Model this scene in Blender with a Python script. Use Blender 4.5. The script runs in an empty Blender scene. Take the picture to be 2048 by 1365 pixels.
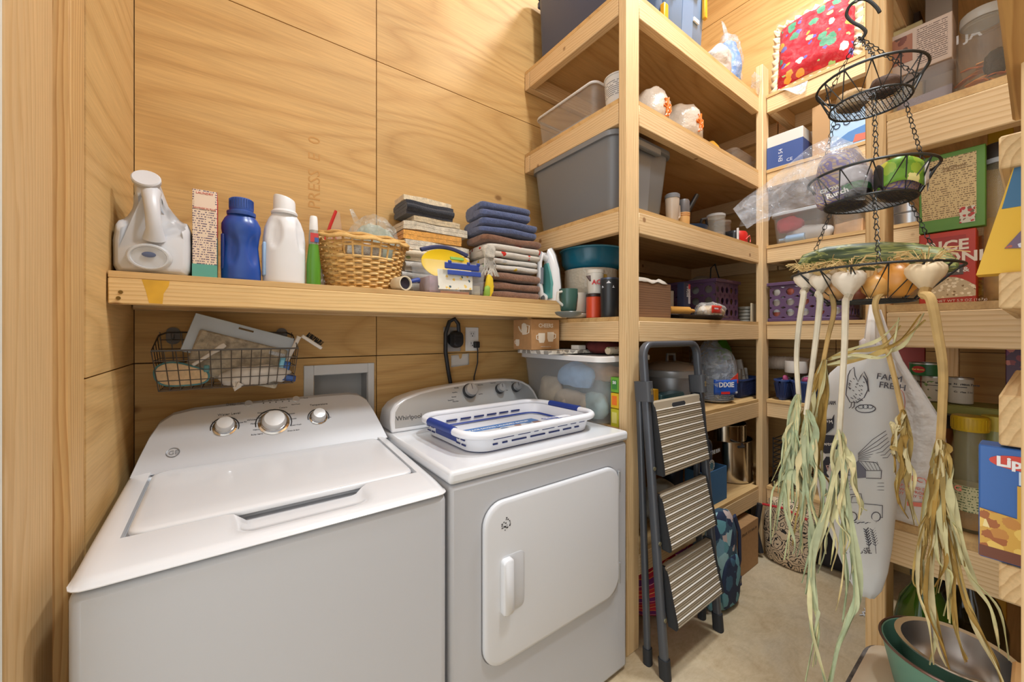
import bpy, bmesh, math, random
from mathutils import Vector, Matrix, noise
R = math.radians
C = bpy.context.scene.collection
SC = bpy.context.scene
random.seed(11)

# ---------------------------------------------------------------- camera, world, lamps, exposure
H = 1.345                     # eye height
F = 773.0                     # focal length in pixels of the 2048 x 1365 frame
YAW = R(36.21)
cam = bpy.data.cameras.new('camera')
camo = bpy.data.objects.new('camera', cam)
C.objects.link(camo)
camo.location = (0, 0, H)
camo.rotation_euler = (R(90), 0, -YAW)
cam.sensor_width = 36
cam.lens = F / 2048 * 36
cam.shift_y = -14.5 / 2048
cam.clip_start = 0.05
SC.camera = camo
SC.view_settings.view_transform = 'Standard'
SC.view_settings.look = 'None'
SC.view_settings.gamma = 1
SC.view_settings.use_curve_mapping = False
SC.view_settings.exposure = 0.2

world = bpy.data.worlds.new('room_beyond')
SC.world = world
world.use_nodes = True
world.node_tree.nodes['Background'].inputs[0].default_value = (.93, .97, 1.0, 1)
world.node_tree.nodes['Background'].inputs[1].default_value = 1.9

def area(name, loc, size, power, col=(.88, .95, 1.)):
    l = bpy.data.lights.new(name, 'AREA')
    l.shape = 'DISK'; l.size = size; l.energy = power; l.color = col
    o = bpy.data.objects.new(name, l); C.objects.link(o); o.location = loc
    return o
area('ceiling_and_fill_light', (1.05, -.12, 4.20), .34, 54)
area('ceiling_and_fill_light', (2.05, .50, 4.20), .34, 56)  # added fill light for the pantry aisle, no known fixture there

# ---------------------------------------------------------------- helpers
CY, SY = math.cos(YAW), math.sin(YAW)
def P(u, v, x=None, y=None, z=None):
    """point of the place seen at photograph pixel (u, v) on a known plane"""
    d = Vector((SY*F + CY*(u-1024), CY*F - SY*(u-1024), 668-v))
    if x is not None: t = x/d.x
    elif y is not None: t = y/d.y
    else: t = (z-H)/d.z
    return Vector((d.x*t, d.y*t, H + d.z*t))

def lin(c):
    return tuple(((v/255)/12.92 if v/255 <= .04045 else ((v/255+.055)/1.055)**2.4) for v in c) + (1,)

class N:
    """tiny node-graph writer"""
    def __init__(s, name):
        s.m = bpy.data.materials.new(name); s.m.use_nodes = True
        s.t = s.m.node_tree; s.b = s.t.nodes['Principled BSDF']; s.out = s.t.nodes['Material Output']
    def n(s, typ, **kw):
        nd = s.t.nodes.new(typ)
        for k, v in kw.items():
            if k.startswith('i_'):
                key = k[2:]
                key = int(key) if key.isdigit() else key.replace('_', ' ')
                sock = nd.inputs[key]
                if isinstance(v, bpy.types.NodeSocket): s.t.links.new(v, sock)
                else: sock.default_value = v
            else: setattr(nd, k, v)
        return nd
    def l(s, a, b): s.t.links.new(a, b)
    def coord(s, seed=True):
        tc = s.n('ShaderNodeTexCoord')
        if not seed: return tc.outputs['Object']
        oi = s.n('ShaderNodeObjectInfo')
        v = s.n('ShaderNodeVectorMath', operation='SCALE', i_0=(9.7, 6.1, 3.3), i_Scale=oi.outputs['Random'])
        return s.n('ShaderNodeVectorMath', operation='ADD', i_0=tc.outputs['Object'], i_1=v.outputs[0]).outputs[0]
    def mapping(s, vec, scale=(1, 1, 1), loc=(0, 0, 0), rot=(0, 0, 0)):
        return s.n('ShaderNodeMapping', i_Vector=vec, i_Scale=scale, i_Location=loc, i_Rotation=rot).outputs[0]
    def noise(s, vec, scale, detail=2, rough=.5, dist=0):
        return s.n('ShaderNodeTexNoise', i_Vector=vec, i_Scale=scale, i_Detail=detail, i_Roughness=rough, i_Distortion=dist).outputs['Fac']
    def ramp(s, fac, stops, interp='LINEAR'):
        r = s.n('ShaderNodeValToRGB', i_Fac=fac)
        r.color_ramp.interpolation = interp
        e = r.color_ramp.elements
        while len(e) > 1: e.remove(e[-1])
        for i, (p, c) in enumerate(stops):
            x = e[0] if i == 0 else e.new(p)
            x.position = p; x.color = c if len(c) == 4 else lin(c)
        return r.outputs['Color']
    def mix(s, fac, a, b, mode='MIX'):
        m = s.n('ShaderNodeMix', data_type='RGBA', blend_type=mode)
        for i, v in ((0, fac), (6, a), (7, b)):
            if isinstance(v, bpy.types.NodeSocket): s.l(v, m.inputs[i])
            else: m.inputs[i].default_value = v if not isinstance(v, tuple) or len(v) == 4 else lin(v)
        return m.outputs[2]
    def math(s, op, a, b=None):
        return s.n('ShaderNodeMath', operation=op, i_0=a, **({} if b is None else {'i_1': b})).outputs[0]
    def bump(s, h, strength=.3, dist=.002):
        s.l(s.n('ShaderNodeBump', i_Height=h, i_Strength=strength, i_Distance=dist).outputs[0], s.b.inputs['Normal'])
    def setp(s, **kw):
        for k, v in kw.items():
            sock = s.b.inputs[k.replace('_', ' ')]
            if isinstance(v, bpy.types.NodeSocket): s.l(v, sock)
            else: sock.default_value = v

MC = {}
def mat(col, rough=.5, metal=0., bump=0., bscale=60., var=0., spec=.5, coat=0., sheen=0.):
    key = (col, rough, metal, bump, bscale, var, spec, coat, sheen)
    if key in MC: return MC[key]
    g = N('paint_%d_%d_%d' % col)
    g.setp(Base_Color=lin(col), Roughness=rough, Metallic=metal, Specular_IOR_Level=spec, Coat_Weight=coat, Sheen_Weight=sheen)
    if bump or var:
        v = g.coord()
        f = g.noise(v, bscale, 3, .6)
        if bump: g.bump(f, bump, .004)
        if var:
            f2 = g.noise(v, bscale*.25, 3, .6)
            d = tuple(max(0, c*(1-var)) for c in col); b = tuple(min(255, c*(1+var)) for c in col)
            g.setp(Base_Color=g.ramp(f2, [(.3, d), (.7, b)]))
    MC[key] = g.m
    return g.m

def clear(col, alpha=.25, rough=.15, bump=0., bscale=40.):
    """thin clear or milky plastic: part of the light passes straight through"""
    key = ('clear', col, alpha, rough, bump, bscale)
    if key in MC: return MC[key]
    g = N('clear_plastic')
    g.setp(Base_Color=lin(col), Roughness=rough, Alpha=alpha*.5 if alpha < .5 else alpha, Specular_IOR_Level=.6)
    if bump: g.bump(g.noise(g.coord(), bscale, 3, .6), bump, .01)
    MC[key] = g.m
    return g.m

def film(col=(235, 238, 242), base=.12, peak=.6, scale=28.):
    """crinkled cellophane: mostly see-through with bright creases"""
    key = ('film', col, base, peak, scale)
    if key in MC: return MC[key]
    g = N('plastic_film')
    v = g.coord()
    f = g.noise(v, scale, 4, .65, .8)
    g.setp(Base_Color=lin(col), Roughness=.12, Specular_IOR_Level=.9)
    a = g.n('ShaderNodeMapRange', i_Value=f, i_1=.42, i_2=.72, i_3=base, i_4=peak)
    g.setp(Alpha=a.outputs[0]); g.bump(f, .9, .02)
    MC[key] = g.m
    return g.m

def wood(axis, light=(226, 196, 150), dark=(198, 156, 106), knot=(120, 72, 36)):
    key = ('wood', axis, light, dark)
    if key in MC: return MC[key]
    g = N('pine_lumber')
    tc = g.n('ShaderNodeTexCoord').outputs['Object']
    oi = g.n('ShaderNodeObjectInfo').outputs['Random']
    off = g.n('ShaderNodeVectorMath', operation='SCALE', i_0=(.05, .045, .055), i_Scale=oi)
    v = g.n('ShaderNodeVectorMath', operation='ADD', i_0=tc, i_1=off.outputs[0]).outputs[0]
    v = g.n('ShaderNodeVectorMath', operation='ADD', i_0=v, i_1=(.035, .04, .037)).outputs[0]
    s = [1, 1, 1]; s['XYZ'.index(axis)] = .12
    mv = g.mapping(v, tuple(s))
    big = g.n('ShaderNodeVectorMath', operation='SCALE', i_0=(41, 23, 17), i_Scale=oi).outputs[0]
    mv2 = g.n('ShaderNodeVectorMath', operation='ADD', i_0=mv, i_1=big).outputs[0]
    nz = g.n('ShaderNodeTexNoise', i_Vector=mv2, i_Scale=9., i_Detail=2.).outputs['Color']
    dv = g.n('ShaderNodeVectorMath', operation='MULTIPLY_ADD', i_0=nz, i_1=(.05, .05, .05), i_2=mv).outputs[0]
    w = g.n('ShaderNodeTexWave', wave_type='RINGS', rings_direction=axis, wave_profile='SAW', i_Vector=dv, i_Scale=34., i_Distortion=1.2, i_Detail=2., i_Detail_Scale=2.).outputs['Fac']
    base = g.ramp(w, [(0, light), (.55, tuple((3*a+b)/4 for a, b in zip(light, dark))), (.9, dark), (1, light)])
    s2 = [90, 90, 90]; s2['XYZ'.index(axis)] = 4
    fib = g.noise(g.mapping(v, tuple(s2)), 2.2, 3, .6)
    c = g.mix(.30, base, g.ramp(fib, [(.3, tuple(x*.78 for x in light)), (.7, light)]), 'MIX')
    s3 = [8, 8, 8]; s3['XYZ'.index(axis)] = 3.2
    vo = g.n('ShaderNodeTexVoronoi', i_Vector=g.mapping(mv2, tuple(1 if x != .12 else 8.3 for x in s)), i_Scale=7.)
    kn = g.n('ShaderNodeMapRange', i_Value=vo.outputs['Distance'], i_1=.05, i_2=.10, i_3=1., i_4=0.).outputs[0]
    gate = g.n('ShaderNodeSeparateColor', i_0=vo.outputs['Color']).outputs[0]
    kn = g.math('MULTIPLY', kn, g.math('GREATER_THAN', gate, .62))
    g.setp(Base_Color=g.mix(g.math('MULTIPLY', kn, .75), c, knot), Roughness=.62, Specular_IOR_Level=.3)
    g.bump(fib, .15, .001)
    MC[key] = g.m
    return g.m

def plywood(axis, light=(208, 168, 108), dark=(172, 126, 66), tilt=.0, fig=9., tone=1.):
    key = ('ply', axis, light, dark, tilt, fig)
    if key in MC: return MC[key]
    g = N('pine_plywood')
    v = g.coord()
    rot = [0, 0, 0]
    s = [1, 1, 1]; s['XYZ'.index(axis)] = .16
    mv = g.mapping(v, tuple(s), rot=(0, tilt, 0))
    f = g.noise(mv, 2.3, 1.5, .45, .25)
    w = g.math('PINGPONG', g.math('MULTIPLY', f, fig*2.2), .5)
    lines = g.ramp(w, [(0, dark), (.10, tuple((a+b)/2 for a, b in zip(light, dark))), (.30, light), (1, light)])
    broad = g.noise(mv, 3.1, 3, .5)
    c = g.mix(.45, lines, g.ramp(broad, [(.35, tuple(x*.86 for x in light)), (.65, tuple(min(255, x*1.06) for x in light))]))
    s2 = [70, 70, 70]; s2['XYZ'.index(axis)] = 2.5
    fib = g.noise(g.mapping(v, tuple(s2), rot=(0, tilt, 0)), 2.4, 3, .65)
    c = g.mix(.30, c, g.ramp(fib, [(.3, tuple(x*.72 for x in light)), (.72, tuple(min(255, x*1.05) for x in light))]))
    ks = [1, 1, 1]; ks['XYZ'.index(axis)] = .62
    vo = g.n('ShaderNodeTexVoronoi', i_Vector=g.mapping(v, tuple(ks)), i_Scale=4.2)
    gate = g.n('ShaderNodeSeparateColor', i_0=vo.outputs['Color']).outputs[1]
    kn = g.n('ShaderNodeMapRange', i_Value=vo.outputs['Distance'], i_1=.035, i_2=.075, i_3=1., i_4=0.).outputs[0]
    kn = g.math('MULTIPLY', kn, g.math('GREATER_THAN', gate, .70))
    c = g.mix(g.math('MULTIPLY', kn, .7), c, (112, 70, 34))
    g.setp(Base_Color=c, Roughness=.58, Specular_IOR_Level=.3)
    g.bump(fib, .12, .001)
    MC[key] = g.m
    return g.m

def spots(base, cols, scale=60., thr=.30, rough=.8, bump=.2):
    """print of scattered blobs in several colours"""
    key = ('spots', base, tuple(cols), scale, thr)
    if key in MC: return MC[key]
    g = N('printed_pattern')
    v = g.coord()
    vo = g.n('ShaderNodeTexVoronoi', i_Vector=v, i_Scale=scale)
    nz = g.noise(v, scale*2.2, 2, .6)
    d = g.math('ADD', vo.outputs['Distance'], g.math('MULTIPLY', g.math('SUBTRACT', nz, .5), .5))
    fac = g.math('LESS_THAN', d, thr)
    sel = g.n('ShaderNodeSeparateColor', i_0=vo.outputs['Color']).outputs[0]
    pal = g.ramp(sel, [(i/len(cols), c) for i, c in enumerate(cols)], 'CONSTANT')
    g.setp(Base_Color=g.mix(fac, base, pal), Roughness=rough)
    if bump: g.bump(g.noise(v, 45, 3), bump, .01)
    MC[key] = g.m
    return g.m

def stripes(cols, axis='Z', scale=30., dist=.0, rough=.8, bump=.0):
    key = ('stripes', tuple(cols), axis, scale, dist)
    if key in MC: return MC[key]
    g = N('woven_stripes')
    v = g.coord(False)
    sx = g.n('ShaderNodeSeparateXYZ', i_0=v).outputs['XYZ'.index(axis)]
    if dist: sx = g.math('ADD', sx, g.math('MULTIPLY', g.math('SUBTRACT', g.noise(v, 6, 2), .5), dist))
    fr = g.math('FRACT', g.math('MULTIPLY', sx, scale))
    tot = sum(w for w, c in cols); acc = 0; st = []
    for w, c in cols: st.append((acc/tot, c)); acc += w
    g.setp(Base_Color=g.ramp(fr, st, 'CONSTANT'), Roughness=rough)
    if bump: g.bump(g.noise(v, 120, 3), bump, .004)
    MC[key] = g.m
    return g.m

def catmull0(pts, k=5):
    out_ = []
    for i in range(len(pts)-1):
        p0, p1, p2, p3 = pts[max(0, i-1)], pts[i], pts[i+1], pts[min(len(pts)-1, i+2)]
        for j in range(k):
            t_ = j/k
            out_.append(.5*((2*p1)+(p2-p0)*t_+(2*p0-5*p1+4*p2-p3)*t_*t_+(3*p1-p0-3*p2+p3)*t_**3))
    out_.append(pts[-1]); return out_
# ---- meshes
class MB:
    def __init__(s): s.v = []; s.f = []
    def add(s, vs, fs):
        b = len(s.v); s.v += [Vector(p) for p in vs]; s.f += [tuple(i+b for i in q) for q in fs]; return s
    def box(s, x0, x1, y0, y1, z0, z1):
        return s.add([(x0,y0,z0),(x1,y0,z0),(x1,y1,z0),(x0,y1,z0),(x0,y0,z1),(x1,y0,z1),(x1,y1,z1),(x0,y1,z1)],
                     [(0,3,2,1),(4,5,6,7),(0,1,5,4),(1,2,6,5),(2,3,7,6),(3,0,4,7)])
    def loft(s, rings, cap0=True, cap1=True, closed=True):
        n = len(rings[0]); b = len(s.v)
        for r in rings: s.v += [Vector(p) for p in r]
        for i in range(len(rings)-1):
            for j in range(n if closed else n-1):
                k = (j+1) % n
                s.f.append((b+i*n+j, b+i*n+k, b+(i+1)*n+k, b+(i+1)*n+j))
        if cap0: s.f.append(tuple(b+j for j in reversed(range(n))))
        if cap1: s.f.append(tuple(b+(len(rings)-1)*n+j for j in range(n)))
        return s
    def lathe(s, prof, n=24, c=(0, 0, 0), axis='Z', cap0=True, cap1=True):
        rings = []
        for r, z in prof:
            ring = []
            for i in range(n):
                a = 2*math.pi*i/n; x, y = r*math.cos(a), r*math.sin(a)
                p = (x, y, z) if axis == 'Z' else (z, x, y) if axis == 'X' else (y, z, x)
                ring.append(Vector(p)+Vector(c))
            rings.append(ring)
        return s.loft(rings, cap0, cap1)
    def tube(s, pts, r, n=8, closed=False, flat=None):
        pts = [Vector(p) for p in pts]; m = len(pts)
        rs = r if isinstance(r, (list, tuple)) else [r]*m
        rings = []; up = None
        for i, p in enumerate(pts):
            if closed: t = pts[(i+1) % m]-pts[i-1]
            else: t = pts[min(i+1, m-1)]-pts[max(i-1, 0)]
            if t.length < 1e-9: t = Vector((0, 0, 1))
            t.normalize()
            if up is None:
                up = Vector((0, 0, 1)) if abs(t.z) < .9 else Vector((1, 0, 0))
                if flat is not None: up = Vector(flat)
            a = t.cross(up)
            if a.length < 1e-6: a = t.orthogonal()
            a.normalize(); up = a.cross(t).normalized()
            rings.append([p+(a*math.cos(q)+up*math.sin(q))*rs[i] for q in (2*math.pi*k/n for k in range(n))])
        if closed: rings.append(rings[0]); return s.loft(rings, False, False)
        return s.loft(rings)
    def ribbon(s, pts, ws, th, normal):
        """flat strip with thickness along pts"""
        pts = [Vector(p) for p in pts]; nm = Vector(normal); rings = []
        for i, p in enumerate(pts):
            t = (pts[min(i+1, len(pts)-1)]-pts[max(i-1, 0)]).normalized()
            a = t.cross(nm)
            if a.length < 1e-5: a = t.orthogonal()
            a.normalize(); b = a.cross(t).normalized()
            w = ws[i] if isinstance(ws, (list, tuple)) else ws
            rings.append([p+a*w+b*th, p-a*w+b*th, p-a*w-b*th, p+a*w-b*th])
        return s.loft(rings)
    def prism(s, poly, d0, d1, frame='XZ'):
        """2-D outline extruded along the third axis"""
        def m(a, b, d):
            return {'XY': (a, b, d), 'XZ': (a, d, b), 'YZ': (d, a, b)}[frame]
        return s.loft([[m(a, b, d) for a, b in poly] for d in (d0, d1)])
    def grid(s, fn, nu, nv):
        return s.loft([[fn(i/nu, j/nv) for j in range(nv+1)] for i in range(nu+1)], False, False, closed=False)
    def move(s, m):
        s.v = [m @ p for p in s.v]; return s
    def jitter(s, amp, scale, seed=0.):
        o = Vector((seed*3.7, seed*1.3, seed*2.1))
        s.v = [p + noise.noise_vector(p*scale+o)*amp for p in s.v]; return s
    def build(s, name, m, parent=None, loc=(0, 0, 0), rot=None, bevel=0, seg=2, smooth=True, angle=40, solid=0, sub=0):
        me = bpy.data.meshes.new(name)
        me.from_pydata([tuple(p) for p in s.v], [], s.f)
        bm = bmesh.new(); bm.from_mesh(me); bmesh.ops.recalc_face_normals(bm, faces=bm.faces); bm.to_mesh(me); bm.free()
        if smooth:
            me.shade_smooth(); me.set_sharp_from_angle(angle=R(angle))
        me.materials.append(m)
        o = bpy.data.objects.new(name, me); C.objects.link(o)
        o.location = loc
        if rot: o.rotation_euler = rot
        if parent: o.parent = parent
        if solid:
            md = o.modifiers.new('solid', 'SOLIDIFY'); md.thickness = solid; md.offset = 0
        if bevel:
            md = o.modifiers.new('bevel', 'BEVEL'); md.width = bevel; md.segments = seg; md.limit_method = 'ANGLE'; md.angle_limit = R(35)
        if sub:
            md = o.modifiers.new('sub', 'SUBSURF'); md.levels = sub; md.render_levels = sub
        return o

def tag(o, label, cat=None, group=None, kind=None):
    o['label'] = label
    if cat: o['category'] = cat
    if group: o['group'] = group
    if kind: o['kind'] = kind
    return o
def thing(name, label, cat, loc=(0, 0, 0), rz=0, group=None, rot=None):
    o = bpy.data.objects.new(name, None); C.objects.link(o)
    o.empty_display_size = .05
    o.location = loc; o.rotation_euler = rot if rot else (0, 0, rz)
    return tag(o, label, cat, group)
def struct(o):
    o['kind'] = 'structure'; return o
def rr(w, d, r, n=5, z=0., c=(0, 0)):
    """rounded rectangle ring"""
    pts = []
    for cx, cy, a0 in ((w/2-r, d/2-r, 0), (-w/2+r, d/2-r, 90), (-w/2+r, -d/2+r, 180), (w/2-r, -d/2+r, 270)):
        for i in range(n+1):
            a = R(a0+90*i/n); pts.append((c[0]+cx+r*math.cos(a), c[1]+cy+r*math.sin(a), z))
    return pts
def lum(name, par, x0, x1, y0, y1, z0, z1, axis, m=None, bevel=.0025):
    c = Vector(((x0+x1)/2, (y0+y1)/2, (z0+z1)/2)); a, b, d = (x1-x0)/2, (y1-y0)/2, (z1-z0)/2
    return MB().box(-a, a, -b, b, -d, d).build(name, m or wood(axis), par, c-(par.location if par else Vector()), bevel=bevel, seg=1)
def words(par, txt, size, loc, ex, ey, m, name='lettering', align='LEFT', bold=0., sx=1., depth=.0004):
    """flat lettering: ex is the reading direction, ey the up direction, in the parent's space"""
    cu = bpy.data.curves.new('letters', 'FONT'); cu.body = txt; cu.size = size; cu.align_x = align; cu.offset = bold*size
    cu.resolution_u = 2
    cu.extrude = depth
    to = bpy.data.objects.new('letters', cu); C.objects.link(to)
    me = bpy.data.meshes.new_from_object(to.evaluated_get(bpy.context.evaluated_depsgraph_get()))
    bpy.data.objects.remove(to); bpy.data.curves.remove(cu)
    ex = Vector(ex).normalized(); ey = Vector(ey).normalized(); ez = ex.cross(ey).normalized(); ey = ez.cross(ex)
    M = Matrix(((ex.x*sx, ey.x, ez.x, loc[0]), (ex.y*sx, ey.y, ez.y, loc[1]), (ex.z*sx, ey.z, ez.z, loc[2]), (0, 0, 0, 1)))
    me.transform(M)
    me.materials.clear(); me.materials.append(m)
    me.name = name
    o = bpy.data.objects.new(name, me); C.objects.link(o); o.parent = par
    return o
def patch(par, name, pts, m, th=.0008):
    """thin printed or pasted patch from 4+ corners"""
    pts = [Vector(p) for p in pts]
    n = (pts[1]-pts[0]).cross(pts[2]-pts[1]).normalized()
    return MB().loft([[p-n*th*.2 for p in pts], [p+n*th for p in pts]]).build(name, m, par, smooth=False)
WHITE = mat((232, 232, 232), .3); BLACK = mat((24, 24, 26), .5); INK = mat((44, 44, 48), .6)
# ---------------------------------------------------------------- the room
XL, XR, YB, YF, ZC = -.244, 3.05, 1.70, -.42, 4.32
dark_gap = mat((70, 45, 22), .9)
concrete = N('concrete_floor')
v = concrete.coord(False)
f1 = concrete.noise(v, 2.2, 5, .6, .6); f2 = concrete.noise(v, 9, 5, .7, 1.2); f3 = concrete.noise(concrete.mapping(v, (1, 3, 1)), 30, 3, .6)
c = concrete.mix(.5, concrete.ramp(f1, [(.30, (176, 168, 152)), (.5, (190, 170, 136)), (.72, (176, 148, 108))]), concrete.ramp(f2, [(.32, (164, 142, 108)), (.6, (206, 186, 152))]))
c = concrete.mix(.16, c, concrete.ramp(f3, [(.35, (160, 136, 100)), (.65, (208, 190, 160))]))
concrete.setp(Base_Color=c, Roughness=.55); concrete.bump(f2, .06, .001)
struct(MB().box(-1.6, XR+.1, -1.6, YB+.1, -.08, 0).build('floor', concrete.m))

PX, PZ, PYW = plywood('X'), plywood('Z'), plywood('Y')
def panels(wall, rects, plane, off, m, th=.016, gap=.0018):
    for a0, a1, z0, z1 in rects:
        a0 += gap; a1 -= gap; z0 += gap; z1 -= gap
        if plane == 'Y': o = (((a0+a1)/2), off+th/2, (z0+z1)/2); b = MB().box(-(a1-a0)/2, (a1-a0)/2, -th/2, th/2, -(z1-z0)/2, (z1-z0)/2)
        else: o = (off+th/2, (a0+a1)/2, (z0+z1)/2); b = MB().box(-th/2, th/2, -(a1-a0)/2, (a1-a0)/2, -(z1-z0)/2, (z1-z0)/2)
        b.build('plywood_panel', m, wall, o)
HX0, HX1, HZ0, HZ1 = .272, .478, .97, 1.182      # hole for the washer supply box
wb = struct(MB().box(XL-.1, HX0, YB+.016, YB+.1, 0, ZC).box(HX1, XR+.1, YB+.016, YB+.1, 0, ZC).box(HX0, HX1, YB+.016, YB+.1, 0, HZ0).box(HX0, HX1, YB+.016, YB+.1, HZ1, ZC).build('wall_back', dark_gap))
panels(wb, [(a, b, z0, z1) for a, b in ((XL, .516), (.516, 2.95), (2.95, XR)) for z0, z1 in ((0, 1.25), (1.25, 2.53), (2.53, 3.77), (3.77, ZC)) if (a, z0) != (XL, 0)], 'Y', YB, PX)
MB().box(XL+.002, HX0, -.008, .008, .002, 1.248).box(HX1, .514, -.008, .008, .002, 1.248).box(HX0, HX1, -.008, .008, .002, HZ0).box(HX0, HX1, -.008, .008, HZ1, 1.248).build('plywood_panel', PX, wb, (0, YB+.008, 0))
sbx = thing('washer_supply_box', 'grey recessed washer supply box in the plywood wall behind the washer', 'supply box', (.37, YB, .95))
gp = mat((176, 178, 180), .45)
MB().box(-.135, -.1, -.007, 0, 0, .27).box(.108, .135, -.007, 0, 0, .27).box(-.1, .108, -.007, 0, .23, .27).box(-.1, .108, -.007, 0, 0, .022).build('frame', mat((206, 208, 210), .4), sbx, bevel=.002)
MB().box(-.099, .109, .085, .088, .02, .232).box(-.1, -.097, 0, .088, .02, .232).box(.105, .108, 0, .088, .02, .232).box(-.1, .108, 0, .088, .228, .232).box(-.1, .108, 0, .088, .02, .024).build('recess', gp, sbx)
MB().lathe([(.012, .0), (.012, .03), (.018, .032), (.018, .05)], 14, (-.05, .05, .024)).build('valve', mat((150, 110, 60), .3, .8), sbx)
MB().lathe([(.012, .0), (.012, .03), (.018, .032), (.018, .05)], 14, (.05, .05, .024)).build('valve', mat((150, 110, 60), .3, .8), sbx)
wl = struct(MB().box(XL-.10, XL-.016, 1.19, YB, 0, ZC).build('wall_left', dark_gap))
panels(wl, [(1.19, YB, 0, 1.25), (1.19, YB, 1.25, 2.53), (1.19, YB, 2.53, 3.77), (1.19, YB, 3.77, ZC)], 'X', XL-.016, plywood('Y', (212, 174, 116), (178, 134, 76), .0, 7.))
wr = struct(MB().box(XR+.016, XR+.1, YF-.1, YB, 0, ZC).build('wall_right', dark_gap))
panels(wr, [(a, b, z0, z1) for a, b in ((YF, .75), (.75, YB)) for z0, z1 in ((0, 1.25), (1.25, 2.53), (2.53, 3.77), (3.77, ZC))], 'X', XR, PYW)
wf = struct(MB().box(.95, XR, YF-.1, YF-.016, 0, ZC).build('wall_front', dark_gap))
panels(wf, [(.95, 1.75, 0, 1.25), (1.75, XR, 0, 1.25), (.95, 1.75, 1.25, 2.53), (1.75, XR, 1.25, 2.53), (.95, XR, 2.53, 3.77), (.95, XR, 3.77, ZC)], 'Y', YF-.016, PX)
wn = struct(MB().box(-1.6, .95, -1.40, -1.30, 0, ZC).box(.95, 1.03, -1.40, YF-.1, 0, ZC).build('wall_light_blocker', mat((214, 212, 206), .7)))  # unseen wall added behind the camera to keep world light off the washer
ce = struct(MB().box(-1.6, XR+.1, -1.4, YB+.1, ZC+.016, ZC+.1).build('ceiling', dark_gap))
for i, (a, b) in enumerate(((-1.6, .3), (.3, 1.52), (1.52, 2.74), (2.74, XR))):
    MB().box(-(b-a)/2+.002, (b-a)/2-.002, -1.55, 1.55, -.008, .008).build('plywood_panel', plywood('Y', (196, 150, 90), (160, 108, 50)), ce, ((a+b)/2, .15, ZC+.008))
# studs and jamb where the wall beside the washer ends
tr = struct(MB().box(-.019, .019, -.0445, .0445, -ZC/2, ZC/2).build('trim_1', wood('Z', (214, 176, 120), (176, 126, 70)), None, (XL-.019-.002, 1.145, ZC/2), bevel=.003, seg=1))
jm = struct(MB().box(-.01, .01, -.098, .098, -ZC/2, ZC/2).build('trim_2', wood('Z', (214, 180, 132), (200, 160, 108)), None, (-.277, .998, ZC/2), bevel=.003, seg=1))
tw = struct(MB().box(-.09, .09, -.02, .02, -ZC/2, ZC/2).build('trim_3', mat((222, 222, 214), .6), None, (-.357, .878, ZC/2), bevel=.004, seg=1))
# ceiling lamp of the room, and a made-up one added to brighten the aisle
for i, (lx, ly) in enumerate(((1.05, -.12), (2.05, .50))):
    t = thing('ceiling_and_fill_lamp', ['round flush ceiling lamp above the washer and dryer', 'made-up round ceiling lamp added to brighten the pantry aisle'][i], 'lamp', (lx, ly, ZC-.06))
    MB().lathe([(.17, .035), (.175, .04), (.175, .06), (.02, .06)], 32).build('lamp_base', WHITE, t)
    g = N('lamp_glow'); g.setp(Emission_Color=(1, .95, .88, 1), Emission_Strength=6.)
    MB().lathe([(.02, -.03), (.1, -.02), (.15, .0), (.165, .03), (.165, .036)], 32).build('lamp_shade', g.m, t)

# ---------------------------------------------------------------- pantry shelving
LEV = [2.805, 2.345, 1.884, 1.418, .945, .415]
PT = .018                                   # board thickness
BX = plywood('X', (212, 174, 118), (176, 130, 74), .0, 8.)
BY = plywood('Y', (212, 174, 118), (176, 130, 74), .0, 8.)
X1, Y1, X2 = 1.330, 1.013, 2.612            # corner post edges
su = thing('shelving_unit', 'tall pine shelving unit with deep shelves standing beside the dryer', 'shelving', (X1, Y1, 0), group='pantry shelving')
lum('post', su, X1, X1+.086, Y1, Y1+.040, 0, ZC, 'Z', wood('Z', (230, 200, 152), (204, 164, 114)))
lum('post', su, X2, X2+.086, Y1-.02, Y1+.018, 0, 2.985, 'Z', wood('Z', (228, 198, 152), (204, 164, 114)))
for z in LEV:
    zr = z-PT
    lum('shelf_board', su, X1+.003, XR-.004, Y1+.042, YB-.004, zr, z, 'X', BX, 0)
    lum('shelf_board', su, X1+.09, X2-.003, Y1+.003, Y1+.0415, zr, z, 'X', BX, 0)
    lum('front_rail', su, X1+.088, X2-.002, Y1+.001, Y1+.039, zr-.089, zr-.0005, 'X')
    lum('side_rail', su, X1+.001, X1+.039, Y1+.042, YB-.045, zr-.089, zr-.0005, 'Y')
    lum('back_rail', su, X1+.001, XR-.045, YB-.042, YB-.004, zr-.089, zr-.0005, 'X')
    lum('end_rail', su, XR-.042, XR-.004, Y1+.042, YB-.006, zr-.089, zr-.0005, 'Y')
# bank on the wall at the end of the aisle
sf = thing('shelving_unit', 'pine shelving unit across the end of the aisle behind the hanging basket', 'shelving', (X2, .23, 0), group='pantry shelving')
for z in LEV:
    zr = z-PT
    lum('shelf_board', sf, X2+.042, XR-.006, YF+.004, Y1-.025, zr, z, 'Y', BY, 0)
    lum('front_rail', sf, X2+.046, X2+.084, YF+.004, Y1-.024, zr-.089, zr-.0005, 'Y')
    lum('back_rail', sf, XR-.042, XR-.004, YF+.004, Y1+.036, zr-.089, zr-.0005, 'Y')
    lum('side_rail', sf, X2+.089, XR-.046, Y1-.062, Y1-.024, zr-.089, zr-.0005, 'X')
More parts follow.
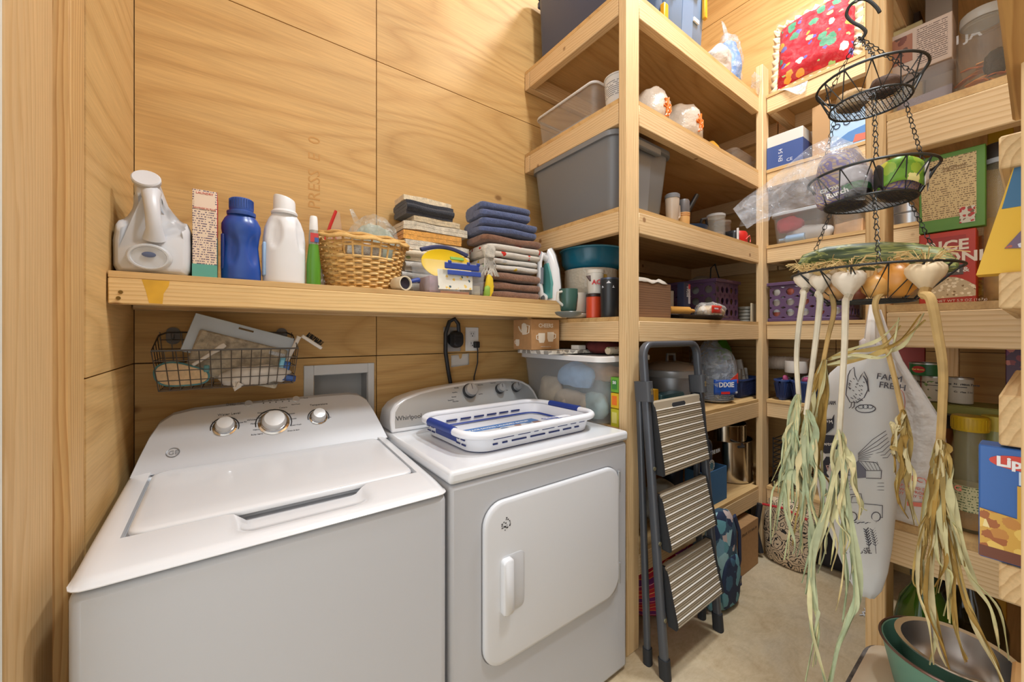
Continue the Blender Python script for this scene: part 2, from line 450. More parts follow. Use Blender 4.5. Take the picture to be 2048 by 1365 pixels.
# bank on the other side of the aisle, its end faces the laundry
X3, Y3 = 1.352, .232
LEVR = [2.36, 1.905, 1.418, .872, .41]
sr = thing('shelving_unit', 'pine shelving unit with food packets behind the hanging wire basket', 'shelving', (X3, Y3, 0), group='pantry shelving')
lum('post', sr, X3, X3+.089, Y3, Y3+.040, 0, ZC, 'Z', wood('Z', (228, 194, 142), (202, 158, 104)))
lum('post', sr, X2-.005, X2+.035, Y3-.02, Y3+.04, 0, ZC, 'Z')
for z in LEVR:
    zr = z-PT
    lum('shelf_board', sr, X3+.003, X2-.008, YF+.004, Y3-.001, zr, z, 'X', BX, 0)
    lum('shelf_board', sr, X3+.092, X2-.008, Y3-.0009, Y3+.038, zr, z, 'X', BX, 0)
    lum('end_rail', sr, X3+.001, X3+.039, YF+.006, Y3-.001, zr-.089, zr-.0005, 'Y')
    lum('front_rail', sr, X3+.092, X2-.008, Y3+.0, Y3+.038, zr-.089, zr-.0005, 'X')
# narrow rack beside the doorway, the sawn ends of its rails face the door
sn = thing('narrow_rack', 'narrow pine rack by the doorway with sawn rail ends showing', 'rack', (.62, -.06, 0))
lum('post', sn, .60, .638, -.085, .0105, 0, 3.2, 'Z', wood('Z', (232, 200, 150), (206, 164, 112)))
lum('post', sn, 1.18, 1.218, -.14, -.101, 0, 2.6, 'Z')
lum('post', sn, .726, .764, -.14, -.101, 0, 2.6, 'Z')
for z0, z1 in ((1.548, 1.588), (1.376, 1.420), (1.208, 1.270), (1.018, 1.062)):
    lum('rail', sn, .765, 1.31, -.10, .030, z0, z1, 'X', wood('X', (226, 196, 146), (190, 150, 100)), .002)
lum('top_rail', sn, .30, .762, -.09, .0195, 1.60, 1.69, 'X', wood('X', (196, 152, 92), (160, 112, 60)))
lum('bottom_rail', sn, .30, .70, -.10, .018, .94, .985, 'X', wood('X', (206, 166, 112), (170, 124, 72)))

# ---------------------------------------------------------------- shelf over the washer
ws = thing('wall_shelf', 'long pine shelf on the plywood wall above the washer and dryer', 'shelf', (XL, 1.354, 1.42))
lum('shelf_board', ws, XL+.003, 1.322, 1.356, YB-.004, 1.485, 1.502, 'X', BX, .001)
lum('front_rail', ws, XL+.003, 1.322, 1.354, 1.392, 1.420, 1.4845, 'X', wood('X', (230, 196, 140), (206, 162, 100)))
lum('back_rail', ws, XL+.003, 1.322, YB-.042, YB-.004, 1.420, 1.4845, 'X')
patch(ws, 'stain', [Vector(p)-ws.location for p in ((-.180, 1.3538, 1.484), (-.172, 1.3538, 1.455), (-.166, 1.3538, 1.424), (-.140, 1.3538, 1.423), (-.138, 1.3538, 1.450), (-.128, 1.3538, 1.470), (-.126, 1.3538, 1.484))], mat((204, 156, 40), .5, 0, 0, 30, .12), .0003)
screw = mat((120, 92, 40), .4, .6)
for (x, z) in ((XL+.026, 1.449), (XL+.022, 1.434)):
    MB().lathe([(.0045, -.001), (.0045, .001), (.002, .0014)], 12, axis='Y').build('screw', screw, ws, Vector((x, 1.3535, z))-ws.location)
# ---------------------------------------------------------------- washer
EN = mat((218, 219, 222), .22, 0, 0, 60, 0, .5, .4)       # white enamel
EN_SHADE = mat((186, 187, 191), .35)  # same white enamel, darkened to paint in the shade on cabinets and console
GREYP = mat((150, 152, 155), .4)
CHROME = mat((215, 216, 218), .12, 1.)
wx0, wx1, wy0, wy1 = -.224, .486, .952, 1.645
wa = thing('washing_machine', 'white top loading washing machine with closed lid and three silver dials', 'washer', ((wx0+wx1)/2, (wy0+wy1)/2, 0))
WO = wa.location
def L(p, root): return Vector(p)-root.location
MB().box(wx0+.004, wx1-.004, wy0+.006, wy1, .02, .908).move(Matrix.Translation(-WO)).build('cabinet', EN_SHADE, wa, bevel=.018, seg=3)
for x in (wx0+.06, wx1-.06):
    for y in (wy0+.06, wy1-.06):
        MB().lathe([(.02, 0), (.02, .01), (.01, .012), (.01, .022)], 12).build('foot', BLACK, wa, Vector((x, y, 0))-WO)
# top deck: rounded front lip, lid well, finger scoop
lx0, lx1, ly0, ly1 = -.170, .442, 1.092, 1.455
def yfront(x):
    q = min(x-wx0, wx1-x); r_ = .03
    return wy0+(r_-math.sqrt(max(0, r_*r_-(r_-q)**2)) if q < r_ else 0)
def deck_z(x, y):
    z = .936 + .022*(y-1.09)/.36
    d = y-yfront(x)
    if d < .10: z -= .007*(1-d/.10)**2
    if d < .022: z -= .017*(1-math.sqrt(max(0, 1-(1-d/.022)**2)))
    for e in (x-wx0, wx1-x):
        if e < .035: z -= .02*(1-math.sqrt(max(0, 1-(1-e/.035)**2)))
    if .985 < y < ly0+.03:
        a = min(1, max(0, (x+.0)/.05))*min(1, max(0, (.305-x)/.05)); b = min(1, (y-.985)/.055)
        a = a*a*(3-2*a); b = b*b*(3-2*b)
        z -= .034*a*b
    return max(z, .9115)
xs = sorted(set([wx0, wx0+.004, wx0+.01, wx0+.02, wx0+.035, lx0-.006, lx0-.0055, lx1+.006, lx1+.0055, wx1-.035, wx1-.02, wx1-.01, wx1-.004, wx1]+[lx0+i*.612/48 for i in range(49)]))
ys = sorted(set([wy0+(.03)*(1-math.cos(R(90)*i/10)) for i in range(11)]+[1.0, 1.02, 1.04]+[1.06, 1.07, 1.08, ly0-.0055, ly0-.005, ly0+.02, ly0+.035]+[1.16+i*.05 for i in range(6)]+[1.4549, 1.47, 1.49]))
def deck_p(x, y):
    y = max(y, yfront(x))
    inside = lx0-.0056 < x < lx1+.0056 and y > ly0-.0051 and y < 1.47
    return (x-WO.x, y-WO.y, deck_z(x, y)-(.016 if inside else 0))
rows = [[(x-WO.x, yfront(x)-WO.y, .910) for x in xs]]+[[deck_p(x, y) for x in xs] for y in ys]
rows = [[(wx0-WO.x, r[0][1], .910)]+r+[(wx1-WO.x, r[0][1], .910)] for r in rows]
MB().loft(rows, False, False, closed=False).build('top_deck', EN, wa, angle=35)
# lid
lid = []
def lid_ring(inset, dz):
    r = rr(lx1-lx0-2*inset, ly1-ly0-2*inset, .03, 6, 0, ((lx0+lx1)/2, (ly0+ly1)/2))
    return [(x-WO.x, y-WO.y, .936+.022*(y-1.09)/.36+dz) for x, y, z in r]
MB().loft([lid_ring(.002, -.012), lid_ring(0, -.004), lid_ring(.003, .001), lid_ring(.012, .0035), lid_ring(.06, .0045)]).build('lid', EN, wa, angle=60)
# console
CA = Vector((0, 1.455, .952)); CB = Vector((0, 1.60, 1.108)); cdir = (CB-CA); clen = cdir.length; cdir.normalize()
cn = Vector((0, -cdir.z, cdir.y))
out = [(-.218, 0), (-.204, .06), (-.188, .12), (-.170, .165), (-.140, .192), (-.09, .204), (.0, .208), (.3, .213), (.38, .212), (.415, .203), (.440, .178), (.458, .12), (.472, .06), (.484, 0)]
def cpt(x, s, d=0): return Vector((x, 0, 0))+CA+cdir*s+cn*d
front = [cpt(x, s)-WO for x, s in out]
mid = [cpt(x*1.0, s*1.0)+Vector((0, .03, .004))-WO for x, s in out]
back = [Vector((x*1.0, wy1-.005, cpt(x, s).z-.012 if s > 0 else .90))-WO for x, s in out]
low = [Vector((x, 1.46, .93))-WO for x, s in (out[0], out[-1])]
MB().loft([front, mid, back]).build('console', EN_SHADE, wa, bevel=.008, seg=3, angle=50)
def cpx(u, v):
    d = Vector((SY*F + CY*(u-1024), CY*F - SY*(u-1024), 668-v)); o = Vector((0, 0, H))
    t = (CA-o).dot(cn)/d.dot(cn); return o+d*t
def frame_m(p, n):
    return Matrix.Translation(p) @ n.to_track_quat('Z', 'Y').to_matrix().to_4x4()
for (u, v, r) in ((450, 855, .026), (548, 846, .037), (637, 835, .024)):
    p = cpx(u, v)-WO
    k = MB().lathe([(r*1.25, -.001), (r*1.25, .002), (r*1.08, .004), (r*1.05, .014)], 28).move(frame_m(p, cn)).build('dial', CHROME, wa)
    MB().lathe([(r, .003), (r*.97, .018), (r*.84, .028), (r*.80, .030), (.001, .031)], 28).move(frame_m(p, cn)).build('cap', mat((214, 214, 214), .25, .3), k)
    ring = [p+frame_m(Vector(), cn) @ Vector((r*1.42*math.cos(R(a)), r*1.42*math.sin(R(a)), .0012)) for a in range(-20, 205, 15)]
    MB().tube(ring, .0016, 4).build('dial_arc', INK, wa)
for (u, v) in ((497, 808), (592, 799)):
    MB().lathe([(.012, -.001), (.012, .003), (.0105, .0045), (.001, .004)], 20).move(frame_m(cpx(u, v)-WO, cn)).build('button', mat((196, 196, 196), .3, .5), wa)
ut = Vector((1, 0, 0))
for txt, u, v, sz in (('Deep Rinse', 452, 812, .0125), ('Water Level', 435, 833, .012), ('Temperature', 620, 813, .011), ('Whites', 494, 843, .009), ('Colors', 558, 818, .009), ('DeepClean', 515, 828, .007),
                      ('Medium', 540, 822, .007), ('Light', 562, 825, .007), ('Delicates', 573, 830, .007), ('Casuals', 579, 840, .007), ('Speed Wash', 580, 853, .007), ('Drain & Spin', 575, 864, .007),
                      ('Light', 513, 838, .007), ('Medium', 501, 850, .007), ('Heavy', 506, 862, .007), ('Bulky Items', 502, 872, .007), ('Medium', 424, 847, .007), ('Low', 420, 855, .007), ('High', 445, 842, .006), ('Max', 462, 842, .006), ('Precise Fill', 471, 848, .007),
                      ('Fill', 524, 804, .006), ('Soak', 536, 803, .006), ('Wash', 548, 802, .006), ('Rinse', 561, 801, .006), ('Spin', 574, 800, .006), ('Power', 607, 798, .006), ('Start/Pause', 583, 811, .006),
                      ('Cold', 618, 829, .006), ('Hot', 649, 826, .006), ('Warm', 653, 837, .006)):
    words(wa, txt, sz, cpx(u, v)-WO+cn*.0006, ut, cdir, mat((84, 86, 92), .6))
for u in (524, 537, 549, 562, 575): MB().lathe([(.002, 0), (.002, .001), (.0005, .0012)], 8).move(frame_m(cpx(u+3, 807-(u-524)*.08)-WO, cn)).build('indicator', INK, wa)
p = cpx(346, 906)-WO
LG = mat((140, 142, 146), .35, .4)
lg = MB().tube([p+frame_m(Vector(), cn) @ Vector((.0145*math.cos(R(a)), .0145*math.sin(R(a)), .0015)) for a in range(0, 360, 15)], .0012, 5, True).build('emblem', LG, wa)
words(lg, 'GE', .019, p-ut*.0105-cdir*.0066+cn*.001, ut, cdir, LG)

# ---------------------------------------------------------------- dryer
dx0, dx1, dy0, dy1 = .499, 1.288, .972, 1.645
dr = thing('clothes_dryer', 'white front loading clothes dryer with grey control panel', 'dryer', ((dx0+dx1)/2, (dy0+dy1)/2, 0))
DO = dr.location; dw = dx1-dx0
MB().box(dx0, dx1, dy0+.006, dy1, .012, .914).move(Matrix.Translation(-DO)).build('cabinet', EN_SHADE, dr, bevel=.014, seg=3)
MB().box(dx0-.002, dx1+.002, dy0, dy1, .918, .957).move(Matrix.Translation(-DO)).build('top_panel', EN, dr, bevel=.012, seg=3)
for x in (dx0+.06, dx1-.06):
    for y in (dy0+.06, dy1-.06):
        MB().lathe([(.018, 0), (.018, .014)], 12).build('foot', BLACK, dr, Vector((x, y, 0))-DO)
def door_ring(inset, y):
    return [(x+.915-DO.x, y-DO.y, z+.587) for x, z, _ in rr(.618-2*inset, .498-2*inset, .07-inset*.5, 8)]
MB().loft([door_ring(-.003, dy0+.0055), door_ring(-.003, dy0+.0040)]).build('door_gap', mat((120, 120, 122), .6), dr)
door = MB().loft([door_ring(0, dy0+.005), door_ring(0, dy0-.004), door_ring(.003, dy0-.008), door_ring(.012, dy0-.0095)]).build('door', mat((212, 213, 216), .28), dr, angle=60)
hp = MB()
hp.loft([[(x+.706-DO.x, y-DO.y, z+.578) for x, z, _ in rr(w, h, .018, 5)] for w, h, y in ((.094, .178, dy0-.0094), (.09, .172, dy0-.0112))])
hp.build('handle_plate', mat((200, 201, 204), .3), door)
MB().loft([[(x+.682-DO.x, y-DO.y, z+.578) for x, z, _ in rr(w, h, .012, 5)] for w, h, y in ((.040, .170, dy0-.011), (.040, .168, dy0-.024), (.034, .160, dy0-.030))]).build('handle', EN, door, angle=60)
for z in (.770, .415):
    MB().lathe([(.006, -.04), (.006, .04)], 10, (dx1-.064-DO.x, dy0-.004-DO.y, z)).build('hinge', mat((170, 172, 174), .35, .5), dr)
random.seed(3)
for i in range(22):
    a, r = random.random()*6.28, .017*math.sqrt(random.random())
    x, z = .682+r*math.cos(a)-DO.x, .764+r*math.sin(a)*1.1
    w = .0012+.0016*random.random()
    patch(door, 'paint_chip', [(x-w, dy0-.0098-DO.y, z-w*.6), (x+w, dy0-.0098-DO.y, z-w), (x+w*.8, dy0-.0098-DO.y, z+w), (x-w*1.2, dy0-.0098-DO.y, z+w*.7)], mat((90, 90, 92), .7), .0004)
EA, EB = Vector((0, 1.485, .957)), Vector((0, 1.558, 1.122)); edir = (EB-EA); elen = edir.length; edir.normalize(); en = Vector((0, -edir.z, edir.y))
arch = [(.508, 0), (.510, .25), (.518, .47), (.54, .63), (.575, .74), (.64, .84), (.72, .905), (.82, .955), (.92, .985), (1.02, 1.0), (1.10, .99), (1.16, .955), (1.205, .88), (1.24, .76), (1.262, .58), (1.275, .32), (1.28, 0)]
def ept(x, s, d=0): return Vector((x, 0, 0))+EA+edir*(s*elen)+en*d
def shrink(pts, k):
    return [(x+(.9-x)*k, s*(1-k*1.1)+.06*k*8*(1 if s < .01 else 0)) for x, s in pts]
bk = [Vector((x, dy1-.005, max(.957, ept(x, s).z-.004)))-DO for x, s in arch]
MB().loft([[ept(x, s)-DO for x, s in arch], [ept(x, s)+Vector((0, .03, .003))-DO for x, s in arch], bk]).build('console', EN, dr, bevel=.008, seg=3)
inner = [(x+(.9-x)*.045, .10 if s == 0 else max(.10, s*.955)) for x, s in arch]
MB().loft([[ept(x, s, -.001)-DO for x, s in inner], [ept(x, s, .0018)-DO for x, s in inner]]).build('control_panel', mat((168, 171, 173), .33, .35), dr)
def epx(u, v):
    d = Vector((SY*F + CY*(u-1024), CY*F - SY*(u-1024), 668-v)); o = Vector((0, 0, H))
    t = (EA-o).dot(en)/d.dot(en); return o+d*t-DO
for (u, v, r) in ((938, 783, .030), (998, 779, .021), (1030, 776, .021)):
    p = epx(u, v)+en*.002
    k = MB().lathe([(r*1.12, -.001), (r*1.12, .012), (r*1.02, .016)], 28).move(frame_m(p, en)).build('dial', mat((52, 53, 56), .35), dr)
    MB().lathe([(r*1.0, .014), (r*.97, .030), (r*.88, .033), (.001, .034)], 28).move(frame_m(p, en)).build('cap', mat((168, 170, 172), .28, .6), k)
    MB().box(-.0012, .0012, 0, r*.8, .033, .0345).move(frame_m(p, en)).build('pointer', INK, k)
for txt, u, v, sz in (('Whirlpool', 792, 843, .026), ('Wrinkle', 908, 778, .007), ('AutoDry', 904, 787, .007), ('Normal', 903, 796, .007), ('Timed Dry', 895, 803, .007), ('Heavy Duty', 905, 805, .006), ('More Dry', 955, 772, .007), ('Less Dry', 957, 790, .006), ('Temperature', 980, 768, .006), ('Start', 1022, 766, .006), ('Push', 1012, 782, .005), ('High', 1000, 768, .005)):
    words(dr, txt, sz, epx(u, v)+en*.0026, ut, edir, mat((60, 61, 64), .5))

# ---------------------------------------------------------------- collapsed laundry basket on the dryer
NAVY = mat((38, 62, 140), .45); WP = mat((232, 234, 240), .3)
lb = thing('laundry_basket', 'white and blue collapsed laundry basket lying on the dryer', 'laundry basket', (.905, 1.248, .957), R(1.5))
def rg(w, d, r, z): return rr(w, d, r, 7, z)
base = MB().loft([rg(.555, .355, .07, .001), rg(.560, .360, .07, .004)]).build('base_ring', NAVY, lb)
MB().loft([rg(.562, .362, .07, .004), rg(.585, .385, .075, .058)], False, False).loft([rg(.577, .377, .072, .058), rg(.553, .353, .066, .012)], False, False).build('wall', WP, lb)
MB().loft([rg(.556, .356, .068, .010), rg(.556, .356, .068, .013)]).build('floor_panel', mat((222, 225, 233), .4), lb)
pr = [Vector((x, y, .062)) for x, y, z in rr(.606, .406, .085, 8)]
MB().tube(pr, .0135, 10, True).build('rim', WP, lb)
MB().loft([rg(.53, .33, .055, .018), rg(.545, .345, .06, .021), rg(.520, .320, .05, .023), rg(.512, .312, .05, .018)], False, False).build('inner_band', NAVY, lb)
for s in (-1, 1):
    hb = [Vector((s*(.303+.001*math.cos(t)), y, .064)) for t, y in ((0, y/100) for y in range(-9, 10, 2))]
    MB().tube(hb, .0152, 10).build('grip', NAVY, lb)
    MB().box(s*.287-.0025, s*.287+.0025, -.075, .075, .022, .040).build('grip_recess', NAVY, lb, bevel=.002)
slot = mat((40, 54, 110), .5)
for side in (-1, 1):
    for row, (zz, lens) in enumerate(((.044, (.085, .055, .02, .06, .05, .03, .03)), (.026, (.02, .022, .065, .07, .055, .045, .025)))):
        x = -.215
        for ln in lens:
            y = side*(.1935-(.058-zz)*.2+.0004)
            MB().box(x, x+ln, y-.0016, y+.0016, zz-.003, zz+.003).build('slot', slot, lb, bevel=.0014)
            x += ln+.018
    for zz in (.040, .022):
        for y0 in (-.135, -.10, .085, .12):
            x = side*(.2935-(.058-zz)*.2+.0004)
            MB().box(x-.0016, x+.0016, y0, y0+.026, zz-.003, zz+.003).build('slot', slot, lb, bevel=.0014)
for side in (-1, 1):
    for i in range(6):
        x = -.19+i*.066
        MB().box(x, x+.05, side*.1768-.002, side*.1768+.002, .031, .038).build('slot', slot, lb, bevel=.0014)
card = patch(lb, 'paper_label', [(-.19, -.10, .0145), (.17, -.10, .0145), (.17, .07, .0145), (-.19, .07, .0145)], spots((196, 196, 200), [(150, 120, 110), (110, 130, 160), (210, 200, 190), (96, 84, 84)], 22, .42, .5, 0))
patch(card, 'label_band', [(-.19, .022, .0155), (.17, .022, .0155), (.17, .07, .0155), (-.19, .07, .0155)], mat((66, 120, 186), .4))
words(card, 'SPACE SAVING LAUNDRY BASKET', .020, (-.175, .035, .0166), (1, 0, 0), (0, 1, 0), WHITE, bold=.02)
tagp = patch(lb, 'hang_tag', [(.015, -.197, .0768), (.14, -.197, .0768), (.14, -.166, .0745), (.015, -.166, .0745)], mat((222, 224, 230), .4))
patch(tagp, 'tag_band', [(.015, -.1972, .0778), (.075, -.1972, .0778), (.075, -.166, .0755), (.015, -.166, .0755)], NAVY)
words(tagp, 'SPACE SAVING', .0085, (.018, -.178, .0775), (1, 0, 0), (0, 1, 0), WHITE, bold=.02)
words(tagp, 'LAUNDRY BASKET', .0070, (.018, -.189, .0783), (1, 0, 0), (0, 1, 0), WHITE, bold=.02)

# ---------------------------------------------------------------- step ladder
FR = mat((86, 90, 97), .38, .35); RUB = mat((40, 42, 45), .7); TREAD = mat((166, 152, 130), .5); TRIM = mat((222, 216, 204), .4)
la = thing('step_ladder', 'folded grey step ladder with three beige ribbed treads leaning on the shelving', 'step ladder', (1.58, .855, 0))
LO = la.location
lxa, lxb = 1.372, 1.792
def lad(x, z, dy=0.):
    """point on the leaning front frame"""
    return Vector((x, .862+.105*z/1.30+dy, z))-LO
def bar(name, pts, w, d, m, par=la, **k):
    rings = []
    pts = [Vector(p) for p in pts]
    for i, p in enumerate(pts):
        t = (pts[min(i+1, len(pts)-1)]-pts[max(i-1, 0)]).normalized()
        n = Vector((0, 1, 0)); n = (n-t*n.dot(t)).normalized(); a = t.cross(n)
        rings.append([p+a*x+n*y for x, y, z in rr(w, d, min(w, d)*.35, 3)])
    return MB().loft(rings).build(name, m, par, **k)
r = .05
arc = [(lxa, .03), (lxa, .7), (lxa, 1.30-r)]+[(lxa+r-r*math.cos(R(a)), 1.30-r+r*math.sin(R(a))) for a in (22, 45, 68, 90)]+[(lxb-r+r*math.sin(R(a)), 1.30-r+r*math.cos(R(a))) for a in (0, 22, 45, 68, 90)]+[(lxb, .7), (lxb, .03)]
bar('front_frame', [lad(x, z) for x, z in arc], .026, .034, FR)
for x in (lxa, lxb):
    bar('foot', [lad(x, 0.0), lad(x, .075)], .034, .043, RUB)
for x in (lxa+.005, lxb+.012):
    bar('rear_leg', [Vector((x, .945, .03))-LO, Vector((x, .985, 1.10))-LO], .024, .026, FR)
    bar('foot', [Vector((x, .944, 0))-LO, Vector((x, .946, .065))-LO], .032, .034, RUB)
for x in (lxa-.004, lxb-.004):
    b = bar('hinge_bracket', [lad(x, 1.07, .005), lad(x, 1.15, .005)], .036, .075, mat((74, 77, 82), .45))
    for z in (1.105, 1.118):
        MB().lathe([(.007, 0), (.006, .004), (.001, .005)], 12, lad(x, z, -.033 if z < 1.11 else -.034), 'Y').build('rivet', mat((200, 190, 150), .3, .8), b)
for (z0, z1, dyt, dyb) in ((.775, 1.065, -.004, -.03), (.485, .695, -.004, -.035), (.195, .415, -.004, -.04)):
    x0, x1 = lxa+.028, lxb-.028
    A, B = lad(0, z1, dyt), lad(0, z0, dyb)
    nseg = 10 if z0 > .7 else 8
    def tp(x, k, o): 
        p = A.lerp(B, k); return Vector((x-LO.x, p.y-o, p.z))
    tread = MB().loft([[tp(x0, k, o) for k, o in ((0, 0), (0, .010), (1, .010), (1, 0), (1, -.02), (0, -.012))], [tp(x1, k, o) for k, o in ((0, 0), (0, .010), (1, .010), (1, 0), (1, -.02), (0, -.012))]]).build('tread', TREAD, la, bevel=.004)
    for i in range(nseg*3):
        k = (i+.7)/(nseg*3+.4)
        if z0 > .7 and k < .12: continue
        white = i % 3 == 0
        m = TRIM if white else mat((150, 136, 114), .5)
        MB().loft([[tp(x, k-.008, .009), tp(x, k-.005, .0135 if white else .0122), tp(x, k+.005, .0135 if white else .0122), tp(x, k+.008, .009)] for x in (x0+.008, x1-.008)]).build('grip_rib', m, tread)
    for x in (x0, x1):
        MB().loft([[tp(x-.008, k, o), tp(x+.008, k, o), tp(x+.008, k, -.024), tp(x-.008, k, -.024)] for k, o in ((0, .008), (.15, .0125), (.9, .0125), (1, .010))]).build('tread_edge', RUB, tread)
    if z0 > .7:
        MB().loft([[(x, .05-.05+p_y, z) for x, z in ()] or [tp(1.58-LO.x*0+x, k, o) for x, k in ((-.045, .055), (.045, .055), (.052, .085), (.045, .115), (-.045, .115), (-.052, .085))] for o, p_y in ((.008, 0), (.0125, 0))]).build('grip_slot', RUB, tread)
    for x in (lxa-.016, lxb-.016):
        MB().lathe([(.008, 0), (.007, .004), (.001, .005)], 12, lad(lxa, z0+.03, -.020), 'Y').build('rivet', mat((200, 190, 150), .3, .8), la) if x < 1.5 else None
# ---------------------------------------------------------------- builders for household things
def gx(u, y): return P(u, 600, y=y).x
def gy(u, x): return P(u, 600, x=x).y
def gz(u, v, x=None, y=None): return P(u, v, x=x, y=y).z
def fineprint(base, ink, row=180., across='X', up='Z', cut=.52, rough=.55):
    key = ('fine', base, ink, row, across, up, cut)
    if key in MC: return MC[key]
    g = N('fine_print'); v = g.coord(False)
    s = g.n('ShaderNodeSeparateXYZ', i_0=v); r = g.math('MULTIPLY', s.outputs['XYZ'.index(up)], row)
    on = g.math('LESS_THAN', g.math('FRACT', r), .42)
    m = g.n('ShaderNodeCombineXYZ', i_0=g.math('MULTIPLY', s.outputs['XYZ'.index(across)], row*1.6), i_1=g.math('MULTIPLY', g.math('FLOOR', r), 7.3))
    gap = g.math('GREATER_THAN', g.noise(m.outputs[0], 1., 1, .5), 1-cut)
    g.setp(Base_Color=g.mix(g.math('MULTIPLY', on, gap), base, ink), Roughness=rough); MC[key] = g.m
    return g.m
def carton(name, label, cat, x0, x1, y0, y1, z0, z1, m, group=None, rz=0, tape=None, flaps=True):
    t = thing(name, label, cat, ((x0+x1)/2, (y0+y1)/2, z0), rz, group)
    a, b, h = (x1-x0)/2, (y1-y0)/2, z1-z0
    MB().box(-a, a, -b, b, 0, h-.0015).build('body', m, t, bevel=.0015, seg=1)
    if flaps:
        for s in (-1, 1):
            MB().box(-a+.001, a-.001, min(s*.001, s*(b-.001)), max(s*.001, s*(b-.001)), h-.0014, h).build('top_flap', m, t)
    if tape: MB().box(-.02, .02, -b-.0006, -b, h-.06, h).box(-.02, .02, -b, b, h, h+.0006).build('tape', tape, t)
    return t
def tub_part(t, name, w, d, h, r, taper, m, wall=.003, rim=.008, rimh=.008, n=6, z0=0., rim_m=None):
    wb_, db_ = w*taper, d-(w-w*taper)
    o = [rr(wb_-.008, db_-.008, r*.8, n, z0), rr(wb_, db_, r*.9, n, z0+.005), rr(w, d, r, n, z0+h-rimh)]
    if rim: o += [rr(w+2*rim, d+2*rim, r+rim, n, z0+h-rimh), rr(w+2*rim, d+2*rim, r+rim, n, z0+h)]
    o += [rr(w-2*wall, d-2*wall, r-wall, n, z0+h), rr(wb_-2*wall, db_-2*wall, r*.9-wall, n, z0+.008)]
    return MB().loft(o).build(name, m, t, angle=45)
def lid_part(t, name, w, d, z, r, m, h=.014, over=.012, n=6):
    return MB().loft([rr(w+2*over, d+2*over, r+over, n, z-h*.6), rr(w+2*over, d+2*over, r+over, n, z+h*.3), rr(w+over, d+over, r+over*.5, n, z+h*.55), rr(w-.01, d-.01, r, n, z+h*.5), rr(w-.03, d-.03, r, n, z+h*.3)]).build(name, m, t, angle=45)
def lathe_thing(name, label, cat, loc, parts, group=None, rz=0, n=28, rot=None):
    t = thing(name, label, cat, loc, rz, group, rot)
    for pn, prof, m in parts: MB().lathe(prof, n).build(pn, m, t)
    return t
def blob(size, seed=0., amp=.012, scale=14., nu=26, nv=16, flat=.25, power=.75, top=1.):
    """lumpy filled bag, standing on z = 0"""
    rx, ry, rz_ = size; b = MB(); rings = []
    for j in range(nv+1):
        a = -math.pi/2+math.pi*j/nv; z = math.sin(a); c = max(.02, math.cos(a))**power
        z = max(z, -1+flat)
        if z > 0: c *= top+(1-top)*(1-z)
        rings.append([Vector((rx*c*math.cos(2*math.pi*i/nu), ry*c*math.sin(2*math.pi*i/nu), rz_*(z+1-flat)/(2-flat)*2)) for i in range(nu)])
    b.loft(rings)
    o = Vector((seed*3.1, seed*5.7, seed*1.9))
    zmin = 0
    for i, p in enumerate(b.v):
        q = p+noise.noise_vector(p*scale+o)*amp+noise.noise_vector(p*scale*2.7+o)*amp*.4
        q.z = max(zmin, q.z); b.v[i] = q
    return b
def towel(name, label, cat, loc, w, d, h, m, layers=3, rz=0, sag=.006, seed=0., group=None, rot=None, edge=None, sub=0):
    """cloth folded in zig-zag layers, folds facing the front"""
    t = thing(name, label, cat, loc, rz, group, rot)
    th = h/layers; path = []
    for i in range(layers):
        z = th*(i+.5); ysn = [-d/2+th*.5, -d/6, d/6, d/2-th*.5]
        if i % 2: ysn = ysn[::-1]
        path += [(y, z) for y in ysn]
        if i < layers-1:
            s = 1 if ysn[-1] > 0 else -1
            path += [(ysn[-1]+s*th*.5*math.cos(R(a)), z+th*.5+th*.5*math.sin(R(a))) for a in (-45, 0, 45)]
    def off(sgn):
        o = []
        for i, p in enumerate(path):
            a = path[max(0, i-1)]; c = path[min(len(path)-1, i+1)]
            tx, tz = c[0]-a[0], c[1]-a[1]; ln = math.hypot(tx, tz) or 1
            o.append((p[0]-sgn*tz/ln*th*.47, p[1]+sgn*tx/ln*th*.47))
        return o
    ring2 = off(1)+off(-1)[::-1]
    b = MB(); nx = 12; rings = []
    for i in range(nx+1):
        x = -w/2+w*i/nx; e = 1-.05*(abs(2*i/nx-1)**6)
        rings.append([(x, y*e, z) for y, z in ring2])
    b.loft(rings)
    o = Vector((seed*3.3, seed*1.7, seed))
    for i, p in enumerate(b.v):
        n1 = noise.noise_vector(Vector((p.x*9, p.y*9, p.z*14))+o)
        q = p+Vector((n1.x*sag, n1.y*sag, n1.z*sag*.8)); q.z = max(0, q.z); b.v[i] = q
    b.build('cloth', m, t, angle=70, sub=sub)
    if edge:
        MB().box(-w/2+.002, w/2-.002, -d/2-.002, -d/2+.002, h*.3, h*.36).build('border', edge, t)
    return t
def terry(col, k=.9): return mat(col, .95, 0, k, 220., .10, .2, 0, .4)
CARD = mat((188, 146, 102), .8, 0, .05, 200, .03)
ZS = 1.502

